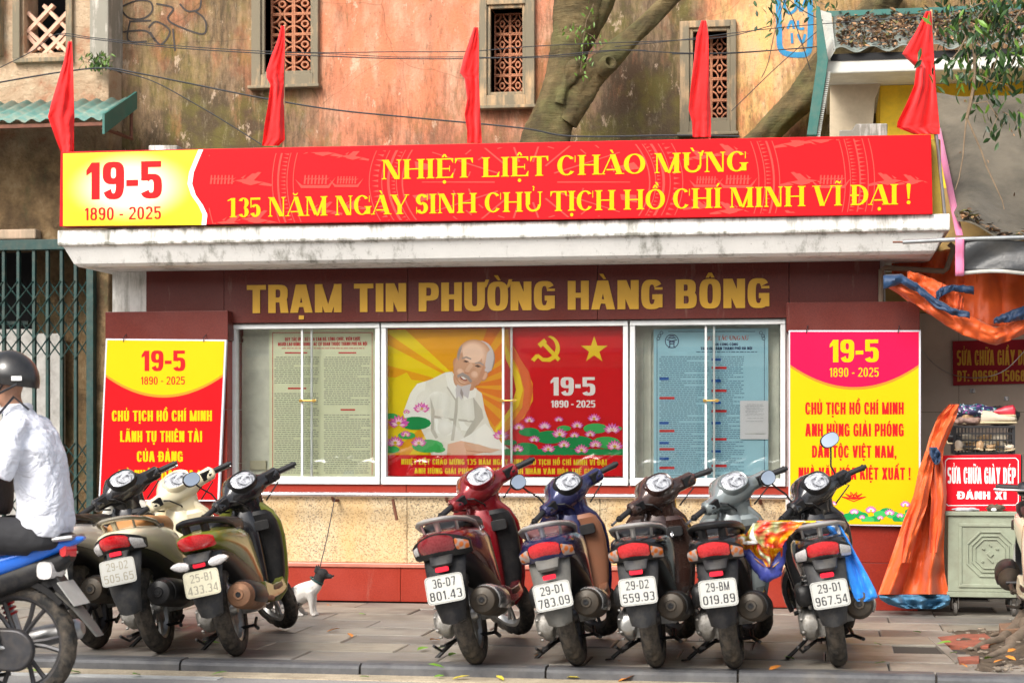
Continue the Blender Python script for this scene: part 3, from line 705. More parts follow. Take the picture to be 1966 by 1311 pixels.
for (u0, v0, u1, v1) in ((0, 0, 1, .78), (0, .42, .62, .9), (.38, 0, 1, .46), (0, .78, 1, 0), (0, .46, .62, 0), (.38, .9, 1, .42), (0, .36, .3, .1), (.7, .1, 1, .36)):
    m = MB(); bar(a + u0 * ww, c + v0 * ww * 1.25, a + u1 * ww, c + v1 * ww * 1.25, .032, YL + .06 + .002 * k_, YL + .12 + .002 * k_, m); m.build('lattice_bar', LAT, wf, smooth=0); k_ += 1
# awning
GREEN = mat('teal_green_metal', (.014, .115, .095), .5, 0, .15, 5, 0, dirt=.3, dirtc=(.2, .19, .14))
aw = empty('metal_awning', label='small teal corrugated awning on rusty brackets above the gate', cat='awning')
YF = 1.5; zf = wz(60, 232, YF); zb = wz(60, 196, YL); xa0, xa1 = wx(-200, YF), wx(206, YF) - .04
m = MB(); rings = []
nn = 70
for yy, zz in ((YL - .01, zb), (YF, zf)):
    rings.append([(xa0 + (xa1 - xa0) * i / nn, yy, zz + .016 * math.sin(i * 2 * PI / 5)) for i in range(nn + 1)])
m.loft(rings, closed=False); m.build('corrugated_sheet', mat('weathered_teal_sheet', (.09, .22, .19), .6, 0, .25, 4, 0, dirt=.6, dirtc=(.42, .34, .24)), aw, solid=.004)
m = MB(); p0, p1 = W(132, 200, YF), W(212, 186, YL - .05)
m.loft([[(xa1, YF - .01, zf - .13), (xa1, YF - .01, zf + .035), (xa1 + .02, YF - .01, zf + .035), (xa1 + .02, YF - .01, zf - .13)], [(xa1, YL - .06, zb - .1), (xa1, YL - .06, zb + .05), (xa1 + .02, YL - .06, zb + .05), (xa1 + .02, YL - .06, zb - .1)]])
m.build('side_flashing', GREEN, aw, smooth=0)
m = MB(); m.box(((xa0 + xa1) / 2, YF + .03, zf - .04), (xa1 - xa0 - .01, .03, .03)); m.build('purlin', RUST, aw, smooth=0)
for xx in (xa1 - .03, xa0 + .1):
    m = MB(); m.tube([(xx, YF + .05, zf - .07), (xx, YL - .05, zb - .36)], .015, 4); m.tube([(xx, YL - .07, zb - .05), (xx, YL - .07, zb - .36)], .015, 4); m.tube([(xx, YF + .4, zf - .05), (xx, YL - .05, zb - .36)], .012, 4); m.build('bracket', RUST, aw, smooth=0)
# gate
gt = empty('collapsible_gate', label='dark green folding lattice gate closed across the doorway', cat='gate')
YG = YL - .08; GR = mat('dark_green_gate_paint', (.004, .038, .034), .5, 0, .3, 9, 0, dirt=.2, dirtc=(.2, .15, .1))
ztop = wz(90, 480, YG)
m = MB(); m.bb(gx0, wx(190, YG), YG - .04, YG + .05, ztop, ztop + .09); m.build('top_rail', GR, gt, smooth=0, bevel=.004)
xs = [wx(p, YG) for p in (-140, -105, -78, -48, -20, 8, 36, 66, 92, 119, 146)]
for x in xs:
    m = MB(); m.bb(x - .014, x + .014, YG - .02, YG + .02, 0.01, ztop); m.build('upright', GR, gt, smooth=0, bevel=.003)
m = MB(); x = wx(176, YG); m.bb(x - .035, x + .03, YG - .04, YG + .04, 0.01, ztop); m.build('gate_post', GR, gt, smooth=0, bevel=.004)
for zc0, zc1 in ((wz(90, 690, YG), wz(90, 540, YG)), (wz(90, 990, YG), wz(90, 850, YG))):
    for x, x2 in zip(xs, xs[1:] + [wx(170, YG)]):
        m = MB(); k_ = 4; hz = (zc1 - zc0) / k_
        for i in range(k_):
            m.tube([(x, YG - .025, zc0 + i * hz), (x2, YG - .025, zc0 + (i + 1) * hz)], .0065, 4); m.tube([(x, YG + .025, zc0 + (i + 1) * hz), (x2, YG + .025, zc0 + i * hz)], .0065, 4)
        m.build('lattice', GR, gt, smooth=0)
# things behind the gate
m = MB(); yb = YL + .55
m.bb(wx(-60, yb), wx(62, yb), yb, yb + .05, 0, wz(30, 632, yb)); m.bb(wx(64, yb), wx(120, yb), yb + .02, yb + .07, 0, wz(90, 640, yb))
tag(m.build('white_board', mat('grimy_white_board', (.62, .6, .56), .6, dirt=.4), smooth=0, bevel=.004), 'grimy white boards standing behind the green folding gate', 'board')
m = MB(); yb = YL + .7; m.bb(wx(66, yb), wx(205, yb), yb, yb + .1, 0, wz(120, 480, yb))
m.build('inner_wall', m_rubble(), lb, smooth=0)
for f_ in (m,): pass
m = MB(); m.bb(wx(-200, yb), wx(64, yb), yb - .12, yb - .02, wz(30, 625, yb), wz(30, 618, yb)); m.build('cross_beam', GR, lb, smooth=0)

# ---------------------------------------------------------------- the ward information kiosk
ki = empty('information_kiosk', label='low public notice kiosk with brown granite name band and three glazed cases', cat='kiosk')
YP = -.14
zb0, zb1 = wz(983, 615), wz(983, 512)
b = MB(); xl, xr = wx(222, 0), wx(1700, 0)
# core walls around the glazed recess
zc0, zc1 = wz(983, 918), wz(983, 622)
b.bb(xl, wx(445), .02, 1.3, 0, zb1 + .08); b.bb(wx(1508), xr, .02, 1.3, 0, zb1 + .08)
b.bb(wx(445), wx(1508), .32, 1.3, 0, zb1 + .08); b.bb(wx(445), wx(1508), .16, .32, 0, zc0 - .03); b.bb(wx(445), wx(1508), .02, .32, zc1 + .02, zb1 + .08)
b.build('wall', m_whitecon('painted_kiosk_wall', .5, (.7, .68, .64)), ki, smooth=0)
b = MB(); b.bb(wx(447), wx(1506), .21, .31, zc0 - .02, zc1 + .01); b.build('back_panel', CREAM, ki, smooth=0)
for x0, x1 in ((458, 520), (1230, 1250), (1470, 1496)):
    b = MB(); X0, X1 = wx(x0, .2), wx(x1, .2)
    for q in ((X0, X0 + .02, .19, .21, zc0, zc1 - .06), (X1 - .02, X1, .19, .21, zc0, zc1 - .06), (X0 + .02, X1 - .02, .19, .21, zc1 - .08, zc1 - .06)): b.bb(*q)
    b.build('panel_moulding', CREAM, ki, smooth=0)
b = MB(); b.bb(wx(447), wx(1506), .02, .31, zc0 - .03, zc0 - .0); b.build('case_floor', WHITE, ki, smooth=0)
# name band, in slabs
Yb = -.06; cuts = [280, 430, 783, 1147, 1515, 1690]
for p, q in zip(cuts, cuts[1:]):
    b = MB(); lo = wz(983, 615, Yb) if 430 <= p < 1500 else wz(983, 592, Yb)
    b.bb(wx(p, Yb) + .0015, wx(q, Yb) - .0015, Yb + rnd.uniform(0, .003), .02, lo, zb1 + .0); b.build('granite_panel', BROWN, ki, smooth=0, bevel=.002)
GOLD = mat('gold_lettering', (.50, .27, .010), .4, .15, .1, 4)
f = Flat(Yb - .006); f.text('TRẠM TIN PHƯỜNG HÀNG BÔNG', HEAVY, 474, 1477, 596, 541, GOLD, 3); o = f.build('name_lettering', ki)
o.modifiers.new('s', 'SOLIDIFY').thickness = .004
# pillars: cap, face stones, foot
for (p, q, cap0, cap1, mt_) in ((207, 436, 598, 650, 0), (1513, 1762, 580, 632, 1)):
    X0, X1 = wx(p, YP), wx(q, YP); zt = wz((p + q) / 2, cap0, YP); pl = empty('pillar', parent=ki); zmid = wz((p + q) / 2, cap1 + 4, YP)
    b = MB(); b.bb(X0 - .012, X1 + .012, YP - .02, .3, zmid, zt); b.build('cap_stone', BROWN, pl, smooth=0, bevel=.003)
    zs = [0, .33, .62, 1.0, 1.4, zmid - .002]
    for z0, z1 in zip(zs, zs[1:]):
        b = MB(); b.bb(X0 + rnd.uniform(0, .002), X1, YP + rnd.uniform(0, .002), .3, z0 + .0015, z1 - .0015); b.build('granite_panel', REDD, pl, smooth=0, bevel=.002)
xA, xB = wx(436, YP) + .001, wx(1513, YP) - .001
# base: plinth tiles, ledge, washed stone panels, red sill
zt = .27; x = xA; cuts = [wx(436), wx(770), wx(1130), wx(1420), wx(1515)]
zp0, zp1 = wz(983, 1092, -.02), wz(983, 1084, -.02)
for p, q in zip(cuts, cuts[1:]):
    b = MB(); b.bb(p + .0015, q - .0015, -.02, .09, 0.0, zp0); b.build('plinth_tile', REDG, ki, smooth=0, bevel=.002)
b = MB(); b.bb(cuts[0], cuts[-1], -.035, .1, zp0 + .001, zp1); b.build('ledge', mat('pale_red_ledge', (.48, .17, .12), .3, var=.15), ki, smooth=0, bevel=.004)
zs0, zs1 = zp1 + .001, wz(983, 950, .06); cuts = [wx(436), wx(778), wx(1150), wx(1420), wx(1515)]
for p, q in zip(cuts, cuts[1:]):
    b = MB(); b.bb(p + .002, q - .002, .06, .16, zs0, zs1); b.build('stone_panel', TERR, ki, smooth=0, bevel=.002)
z3 = wz(983, 931, .0); cuts = [wx(436), wx(780), wx(1150), wx(1515)]
for p, q in zip(cuts, cuts[1:]):
    b = MB(); b.bb(p + .0015, q - .0015, .0, .16, zs1 + .001, z3); b.build('sill_tile', REDG, ki, smooth=0, bevel=.003)
# handrail
b = MB(); zr = wz(983, 951, -.12); b.tube([(wx(436, -.12), -.12, zr), (wx(1515, -.12), -.12, zr)], .017, 14); b.build('handrail', CHROME, ki)
for p in (642, 860, 1060, 1250, 1460):
    b = MB(); xx = wx(p, -.05); b.tube([(xx, .07, zr - .05), (xx, -.08, zr - .045), (xx, -.12, zr - .012)], .011, 8); b.build('rail_bracket', RUST, ki)
b = MB(); q0, q1 = W(754, 958, -.1), W(762, 998, -.07); b.tube([tuple(q0), tuple(q1)], .012, 6); b.build('loose_bar', RUST, ki)
# glazed cases: outer frame, sliding sashes, glass
FX = [(446, 730), (733, 1206), (1210, 1508)]
for (p, q), (sl, sr) in zip(FX, ((578, 600), (964, 984), (1353, 1373))):
    fr = empty('glass_case', parent=ki); X0, X1 = wx(p), wx(q); zt, zb_ = zc1 + .015, z3 + .001; b = MB(); t = .035
    b.bb(X0, X1, -.02, .05, zb_, zb_ + .055); b.bb(X0, X1, -.025, .05, zt - .035, zt); b.bb(X0, X0 + t, -.018, .05, zb_ + .055, zt - .035); b.bb(X1 - t, X1, -.018, .05, zb_ + .055, zt - .035)
    b.build('frame', ALU, fr, smooth=0, bevel=.003)
    for (g0, g1, yy) in ((X0 + t, wx(sr, .03), .036), (wx(sl, .01), X1 - t, .012)):
        pn = MB(); pn.bb(g0 + .008, g1 - .004, yy - .002, yy + .002, zb_ + .06, zt - .04); po = pn.build('pane', GLASS, fr, smooth=0)
        sb = MB(); e = g1 if g0 < X0 + .1 else g0; e0 = e - .016 if e == g1 else e
        sb.bb(e0, e0 + .016, yy - .008, yy + .008, zb_ + .056, zt - .036); sb.build('sash_bar', ALU, po, smooth=0, bevel=.002)
    b = MB(); zl = wz((sl + sr) / 2, 769); b.tube([(wx(sl), -.008, zl), (wx(sr) + .03, -.008, zl)], .006, 6); b.box((wx(sl), -.008, zl), (.022, .014, .02)); b.box((wx(sr) + .012, -.008, zl), (.02, .016, .022)); b.build('lock', BRASS, fr, bevel=.001)
# projecting roof slab with sloping fascia
Ys = -.62; x0, x1 = wx(110, Ys), wx(1824, Ys); zl0, zl1, zbm = wz(983, 455, Ys), wz(983, 426, Ys), wz(983, 499, Ys + .08)
b = MB()
def rr(x0, x1, y0, y1, z): return [(x0, y0, z), (x1, y0, z), (x1, y1, z), (x0, y1, z)]
b.loft([rr(x0 + .11, x1 - .1, Ys + .12, 1.35, zbm), rr(x0 + .085, x1 - .085, Ys + .09, 1.38, zbm + .02), rr(x0 + .03, x1 - .03, Ys + .03, 1.4, zl0 - .012), rr(x0, x1, Ys, 1.42, zl0 - .004), rr(x0, x1, Ys, 1.42, zl1)])
b.build('roof_slab', WCON, ki, smooth=0, bevel=.008)
for pts in ([(283, 296), (285, 279), (340, 279), (342, 296)], [(1608, 268), (1612, 250), (1636, 250), (1643, 238), (1704, 237), (1700, 268)]):
    b = MB(); Yq = Ys + .3; q = [(W(u, v, Yq).x, W(u, v, Yq).z if 0 < i_ < len(pts) - 1 else zl1 - .01) for i_, (u, v) in enumerate(pts)]; b.prism(q, Yq, Yq + .3); b.build('parapet_block', WCON, ki, smooth=0, bevel=.008)
# white post seen left of the name band
b = MB(); b.bb(wx(216, .0), wx(282, .0), .0, .02, .9, zb1 + .06); b.build('side_panel', m_whitecon('peeling_white_side', .9, (.72, .7, .66)), ki, smooth=0)
# ================================================================ banner on the slab
VR = flat('print_red', (.62, .003, .007), .3); VY = flat('print_yellow', (.62, .43, .002), .3); VW = flat('print_white', (.82, .82, .80), .28)
VPK = flat('print_magenta_red', (.70, .004, .06), .3); VOR = flat('print_orange', (.80, .22, .02), .28); VTXR = flat('print_text_red', (.70, .01, .012), .28)
VLR = flat('print_light_red', (.74, .060, .048), .3)
VSILV = flat('board_edge_grey', (.55, .55, .6), .4)
def m_glowpanel():
    k = NT('print_yellow_with_white_centre'); p = k.pos(); s_ = k.n('SeparateXYZ', {'Vector': p})
    c0 = W(252, 360, Ys); dx = k.math('MULTIPLY', k.math('SUBTRACT', s_.outputs[0], c0.x), 1.0 / .50); dz_ = k.math('MULTIPLY', k.math('SUBTRACT', s_.outputs[2], c0.z), 1.0 / .27)
    d = k.math('SQRT', k.math('ADD', k.math('MULTIPLY', dx, dx), k.math('MULTIPLY', dz_, dz_)))
    k.col(k.mix(k.ramp(d, [(.25, (1.0)), (1.0, 0.0)], 'EASE'), (.76, .60, .005), (.80, .80, .66))).rough(.28); return k.m
TILT = .005
bn = empty('banner', (0, 0, 0), label='long red banner box with yellow slogan lettering fixed on top of the white slab', cat='banner')
b = MB(); q = [W(118, 436, Ys), W(1790, 412, Ys), W(1787, 260, Ys), W(120, 293, Ys)]
bx = [(p.x, p.z) for p in q]; b.prism(bx, Ys - .035, Ys + .12); b.build('banner_box', flat('banner_vinyl_red', (.66, .005, .010)), bn, smooth=0, bevel=.004)
YBn = Ys - .037; f = Flat(YBn)
def edge_top(px): return 293 + (260 - 293) * (px - 120) / 1667
def edge_bot(px): return 436 + (412 - 436) * (px - 118) / 1672
wave = [(384, 0.0), (376, .13), (366, .3), (363, .45), (370, .6), (384, .74), (392, .86), (390, 1.0)]
def wv(t, off): return [(x + off, edge_top(x) * (1 - v) + edge_bot(x) * v) for x, v in wave]
f.px([(121, 295), (121, 434)] + wv(0, 0)[::-1], m_glowpanel(), 0)
w0, w1 = wv(0, -3), wv(0, 6)
for i in range(len(w0) - 1): f.px([w0[i], w0[i + 1], w1[i + 1], w1[i]], VW, 1)
# bronze-drum ring pattern, clipped to the red field
xr0, xr1 = W(400, 300, YBn).x, W(1786, 300, YBn).x
CLB = (xr0, xr1, max(wz(420, 431, YBn), wz(1780, 411, YBn)) + .004, min(wz(420, 288, YBn), wz(1780, 262, YBn)) - .004)
def drumpoly(pts, m=VLR, layer=1):
    if min(x for x, _ in pts) > 400: f.clip = CLB; f.px(pts, m, layer); f.clip = None
CX, CY = 1010, 350
def P2(r, a): return (CX + r * math.cos(R(a)), CY + r * math.sin(R(a)) * .66)
for r, t in ((236, 3), (248, 2), (262, 5), (276, 2), (300, 2), (446, 2), (458, 2), (474, 4), (486, 2), (612, 2), (622, 2), (640, 3), (656, 2), (668, 2)):
    n = int(r / 3)
    for i in range(n * 2):
        a, c = 180 * i / n, 180 * (i + 1) / n
        drumpoly([P2(r, a), P2(r + t, a), P2(r + t, c), P2(r, c)])
for r, h, dn in ((252, 8, 150), (462, 10, 260), (626, 10, 400), (642, 12, 330), (284, 12, 120)):
    for i in range(dn):
        a = 360 * i / dn; drumpoly([P2(r, a), P2(r + h, a + 90 / dn), P2(r, a + 180 / dn)])
for i in range(14):      # star in the middle
    a = 360 * i / 14; drumpoly([P2(60, a - 2), P2(200, a - .4), P2(200, a + .4), P2(60, a + 2)]); drumpoly([P2(215, a + 10), P2(222, a + 15.7), P2(190, a + 15.7), P2(184, a + 11)])
    for r in (110, 140, 170): drumpoly([P2(r, a + 9), P2(r + 3, a + 9), P2(r + 3, a + 16), P2(r, a + 16)])
def bird(cx, cy, s, fl=1):
    def T(pts): return [(cx + fl * x * s, cy + y * s) for x, y in pts]
    drumpoly(T([(-30, 0), (-8, -4), (6, -6), (10, 2), (-6, 6)])); drumpoly(T([(6, -6), (24, -3), (8, 1)])); drumpoly(T([(-12, -3), (-26, -18), (-20, -19), (2, -6)])); drumpoly(T([(-8, -4), (-14, -16), (-9, -16), (4, -6)])); drumpoly(T([(-30, 0), (-46, 4), (-44, 8), (-20, 5)])); drumpoly(T([(24, -3), (34, 2), (24, 0)])); drumpoly(T([(8, -6), (2, -14), (12, -8)]))
def boat(cx, cy, s):
    def T(pts): return [(cx + x * s, cy + y * s) for x, y in pts]
    drumpoly(T([(-40, -6), (-26, 6), (26, 6), (42, -10), (28, 12), (-28, 12)]))
    for k in range(-3, 4): drumpoly(T([(k * 7 - 2, 4), (k * 7, -14), (k * 7 + 3, -14), (k * 7 + 2, 4)])); drumpoly(T([(k * 7 + 2, -4), (k * 7 + 9, -9), (k * 7 + 2, -7)]))
for a in range(-36, 37, 12):
    for r, s_ in ((345, 1.0), (405, 1.2), (535, 1.3), (585, 1.2), (700, 1.2), (745, 1.0)):
        for sg in (1, -1):
            p = P2(r, a if sg > 0 else 180 - a)
            (bird if (a // 11 + int(r)) % 3 else boat)(p[0], p[1], s_ * .8, *( [sg] if (a // 11 + int(r)) % 3 else []))
f.text('19-5', NUM, 166, 311, 382, 311, VTXR, 3); f.text('1890 - 2025', THINC, 163, 309, 422, 398, VTXR, 3)
f.text('NHIỆT LIỆT CHÀO MỪNG', SERIF, 733, 1435, 337, 299, VY, 4); f.text('135 NĂM NGÀY SINH CHỦ TỊCH HỒ CHÍ MINH VĨ ĐẠI !', SERIF, 437, 1748, 405, 367, VY, 4)
f.build('printed_face', bn)
b = MB(); x = wx(1800, Ys + .1); b.prism([(wx(1791, Ys), wz(1791, 412, Ys)), (wx(1812, Ys), wz(1812, 412, Ys)), (wx(1808, Ys), wz(1808, 262, Ys)), (wx(1790, Ys), wz(1790, 262, Ys))], Ys + .13, Ys + .3)
b.build('side_box', YSIDE, bn, smooth=0, bevel=.004)
b = MB(); p, q = W(1796, 240, Ys + .08), W(1814, 412, Ys + .08); b.tube([tuple(p), tuple(q)], .011, 8); b.build('steel_pole', STEEL, bn)

# ================================================================ the two boards on the pillars
def board(pts, label, top, low, txt_c, lines, nums, rim, belly, deco):
    Y = YP - .045; bd = empty('sign_board', label=label, cat='sign board')
    q = [(W(x, y, Y).x, W(x, y, Y).z) for x, y in pts]; b = MB(); b.prism(q, Y, Y + .03); b.build('board', VSILV, bd, smooth=0, bevel=.002)
    f = Flat(Y - .0012); (tl, tr, br, bl) = pts; inn = [(tl[0] + 3, tl[1] + 3), (tr[0] - 4, tr[1] + 3), (br[0] - 4, br[1] - 3), (bl[0] + 3, bl[1] - 3)]
    f.px(inn, low, 0)
    def lerp(a, b, t): return (a[0] + (b[0] - a[0]) * t, a[1] + (b[1] - a[1]) * t)
    for off, m, ly in ((5, VOR, 1), (0, top, 2)):
        arc = []
        for i in range(25):
            u = i / 24; yv = rim + (belly - rim) * (1 - (2 * u - 1) ** 2) + off; L = lerp(inn[0], inn[3], (yv - inn[0][1]) / (inn[3][1] - inn[0][1])); Rr_ = lerp(inn[1], inn[2], (yv - inn[1][1]) / (inn[2][1] - inn[1][1]))
            arc.append((L[0] + (Rr_[0] - L[0]) * u, yv))
        f.px([inn[0]] + arc + [inn[1]], m, ly)
    for s_, st_, a, c, yb_, yt_, m in nums + lines: f.text(s_, st_, a, c, yb_, yt_, m, 4)
    if deco: deco(f)
    f.build('printed_face', bd)
    b = MB()
    for x in (tl[0] + 34, tr[0] - 44): p = W(x, tl[1] + 1, Y - .004); b.tube([(p.x, p.y, p.z - .02), (p.x + .004, p.y - .01, p.z + .01), (p.x + .012, p.y + .035, p.z + .04)], .003, 5)
    b.build('wire_tie', BLACKW, bd)
Lc = 312
board([(203, 650), (435, 652), (421, 962), (189, 962)], 'red and yellow board with yellow slogan and date hung on the left pillar', VY, VR, None,
      [('CHỦ TỊCH HỒ CHÍ MINH', COND, 215, 407, 808, 788, VY), ('LÃNH TỤ THIÊN TÀI', COND, 231, 388, 848, 827, VY), ('CỦA ĐẢNG', COND, 263, 351, 886, 866, VY), ('VÀ NHÂN DÂN TA !', COND, 228, 384, 922, 902, VY)],
      [('19-5', NUM, 272, 356, 712, 673, VTXR), ('1890 - 2025', THINC, 271, 355, 738, 723, VTXR)], 718, 758, None)
def lotus(f, cx, cy, r, pal, layer=2, sq=.8):
    for a, L in ((200, 1), (340, 1), (225, 1.05), (315, 1.05), (180, .8), (0, .8), (250, 1.1), (290, 1.1), (270, 1.15)):
        ca, sa = math.cos(R(a)), math.sin(R(a)) * sq; tx, ty = cx + r * L * ca, cy + r * L * sa; nx, ny = -sa * r * .26, ca * r * .26
        f.px([(cx, cy), (cx + ca * r * L * .5 + nx, cy + sa * r * L * .5 + ny), (tx, ty), (cx + ca * r * L * .5 - nx, cy + sa * r * L * .5 - ny)], pal[1 if a in (250, 290, 200, 340) else 0], layer + (a % 7) * .1)
        f.px([(cx, cy), (cx + ca * r * L * .4 + nx * .4, cy + sa * r * L * .4 + ny * .4), (cx + ca * r * L * .75, cy + sa * r * L * .75), (cx + ca * r * L * .4 - nx * .4, cy + sa * r * L * .4 - ny * .4)], pal[2], layer + 1)
    f.ell(cx, cy - r * .15, r * .2, r * .16, VY, layer + 1.6, k=8)
PK = (flat('print_pink', (.78, .12, .38)), flat('print_purple_pink', (.62, .09, .46)), flat('print_pale_pink', (.86, .58, .70))); PGR = flat('print_leaf_green', (.01, .27, .07)); PGR2 = flat('print_leaf_green_light', (.05, .42, .10))
def deco_right(f):
    for i in range(16):
        x = 1570 + i * 12; y = 996 - 8 * math.sin(i * 1.3) - i * .6; f.ell(x, y, 13, 7, PGR if i % 2 else PGR2, 2 + .1 * (i % 3), k=12)
    f.rectpx(1530, 1001, 1762, 1006, VY, 3.4)
    for i, (x, y, r) in enumerate(((1584, 972, 12), (1612, 988, 9), (1640, 984, 10), (1672, 981, 12), (1708, 986, 11), (1738, 970, 11), (1655, 994, 7), (1600, 968, 8), (1690, 995, 7), (1728, 991, 8))): lotus(f, x, y, r, PK, 4)
    for k in range(2):
        for a in range(-70, 71, 28):
            c, s_ = math.sin(R(a)), math.cos(R(a)); L = 16 - 5 * k; f.line([(1639, 958), (1639 + c * L * .7 - 3, 958 - s_ * L * .5), (1639 + c * L * 1.5, 958 - s_ * L * .9), (1639 + c * L * .7 + 3, 958 - s_ * L * .5), (1639, 958)], 1.3, VTXR, 3)
    f.line([(1616, 953), (1639, 962), (1662, 953)], 1.6, VTXR, 3)
board([(1514, 634), (1768, 634), (1768, 1011), (1514, 1006)], 'yellow and pink board with red slogan and lotus border on the right pillar', VPK, VY, None,
      [('CHỦ TỊCH HỒ CHÍ MINH', COND, 1546, 1735, 795, 772, VTXR), ('ANH HÙNG GIẢI PHÓNG', COND, 1546, 1735, 837, 813, VTXR), ('DÂN TỘC VIỆT NAM,', COND, 1559, 1721, 878, 855, VTXR), ('NHÀ VĂN HÓA KIỆT XUẤT !', COND, 1533, 1748, 920, 897, VTXR)],
      [('19-5', NUM, 1593, 1687, 695, 652, VY), ('1890 - 2025', THINC, 1593, 1687, 723, 706, VY)], 700, 743, deco_right)

# ================================================================ posters in the cases
def paper(Y, rect, name, m, label, cat, th=.004, group=None):
    x0, y0, x1, y1 = rect; r_ = empty(name, label=label, cat=cat); cx = (x0 + x1) / 2
    b = MB(); b.bb(wx(x0, Y), wx(x1, Y), Y, Y + th, wz(cx, y1, Y), wz(cx, y0, Y)); b.build('sheet', m, r_, smooth=0); return r_
TINK = flat('print_small_text', (.30, .31, .25), .6); TINK2 = flat('print_small_text_blue_grey', (.13, .24, .33), .6); TRED = flat('print_small_red', (.6, .03, .03), .5); PBL = flat('print_blue_tag', (.015, .1, .4), .5)
def lines_of_text(f, x0, x1, y0, y1, pitch, m, h=1.6, layer=2, para=5, seed=1, skip=()):
    r = random.Random(seed); y = y0; k = 0
    while y < y1:
        if any(a < y < c for a, c in skip): y += pitch; continue
        xe = x1 - (r.random() * (x1 - x0) * .6 if k % para == para - 1 else r.random() * 3); x = x0 + (3 if k % para == 0 else 0)
        while x < xe - 2:
            wd = min(r.uniform(3, 9), xe - x); f.rectpx(x, y, x + wd, y + h, m, layer); x += wd + 1.5
        y += pitch; k += 1
# left: code of conduct on pale green sheet
YQ = .13
p1 = paper(YQ, (517, 632, 720, 917), 'notice_poster', flat('pale_green_paper', (.74, .76, .54), .4), 'pale green notice with red headings and dense text in the left glass case', 'notice'); f = Flat(YQ - .001)
for a in ((523, 638, 715, 639.2), (523, 638, 524.2, 912), (714, 638, 715, 912)): f.rectpx(*a, TRED, 1)
f.text('QUY TẮC ỨNG XỬ CỦA CÁN BỘ, CÔNG CHỨC, VIÊN CHỨC', COND, 547, 692, 654, 647.5, TRED, 2); f.text('NGƯỜI LAO ĐỘNG TRONG CÁC CƠ QUAN THUỘC THÀNH PHỐ HÀ NỘI', COND, 534, 705, 663.5, 657, TRED, 2)
lines_of_text(f, 538, 700, 668, 669, 4, TRED, 1.3); f.rectpx(547, 676, 590, 678.5, TRED, 2); f.rectpx(650, 676, 684, 678.5, TRED, 2); f.rectpx(553, 744, 588, 747, TRED, 2); f.rectpx(654, 785, 682, 788, TRED, 2)
lines_of_text(f, 527, 613, 685, 910, 4.1, TINK, 1.5, seed=3, skip=((738, 752),)); lines_of_text(f, 622, 712, 685, 910, 4.1, TINK, 1.5, seed=4, skip=((778, 793),)); f.build('print', p1)
# right: blue sheet
p2 = paper(YQ, (1255, 631, 1475, 918), 'notice_poster', flat('sky_blue_paper', (.36, .60, .70), .4), 'sky blue notice with round gate emblem and text columns in the right glass case', 'notice'); f = Flat(YQ - .001)
for a in ((1261, 650, 1262, 905), (1467, 652, 1468, 905), (1283, 636, 1450, 637), (1275, 912, 1455, 913)): f.rectpx(*a, flat('print_navy', (.02, .04, .12)), 1)
NAVY = flat('print_navy', (.02, .04, .12))
def ringpx(cx, cy, r, t, m=NAVY, a0=0, a1=360, k=24, layer=2):
    for i in range(k):
        a, c = R(a0 + (a1 - a0) * i / k), R(a0 + (a1 - a0) * (i + 1) / k); f.px([(cx + r * math.cos(a), cy + r * math.sin(a)), (cx + r * math.cos(c), cy + r * math.sin(c)), (cx + (r - t) * math.cos(c), cy + (r - t) * math.sin(c)), (cx + (r - t) * math.cos(a), cy + (r - t) * math.sin(a))], m, layer)
ringpx(1290, 655, 13.5, 1.6)
for q in ([(1280, 652), (1290, 655), (1300, 652)], [(1282, 649), (1298, 649)], [(1285, 647), (1288, 645), (1292, 645), (1295, 647)], [(1284, 656), (1296, 656)], [(1286, 656), (1286, 667)], [(1294, 656), (1294, 667)], [(1286, 660), (1294, 660)], [(1283, 667), (1287, 667)], [(1293, 667), (1297, 667)]): f.line(q, 1.8, NAVY, 2)
for cx, cy in ((1270, 639), (1461, 639), (1266, 645), (1465, 645), (1264, 650), (1466, 650), (1459, 910), (1464, 906)): ringpx(cx, cy, 3.5, 1, k=10)
f.text('QUY TẮC ỨNG XỬ', SERIF, 1354, 1437, 653, 645, flat('print_orange_red', (.6, .08, .02)), 2); f.text('NƠI CÔNG CỘNG', HEAVY, 1370, 1417, 663.5, 658.5, NAVY, 2); f.text('TRÊN ĐỊA BÀN THÀNH PHỐ HÀ NỘI', HEAVY, 1345, 1444, 671.5, 666, NAVY, 2); lines_of_text(f, 1334, 1454, 675, 676, 4, NAVY, 1.2)
lines_of_text(f, 1266, 1362, 684, 908, 3.9, TINK2, 1.5, seed=8, para=3); lines_of_text(f, 1367, 1430, 684, 905, 3.9, TINK2, 1.5, seed=9, para=2)
def tagpx(x, y, w_, m): f.rectpx(x, y - 2.4, x + w_, y + 2.4, m, 4)
for i, y in enumerate((727, 764, 812, 827, 850, 862, 880, 898)): tagpx(1266, y, 18 if i % 2 == 0 else 29, PBL if i % 2 == 0 else TRED)
for i, y in enumerate((690, 706, 731, 750, 773, 789, 812, 843, 866, 894)): tagpx(1366, y, 18 if i % 2 == 0 else 29, PBL if i % 2 == 0 else TRED)
f.build('print', p2)
p3 = paper(.115, (1421, 769, 1475, 843), 'paper_notice', flat('white_paper', (.68, .66, .68), .6), 'small white sheet of paper taped over the blue notice', 'paper'); f = Flat(.1135); lines_of_text(f, 1431, 1468, 776, 798, 3, flat('print_faint_grey', (.4, .4, .42)), .8, para=3); lines_of_text(f, 1432, 1466, 802, 814, 6, flat('print_faint_grey', (.4, .4, .42)), .8); f.rectpx(1430, 832, 1468, 832.8, TINK, 2); f.build('print', p3)
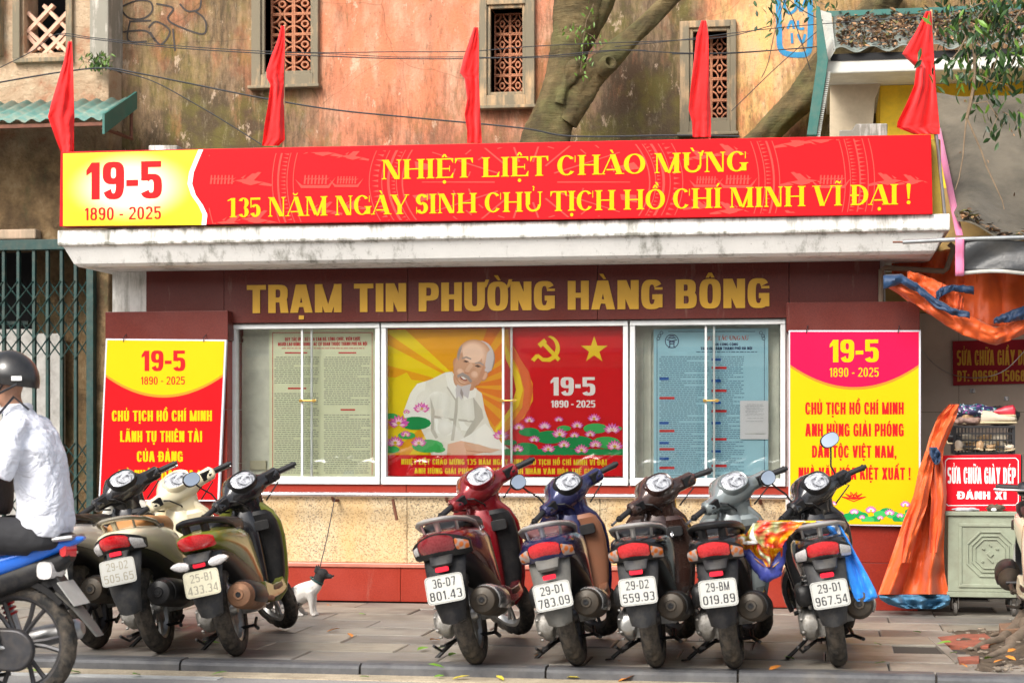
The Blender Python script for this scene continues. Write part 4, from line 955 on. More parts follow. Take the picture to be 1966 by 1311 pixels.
b = MB(); Y = .20; b.bb(wx(481, Y), wx(512, Y), Y - .02, Y, wz(496, 901, Y), wz(496, 884, Y)); o = b.build('wall_socket', mat('beige_socket', (.5, .46, .33), .4), smooth=0, bevel=.003); tag(o, 'small beige electric socket low on the wall of the left case', 'socket')
# centre poster: elderly man in a pale shirt in front of sun rays, lotus flowers, red field
YC = .085
c5 = lambda x, y: (640 + x / 2.979, 500 + y / 2.979)
p4 = paper(YC, (744, 629, 1196, 914), 'celebration_poster', VR, 'big poster of smiling elderly man with goatee, sun rays, red field and lotuses', 'poster', .005); f = Flat(YC - .001)
P = lambda pts, m, ly: f.px([c5(*p) for p in pts], m, ly)
A_, B_ = W(745, 873, YC), W(966, 631, YC); RY1 = flat('print_golden_yellow', (.80, .62, .005), .3); RY2 = flat('print_amber', (.78, .36, .006), .3); RY3 = flat('print_burnt_orange', (.74, .19, .006), .3); RY4 = flat('print_light_orange', (.78, .42, .12), .3)
f.clip = (A_.x, B_.x, A_.z, B_.z); cxr, cyr = 760, 720; ang = 100; i = 0
P([(300, 390), (1000, 390), (1000, 1120), (300, 1120)], RY2, 0)
while ang < 460:
    a0, a1 = R(ang), R(ang + 9 + (i % 3) * 2); d = (ang + 360) % 360
    m = RY1 if 100 < d < 225 else (RY3 if (d < 100 or d > 275) else RY2)
    P([(cxr, cyr), (cxr + 1200 * math.cos(a0), cyr + 1200 * math.sin(a0)), (cxr + 1200 * math.cos(a1), cyr + 1200 * math.sin(a1))], m, 1); ang += 19; i += 1
P([(310, 690), (310, 900), (560, 900), (500, 760), (420, 640)], RY1, 1.5)
f.clip = None
P([(960, 393), (1020, 393), (1025, 480), (1100, 620), (1140, 700), (1142, 800), (1090, 900), (960, 1000), (900, 980), (1000, 860), (1060, 760), (1050, 660), (990, 560), (965, 480)], RY2, 2)
P([(1000, 393), (1022, 393), (1030, 500), (1120, 640), (1143, 740), (1120, 850), (1060, 930), (1000, 960), (1080, 840), (1092, 740), (1060, 620), (1010, 520)], flat('print_orange_band', (.7, .14, .03)), 3)
P([(985, 480), (1020, 560), (1068, 660), (1085, 740), (1060, 830), (960, 950), (920, 1000), (930, 960), (1020, 830), (1045, 740), (1030, 660), (985, 560)], RY1, 4)
RED = VR
P([(1060, 393), (1062, 393), (1062, 395)], RED, 2)
# hammer and sickle, star
YEL = flat('print_emblem_yellow', (.80, .60, .02)); pts = []
for i in range(15): a = R(-75 + i * 13.5); pts.append((1222 + 74 * math.cos(a), 503 + 76 * math.sin(a)))
for i in range(15): a = R(-75 + (14 - i) * 13.5); pts.append((1210 + 62 * math.cos(a), 497 + 62 * math.sin(a)))
P(pts, YEL, 3); P([(1130, 566), (1160, 535), (1178, 548), (1150, 580)], YEL, 3); P([(1160, 548), (1172, 534), (1200, 556), (1245, 560), (1262, 566), (1240, 580), (1195, 578)], YEL, 3.3)
P([(1168, 478), (1206, 446), (1222, 466), (1186, 500)], YEL, 3.6); P([(1196, 484), (1214, 470), (1300, 562), (1284, 578)], YEL, 3.9)
st = [(1492 + (80 if i % 2 == 0 else 31) * math.sin(R(36 * i)), 512 - (80 if i % 2 == 0 else 31) * math.cos(R(36 * i))) for i in range(10)]; P(st, YEL, 3)
f.text('19·5', NUM, 1057, 1143, 759, 724, VW, 3); f.text('1890 - 2025', NUM, 1058, 1143, 782, 768.5, VW, 3)
# man
def E(cx, cy, rx, ry, m, ly, rot=0, **kw): a, c = c5(cx, cy); f.ell(a, c, rx / 2.979, ry / 2.979, m, ly, rot, **kw)
SH = flat('print_shirt_beige', (.78, .76, .70)); SH2 = flat('print_shirt_shadow', (.52, .49, .43)); SH3 = flat('print_shirt_light', (.88, .87, .83)); SK = flat('print_skin', (.74, .44, .30)); SK2 = flat('print_skin_shadow', (.56, .28, .17)); SK3 = flat('print_skin_light', (.72, .46, .33)); HR = flat('print_white_hair', (.60, .56, .58)); HR2 = flat('print_grey_hair', (.36, .31, .30)); DK = flat('print_dark_line', (.10, .05, .04))
P([(400, 870), (440, 760), (480, 705), (560, 680), (640, 640), (680, 635), (740, 730), (800, 720), (850, 760), (865, 850), (900, 950), (960, 1040), (1005, 1075), (1020, 1112), (560, 1112), (540, 1040), (500, 960), (420, 930)], SH, 5)
P([(400, 870), (440, 760), (480, 705), (530, 690), (520, 780), (560, 900), (560, 960), (480, 955), (420, 940)], SH3, 5.5)
P([(555, 780), (580, 860), (575, 960), (600, 1010), (585, 1020), (558, 975), (560, 880)], SH2, 6); P([(575, 885), (690, 905), (690, 990), (655, 1000), (590, 985)], SH3, 6); P([(575, 885), (690, 905), (688, 918), (576, 900)], SH2, 6.3); P([(715, 905), (800, 915), (790, 975), (730, 970)], SH3, 6); P([(715, 905), (800, 915), (799, 926), (716, 917)], SH2, 6.3)
P([(700, 740), (714, 740), (712, 860), (690, 1030), (672, 1030), (694, 860)], SH2, 6.2); P([(640, 645), (672, 640), (720, 735), (700, 790), (655, 720)], SH3, 6.5); P([(655, 720), (700, 790), (696, 800), (648, 725)], SH2, 6.7); P([(760, 735), (820, 730), (815, 780), (745, 800)], SH3, 6.5)
P([(800, 780), (850, 850), (860, 900), (790, 990), (740, 1030), (760, 980), (810, 900)], SH2, 6.4); P([(700, 1040), (790, 990), (870, 930), (960, 1040), (1005, 1090), (860, 1060), (790, 1040)], SH3, 6.9)
P([(655, 1050), (730, 1030), (800, 1045), (880, 1070), (870, 1095), (800, 1112), (650, 1112)], SK, 7.5); P([(750, 1045), (830, 1050), (905, 1075), (960, 1080), (900, 1100), (820, 1090)], SK3, 7.8)
for k in range(4): P([(760 + k * 24, 1084 + k * 2), (840 + k * 18, 1096), (840 + k * 18, 1099), (760 + k * 24, 1088 + k * 2)], SK2, 8)
P([(690, 640), (700, 700), (730, 760), (800, 740), (840, 680)], SK2, 7)
E(838, 566, 86, 100, HR2, 7.1, 12); E(834, 556, 84, 98, HR, 7.2, 12); E(700, 588, 15, 30, SK2, 7.4); E(864, 662, 17, 30, SK2, 7.6, 25); E(866, 660, 11, 22, SK, 7.8, 25)
skin = [flat('print_skin_tone_%s' % n_, tuple(.58 + (.88 - .58) * t if j == 0 else (.31 + (.62 - .31) * t if j == 1 else .19 + (.48 - .19) * t) for j in range(3))) for n_, t in zip(('shade', 'warm', 'mid', 'fair', 'light', 'pale', 'glow'), (0, .16, .33, .5, .66, .83, 1))]
for i, m in enumerate(skin): t = i / 6; E(806 - 8 * t, 546 - 14 * t, 98 - 40 * t, 94 - 40 * t, m, 8 + i * .1, 14)
for i, m in enumerate(skin[:6]): t = i / 6; E(776 - 12 * t, 606 - 18 * t, 86 - 50 * t, 112 - 76 * t, m, 8.35 + i * .1 if i else 8.1, 18)
for i, m in enumerate(skin[:5]): t = i / 6; E(754 - 6 * t, 668 - 4 * t, 66 - 40 * t, 74 - 54 * t, m, 8.36 + i * .1, 20)
for i, m in enumerate(skin[2:6]): E(728 - i, 636 - i, 26 - 5 * i, 22 - 4 * i, m, 8.95 + i * .03, 20); E(806 + i, 652 - i, 26 - 5 * i, 24 - 4 * i, m, 8.95 + i * .03, 20)
P([(880, 530), (905, 500), (920, 560), (905, 630), (880, 640), (868, 600)], HR, 9); P([(708, 545), (722, 500), (740, 480), (728, 530), (716, 575)], HR2, 9); P([(840, 640), (862, 600), (868, 640), (846, 690), (820, 720), (826, 690)], SK2, 8.9)
P([(735, 556), (762, 548), (790, 560), (788, 568), (760, 558), (736, 564)], HR2, 9.2); P([(812, 584), (842, 580), (862, 596), (858, 602), (838, 590), (812, 592)], HR2, 9.2)
P([(742, 578), (758, 570), (778, 578), (762, 584)], DK, 9.3); P([(808, 602), (826, 596), (848, 608), (828, 612)], DK, 9.3); P([(786, 580), (800, 600), (776, 640), (752, 636), (758, 620)], SK3, 9.1); P([(750, 634), (772, 642), (784, 634), (772, 650), (752, 644)], SK2, 9.4)
P([(708, 655), (740, 640), (775, 660), (796, 690), (786, 700), (760, 672), (735, 660), (712, 672)], HR2, 9.5); P([(724, 664), (744, 664), (764, 682), (768, 688), (752, 688), (730, 678)], flat('print_mouth', (.3, .04, .03)), 9.6); P([(728, 665), (745, 665), (763, 681), (746, 680)], VW, 9.8)
P([(708, 708), (735, 720), (790, 705), (780, 745), (772, 790), (742, 768), (735, 800), (718, 775), (705, 790), (700, 740)], HR, 9.5); P([(730, 725), (745, 760), (740, 790), (726, 760)], HR2, 9.8); P([(760, 725), (765, 770), (756, 760)], HR2, 9.8)
shirt = [flat('print_shirt_tone_%s' % n_, tuple(a * (1 - t) + b_ * t for a, b_ in zip((.76, .74, .68), (.84, .82, .77)))) for n_, t in zip(('dim', 'soft', 'mid', 'fair', 'bright'), (0, .25, .5, .75, 1))]
for cx, cy, rx, ry, ro in ((500, 800, 70, 110, 20), (630, 830, 40, 110, 4), (770, 850, 44, 100, -6), (640, 950, 44, 50, 0), (860, 980, 60, 50, 30)):
    for i, m in enumerate(shirt): t = i / 5; E(cx, cy, rx * (1 - t), ry * (1 - t * .8), m, 6.0 + i * .06, ro)
# flowers
for x, y, r in ((330, 890, 40), (470, 930, 90), (540, 1060, 90), (330, 1080, 50), (420, 1000, 50), (600, 1080, 42), (1120, 980, 60), (1240, 1010, 90), (1320, 960, 40), (1400, 1040, 90), (1500, 960, 70), (1560, 1040, 80), (1100, 1070, 70), (1010, 1040, 40), (1300, 1080, 60), (1620, 960, 32)): E(x, y, r, r * .42, PGR2 if int(x) % 3 == 0 else PGR, 10 + (x % 5) * .08, k=14)
for x in range(1000, 1650, 40): E(x, 1095, 34, 20, PGR, 10.1, k=10)
for x, y, r in ((375, 940, 66), (505, 855, 52), (420, 870, 22), (355, 1050, 56), (490, 1050, 50), (415, 1000, 34), (960, 1010, 52), (1062, 960, 38), (1122, 920, 36), (1210, 955, 42), (1290, 915, 30), (1295, 1000, 50), (1395, 950, 40), (1492, 910, 42), (1595, 975, 54), (1150, 1030, 36), (1230, 1085, 44), (1320, 1060, 40), (1420, 1090, 46), (1500, 1060, 42), (1610, 1070, 52), (1055, 1085, 40), (1380, 1005, 32), (1470, 1000, 36)):
    a, c = c5(x, y); lotus(f, a, c, r / 2.979, PK, 11)
f.rectpx(744.5, 873.5, 1195.5, 913.5, VR, 14)
f.text('NHIỆT LIỆT CHÀO MỪNG 135 NĂM NGÀY SINH CHỦ TỊCH HỒ CHÍ MINH VĨ ĐẠI', COND, 771, 1165, 892, 881, YEL, 16); f.text('ANH HÙNG GIẢI PHÓNG DÂN TỘC, DANH NHÂN VĂN HÓA THẾ GIỚI', COND, 796, 1143, 909.5, 898.5, YEL, 16)
f.build('print', p4)

# ================================================================ flags
FLAG = m_cloth('red_flag_cloth', (.74, .008, .008), (.60, .005, .006), .85)
def cloth(name, rows, Y, m, parent=None, cols=18, amp=.035, folds=2.5, sub=4, dY=0.0, seed=1, solid=.0015, crump=0.0):
    """hanging cloth: rows are (y, x left, x right) in pixels on the plane Y; folds push it in and out of that plane"""
    r = random.Random(seed); full = []
    for (a, c) in zip(rows, rows[1:]):
        for t in range(sub): u = t / sub; full.append([a[k] + (c[k] - a[k]) * u for k in range(3)])
    full.append(list(rows[-1])); mb = MB(); ids = []; ph = r.uniform(0, 6)
    for j, (y, xl, xr) in enumerate(full):
        v = j / (len(full) - 1); row_ = []
        for i in range(cols + 1):
            u = i / cols; a_ = amp * min(1, .25 + v * 1.5)
            d = a_ * math.sin(u * folds * 2 * PI + ph + 1.3 * math.sin(v * 4 + ph)) + a_ * .4 * math.sin(u * folds * 4.3 * PI + v * 7)
            if crump: d += crump * 2.4 * ridge(u * 1.5 + v * .9, v * 3.8, seed * 3.1 + ph, 2)
            p = W(xl + (xr - xl) * u, y, Y + dY * v + d); row_.append(mb.pt(p))
        ids.append(row_)
    for a, c in zip(ids, ids[1:]):
        for i in range(cols): mb.face((a[i], a[i + 1], c[i + 1], c[i]))
    return mb.build(name, m, parent, smooth=180, solid=solid)
FL = [('red flag drooping at the left end of the banner, over the green awning', [(80, 131, 138), (120, 122, 140), (160, 110, 141), (200, 98, 142), (225, 92, 143), (250, 101, 142), (275, 110, 142), (292, 117, 142)], (137, 292, 137, 78)),
      ('red flag hanging in front of the left grille window', [(50, 540, 546), (80, 532, 547), (110, 520, 546), (135, 512, 545), (150, 512, 545), (163, 519, 545), (200, 515, 545), (240, 508, 546), (268, 505, 547), (280, 503, 535)], (544, 283, 546, 50)),
      ('narrow red flag just left of the middle grille window', [(53, 910, 918), (85, 899, 919), (115, 889, 919), (140, 883, 919), (152, 892, 919), (190, 897, 921), (220, 892, 922), (250, 897, 924), (275, 897, 925)], (919, 272, 918, 53)),
      ('red flag hanging in front of the right grille window', [(40, 1347, 1356), (70, 1337, 1360), (110, 1333, 1361), (160, 1327, 1362), (210, 1322, 1364), (235, 1329, 1365), (264, 1330, 1365)], (1362, 268, 1357, 40)),
      ('wide red flag at the right end of the banner, before the tin roof', [(22, 1778, 1788), (60, 1759, 1790), (104, 1732, 1793), (118, 1746, 1794), (130, 1759, 1795), (165, 1755, 1797), (200, 1740, 1800), (235, 1723, 1803), (245, 1722, 1804), (258, 1755, 1804)], (1796, 262, 1788, 20))]
WOODP = mat('flag_pole_wood', (.5, .36, .2), .6)
for i, (lab, rows, (a, b0, c, d0)) in enumerate(FL):
    fr = empty('flag', tuple(W(a, b0, Ys + .1)), label=lab, cat='flag', group='red flags standing along the banner'); org = Vector(fr.location)
    o = cloth('flag_cloth', rows, Ys + .06, FLAG, fr, amp=.022 if i != 4 else .034, folds=1.15 if i != 4 else 1.6, seed=i + 3, cols=34, sub=9, crump=.008); o.location = -org
    b = MB(); p, q = W(a, b0 + 6, Ys + .1), W(c, d0 - 1, Ys + .1); b.tube([tuple(p), tuple(q)], .008, 8); o = b.build('pole', WOODP, fr); o.location = -org

# ================================================================ tree
tr = empty('tree', label='mossy leaning tree trunk with forked limb behind the banner', cat='tree'); YT = 1.75
def limb(name, path, Y, parent, seed=0, n=40, lump=.06, dY=0, par=None):
    """path: (px, py, radius px)"""
    r = random.Random(seed); pts = []
    for i in range(len(path) - 1):
        p0, p1, p2, p3 = path[max(0, i - 1)], path[i], path[i + 1], path[min(len(path) - 1, i + 2)]
        for t in range(14):
            t /= 14; pts.append(tuple(.5 * ((2 * p1[k]) + (-p0[k] + p2[k]) * t + (2 * p0[k] - 5 * p1[k] + 4 * p2[k] - p3[k]) * t * t + (-p0[k] + 3 * p1[k] - 3 * p2[k] + p3[k]) * t ** 3) for k in range(3)))
    pts.append(path[-1]); mb = MB(); rings = []
    P3 = [W(x, y, Y + dY * i / len(pts)) for i, (x, y, _) in enumerate(pts)]
    for i, c in enumerate(P3):
        d = (P3[min(i + 1, len(P3) - 1)] - P3[max(i - 1, 0)]).normalized(); u = d.cross(Vector((0, 1, 0))).normalized(); v = u.cross(d).normalized(); rad = pts[i][2] / 245; ring = []
        for k in range(n):
            a = 2 * PI * k / n; rr_ = rad * (1 + lump * math.sin(3 * a + i * .125 + seed) + lump * .6 * math.sin(5 * a - i * .21) + .05 * ridge(a * 1.2, i * .22, seed) + .10 * ridge(a * 2.2, i * .05, seed + 5) + .012 * math.sin(i * 1.9 + 2 * math.sin(a))); ring.append(c + (u * math.cos(a) + v * math.sin(a)) * rr_)
        rings.append(ring)
    mb.loft(rings); return mb.build(name, BARK, parent, smooth=60)
trunk = limb('trunk', [(1030, 430, 60), (1046, 290, 50), (1062, 220, 42), (1082, 150, 37), (1096, 90, 38), (1106, 30, 44), (1120, -60, 50)], YT, tr, 1)
limb('limb', [(1082, 232, 30), (1112, 180, 30), (1140, 138, 27), (1172, 112, 25), (1210, 74, 19), (1250, 36, 17), (1296, -14, 17), (1340, -70, 15)], YT - .03, tr, 2)
limb('limb', [(1100, 100, 24), (1130, 50, 26), (1158, 0, 24), (1180, -60, 22)], YT + .05, tr, 4)
b = MB(); c = W(1168, 122, YT - .16); ax = Vector((.5, -.7, .3)).normalized(); old_ = b.M; b.M = Matrix.Translation(c) @ ax.to_track_quat('Z', 'Y').to_matrix().to_4x4(); b.lathe([(.075, -.09), (.07, .0), (.06, .025), (.042, .03), (.03, .0), (.01, -.03)], 16, 'Z'); b.build('knot', BARK, tr)
limb('limb', [(1075, 200, 14), (1084, 165, 12), (1096, 148, 16), (1108, 130, 20), (1118, 120, 12)], YT - .13, tr, 6, lump=.12)
t2 = empty('tree_limb', label='thick mossy limb slanting up beside the tin roof, behind the banner', cat='tree')
limb('trunk', [(1390, 340, 34), (1446, 282, 26), (1496, 230, 26), (1548, 182, 32), (1600, 120, 38), (1660, 50, 36), (1720, -40, 34)], YT + .6, t2, 9, lump=.1)

# ================================================================ cables
def cable(label, pts, Y, r=.006, mat_=BLACKW, name='cable', grp=None, dY=None):
    q = []
    for i in range(len(pts) - 1):
        p0, p1, p2, p3 = pts[max(0, i - 1)], pts[i], pts[i + 1], pts[min(len(pts) - 1, i + 2)]
        for t in range(8):
            t /= 8; x, y = (.5 * ((2 * p1[k]) + (-p0[k] + p2[k]) * t + (2 * p0[k] - 5 * p1[k] + 4 * p2[k] - p3[k]) * t * t + (-p0[k] + 3 * p1[k] - 3 * p2[k] + p3[k]) * t ** 3) for k in (0, 1))
            q.append(tuple(W(x, y, Y)))
    q.append(tuple(W(*pts[-1], Y))); b = MB(); b.tube(q, r, 6); return tag(b.build(name, mat_), label, 'cable', grp)
cable('thick black cable sagging from the left plant down behind the banner', [(-20, 162), (110, 140), (200, 131), (260, 140), (360, 160), (500, 188), (640, 211), (800, 227), (1000, 246), (1100, 262), (1300, 260), (1420, 262)], 1.15, .0068)
cable('black cable running down from the left plant to the second flag', [(205, 132), (290, 155), (380, 203), (450, 245), (505, 280)], 1.1, .005)
cable('upper thin cable crossing the salmon wall above the flags', [(-20, 140), (60, 100), (110, 66), (180, 73), (330, 88), (560, 101), (760, 100), (900, 99), (1050, 88), (1300, 78), (1400, 70), (1480, 50)], 1.2, .0036)
cable('paired thin cable just below the upper one', [(110, 66), (180, 76), (330, 92), (520, 104), (640, 109), (760, 113), (900, 113), (1050, 108), (1180, 97), (1300, 102), (1400, 102), (1560, 92)], 1.18, .0042)
cable('lowest of the three thin cables by the middle window', [(520, 101), (640, 104), (760, 110), (880, 110), (1050, 111), (1180, 98), (1240, 97)], 1.22, .003)
for i, (a, c, d) in enumerate((((1496, -10), (1540, 60), (1556, 130)), ((1500, -10), (1585, 75)), ((1508, -10), (1560, 150)), ((1420, 196), (1500, 120), (1572, 50)) if False else ((1408, 200), (1500, 115), (1585, 40)), ) if False else ()): pass
cable('cable slanting from the blue graffiti down to the roof corner', [(1498, -12), (1528, 50), (1556, 135)], 1.6, .004)
cable('cable fanning right from the blue graffiti to the roof edge', [(1502, -12), (1540, 20), (1585, 42)], 1.6, .004)
cable('cable rising from the right grille window to the roof corner', [(1404, 214), (1480, 140), (1530, 95), (1590, 42)], 1.6, .0035)
cable('cable crossing the blue graffiti level towards the tin roof', [(1290, 104), (1400, 103), (1500, 96), (1570, 90)], 1.5, .0045)
cable('thin cable dropping from the leaves to the banner left of the roof', [(1510, -10), (1488, 60), (1475, 120), (1462, 150)], 1.6, .003)
cable('long thin cable rising gently above the right grille window', [(1180, 90), (1300, 78), (1440, 60), (1560, 48), (1700, 38), (1800, 30)], 1.4, .0035)
# ================================================================ street side behind the camera, only in reflections; added to block sky, bounce fill
op = empty('opposite_street_front'); tag(op, kind='structure')
OPW = mat('opposite_wall_paint', (.55, .50, .40), .8, dirt=.4)
b = MB(); b.bb(-30, 34, -31, -30, -.5, 7.5); b.build('house_wall', OPW, op, smooth=0)
b = MB()
for i in range(16):
    x = -28 + i * 3.9; b.bb(x, x + 2.6, -30.05, -29.98, 0, 2.7)
    for z in (4.2,): b.bb(x + .3, x + 1.1, -30.05, -29.98, z, z + 1.4); b.bb(x + 1.6, x + 2.4, -30.05, -29.98, z, z + 1.4)
b.build('openings', mat('dark_opening', (.03, .03, .035), .4), op, smooth=0)
b = MB()
for i in range(8): b.bb(-28 + i * 7.8, -28 + i * 7.8 + 6.8, -29.95, -28.6, 3.0, 3.1)
b.build('shop_awnings', mat('opposite_awning', (.12, .16, .2), .7), op, smooth=0)

# ================================================================ neighbouring house on the right
nb = empty('neighbour_shop', label='small ochre neighbouring shop with tin roof and tiled front wall on the right', cat='building')
YW = .95
TILE = mat('beige_wall_tile', (.42, .33, .26), .3, 0, .1, 1.5, dirt=.2)
b = MB(); b.bb(wx(1696, YW), 7.5, YW + .012, YW + .2, 0, wz(1850, 598, YW)); b.build('wall', mat('tile_grout', (.12, .1, .08), .9), nb, smooth=0)
zt = wz(1850, 600, YW); xs = [wx(1700, YW), wx(1765, YW), wx(1766, YW) + .0 + (wx(1841, YW) - wx(1766, YW)), wx(1993, YW), wx(2145, YW), 6.4, 7.4]; zs = [0.01, wz(1850, 980, YW), wz(1850, 890, YW) * 0 + wz(1850, 791, YW), zt]
for i, (p, q) in enumerate(zip(xs, xs[1:])):
    for r0, r1 in zip(zs, zs[1:]):
        b = MB(); b.bb(p + .002, q - .002, YW, YW + .012, r0 + .002, r1 - .002); b.build('tile', TILE, nb, smooth=0)
b = MB(); b.bb(wx(1696, YW), 7.5, YW + .004, YW + .2, zt + .004, 3.05); b.build('upper_wall', mat('dirty_ochre_wall', (.40, .26, .09), .8, dirt=.4), nb, smooth=0)
zB0, zB1 = wz(1780, 136, .75), wz(1780, 108, .75)
b = MB(); b.bb(wx(1586, .75), 8.2, .75, 2.6, zB0, zB1); b.build('roof_slab', mat('offwhite_beam', (.62, .62, .55), .6, dirt=.15), nb, smooth=0, bevel=.012)
b = MB(); b.bb(wx(1690, 1.3), 8.2, 1.3, 2.6, 2.4, zB0 - .002); b.build('yellow_wall', YWALL, nb, smooth=0)
BEI = mat('beige_render', (.52, .43, .30), .8, dirt=.15); b = MB(); q = [W(u, v, 1.22) for u, v in ((1592, 330), (1680, 330), (1676, 240), (1680, 190), (1696, 148), (1594, 148))]; b.prism([(p.x, p.z) for p in q], 1.22, 1.32); b.build('beige_side_wall', BEI, nb, smooth=0)
# tin roof
rr0, rr1 = W(1600, 97, .7), W(1600, 34, 1.95); xr1 = 8.2
TIN = mat('grey_green_tin', (.17, .2, .18), .55, .2, .25, 3, dirt=.5, dirtc=(.16, .13, .09))
b = MB(); nn = 260; rg = []
for t in range(5):
    t /= 4; yy = .7 + (1.95 - .7) * t; zz = rr0.z + (rr1.z - rr0.z) * t; rg.append([(rr0.x + (xr1 - rr0.x) * i / nn, yy, zz + .022 * math.sin(i * PI / 5)) for i in range(nn + 1)])
b.loft(rg, closed=False); b.build('tin_sheet', TIN, nb, solid=.003)
b = MB(); b.bb(rr0.x - .02, xr1, .74, .78, rr0.z - .07, rr0.z - .02); b.build('roof_batten', DARK, nb, smooth=0)
b = MB(); b.box(((rr1.x + xr1) / 2 - .04, 1.96, rr1.z + .03), (xr1 - rr1.x + .2, .02, .045)); b.build('ridge_flashing', GREEN, nb, smooth=0)
b = MB(); q = [W(u, v, .66) for u, v in ((1567, 15), (1574, 17), (1590, 118), (1586, 150), (1568, 262), (1549, 262), (1569, 120))]; b.prism([(p.x, p.z) for p in q], .6, .7); b.build('side_flashing', GREEN, nb, smooth=0, bevel=.004)
b = MB(); a0, a1, c0, c1 = W(1574, 18, .7), W(1592, 22, .7), W(1602, 98, .66), W(1589, 120, .66)
b.loft([[tuple(W(1575, 20, 1.9)), tuple(W(1596, 26, 1.9)), tuple(W(1596, 30, 1.92))], [tuple(W(1590, 120, .66)), tuple(W(1604, 96, .67)), tuple(W(1602, 100, .69))]]); b.build('verge_flashing', mat('pale_flashing', (.45, .47, .43), .5, dirt=.3), nb, smooth=0)
b = MB()
for i in range(34):
    t = i / 33; p = W(1588 - 20 * t, 140 + 122 * t, .64); b.box((p.x + .012, p.y, p.z), (.028, .03, .008))
b.build('serrated_edge', mat('pale_flashing', (.45, .47, .43)), nb, smooth=0)['kind'] = 'stuff'
# dry leaves lying on the tin roof
LV = [mat('dry_leaf_tan', (.35, .2, .1), .7, var=.4, scale=30), mat('dry_leaf_brown', (.12, .065, .035), .8, var=.4, scale=30), mat('dry_leaf_olive', (.14, .13, .04), .7, var=.4, scale=30), mat('dry_leaf_dark', (.045, .03, .02), .8, var=.4, scale=30)]
def leafquad(mb, c, L, wd, yaw, pitch, roll):
    old_ = mb.M; mb.M = Matrix.Translation(c) @ Euler((pitch, roll, yaw)).to_matrix().to_4x4()
    p = [(0, -L / 2, 0), (wd / 2, -L * .12, .12 * wd), (wd * .36, L * .25, .1 * wd), (0, L / 2, -.04 * L), (-wd * .36, L * .25, .1 * wd), (-wd / 2, -L * .12, .12 * wd)]
    i = [mb.pt(q) for q in p]; k = mb.pt((0, 0, 0)); 
    for a in range(6): mb.face((i[a], i[(a + 1) % 6], k))
    mb.M = old_
b = MB(); r = random.Random(5)
for i in range(5200):
    t = min(1, max(0, r.random() ** .9)); x = rr0.x + .03 + r.random() * 3.4
    if t > .8 and r.random() < .75: continue
    ph = ((x - rr0.x) / (xr1 - rr0.x) * nn * PI / 5); b.cur = r.choice((0, 0, 1, 1, 1, 2, 3, 3))
    leafquad(b, (x, .7 + 1.25 * t, rr0.z + (rr1.z - rr0.z) * t + .022 * math.sin(ph) + .012 + r.random() * .03), r.uniform(.03, .07), r.uniform(.012, .03), r.uniform(0, 6.3), r.uniform(-.9, .9), r.uniform(-.9, .9))
tag(b.build('leaf_litter', LV, smooth=0), 'brown dry leaves covering the corrugated tin roof', 'leaves', kind='stuff')
# grey tarpaulin awning
aw2 = empty('tarpaulin_awning', label='sloping grey tarpaulin awning with pink edging and black hanging flap', cat='awning')
TARP = m_cloth('grey_tarpaulin', (.13, .108, .075), (.05, .042, .027), .75); PINK = m_cloth('pink_edging', (.62, .16, .30), (.5, .2, .3), .6); BTARP = m_cloth('black_tarpaulin', (.045, .047, .05), (.09, .085, .075), .28)
def sheet(name, f_, nu, nv, m, parent, solid=.003):
    mb = MB(); ids = [[mb.pt(f_(i / nu, j / nv)) for i in range(nu + 1)] for j in range(nv + 1)]
    for a, c in zip(ids, ids[1:]):
        for i in range(nu): mb.face((a[i], a[i + 1], c[i + 1], c[i]))
    return mb.build(name, m, parent, smooth=180, solid=solid)
TL, BL = W(1797, 188, .85), W(1838, 452, -.72); TRr, BRr = TL + Vector((3.2, 0, 0)), BL + Vector((3.2, 0, 0))
def aws(u, v): p = TL.lerp(TRr, u).lerp(BL.lerp(BRr, u), v); return p + Vector((0, 0, -.10 * math.sin(v * PI) + .05 * math.sin(u * 22 + 1.5 * v) * (.3 + v) + .09 * ridge(u * 5 + v, v * 1.3, 4.0, 2)))
sheet('tarpaulin', aws, 60, 24, TARP, aw2)
def pks(u, v): p = W(1800 + (1842 - 1800) * v, 250 + 206 * v, .5 - 1.24 * v) ; return p + Vector(((u - .5) * .045, -.01, .012))
sheet('edging', pks, 2, 14, PINK, aw2)
yv = -.76
def vls(u, v): p = W(1847, 463 + (522 - 463) * v, yv); return Vector((p.x + 2.9 * u, yv - .02 * math.sin(u * 26 + v * 5) - .015 * math.sin(u * 61 + v * 3) * v, p.z + .01 * math.sin(u * 30)))
sheet('hanging_flap', vls, 90, 10, BTARP, aw2)
def hem(u, v): p = W(1849, 521 + 7 * v, yv - .01); return Vector((p.x + 2.9 * u, yv - .024 - .02 * math.sin(u * 26 + 5) - .015 * math.sin(u * 61 + 3), p.z + .01 * math.sin(u * 30)))
sheet('hem', hem, 90, 1, mat('white_hem', (.45, .44, .4), .6, dirt=.6), aw2)
def pk2(u, v): p = W(1834 + 17 * u, 456 + 74 * v, yv - .03); return Vector((p.x, p.y - .008 * math.sin(v * 9), p.z))
sheet('edging', pk2, 3, 8, PINK, aw2)
b = MB(); p, q = W(1714, 465, yv - .02), W(1733, 465, yv - .02); b.tube([tuple(p), tuple(q)], .006, 8); b.build('pole_tip', RUST, aw2)
b = MB(); p, q = W(1733, 465, yv - .02), W(1850, 459, yv - .02); b.tube([tuple(p), tuple(q), (q.x + 2.8, q.y, q.z + .03)], .0145, 10); b.build('front_pole', mat('galvanised_tube', (.35, .37, .38), .4, .6, .15, dirt=.3), aw2)
b = MB()
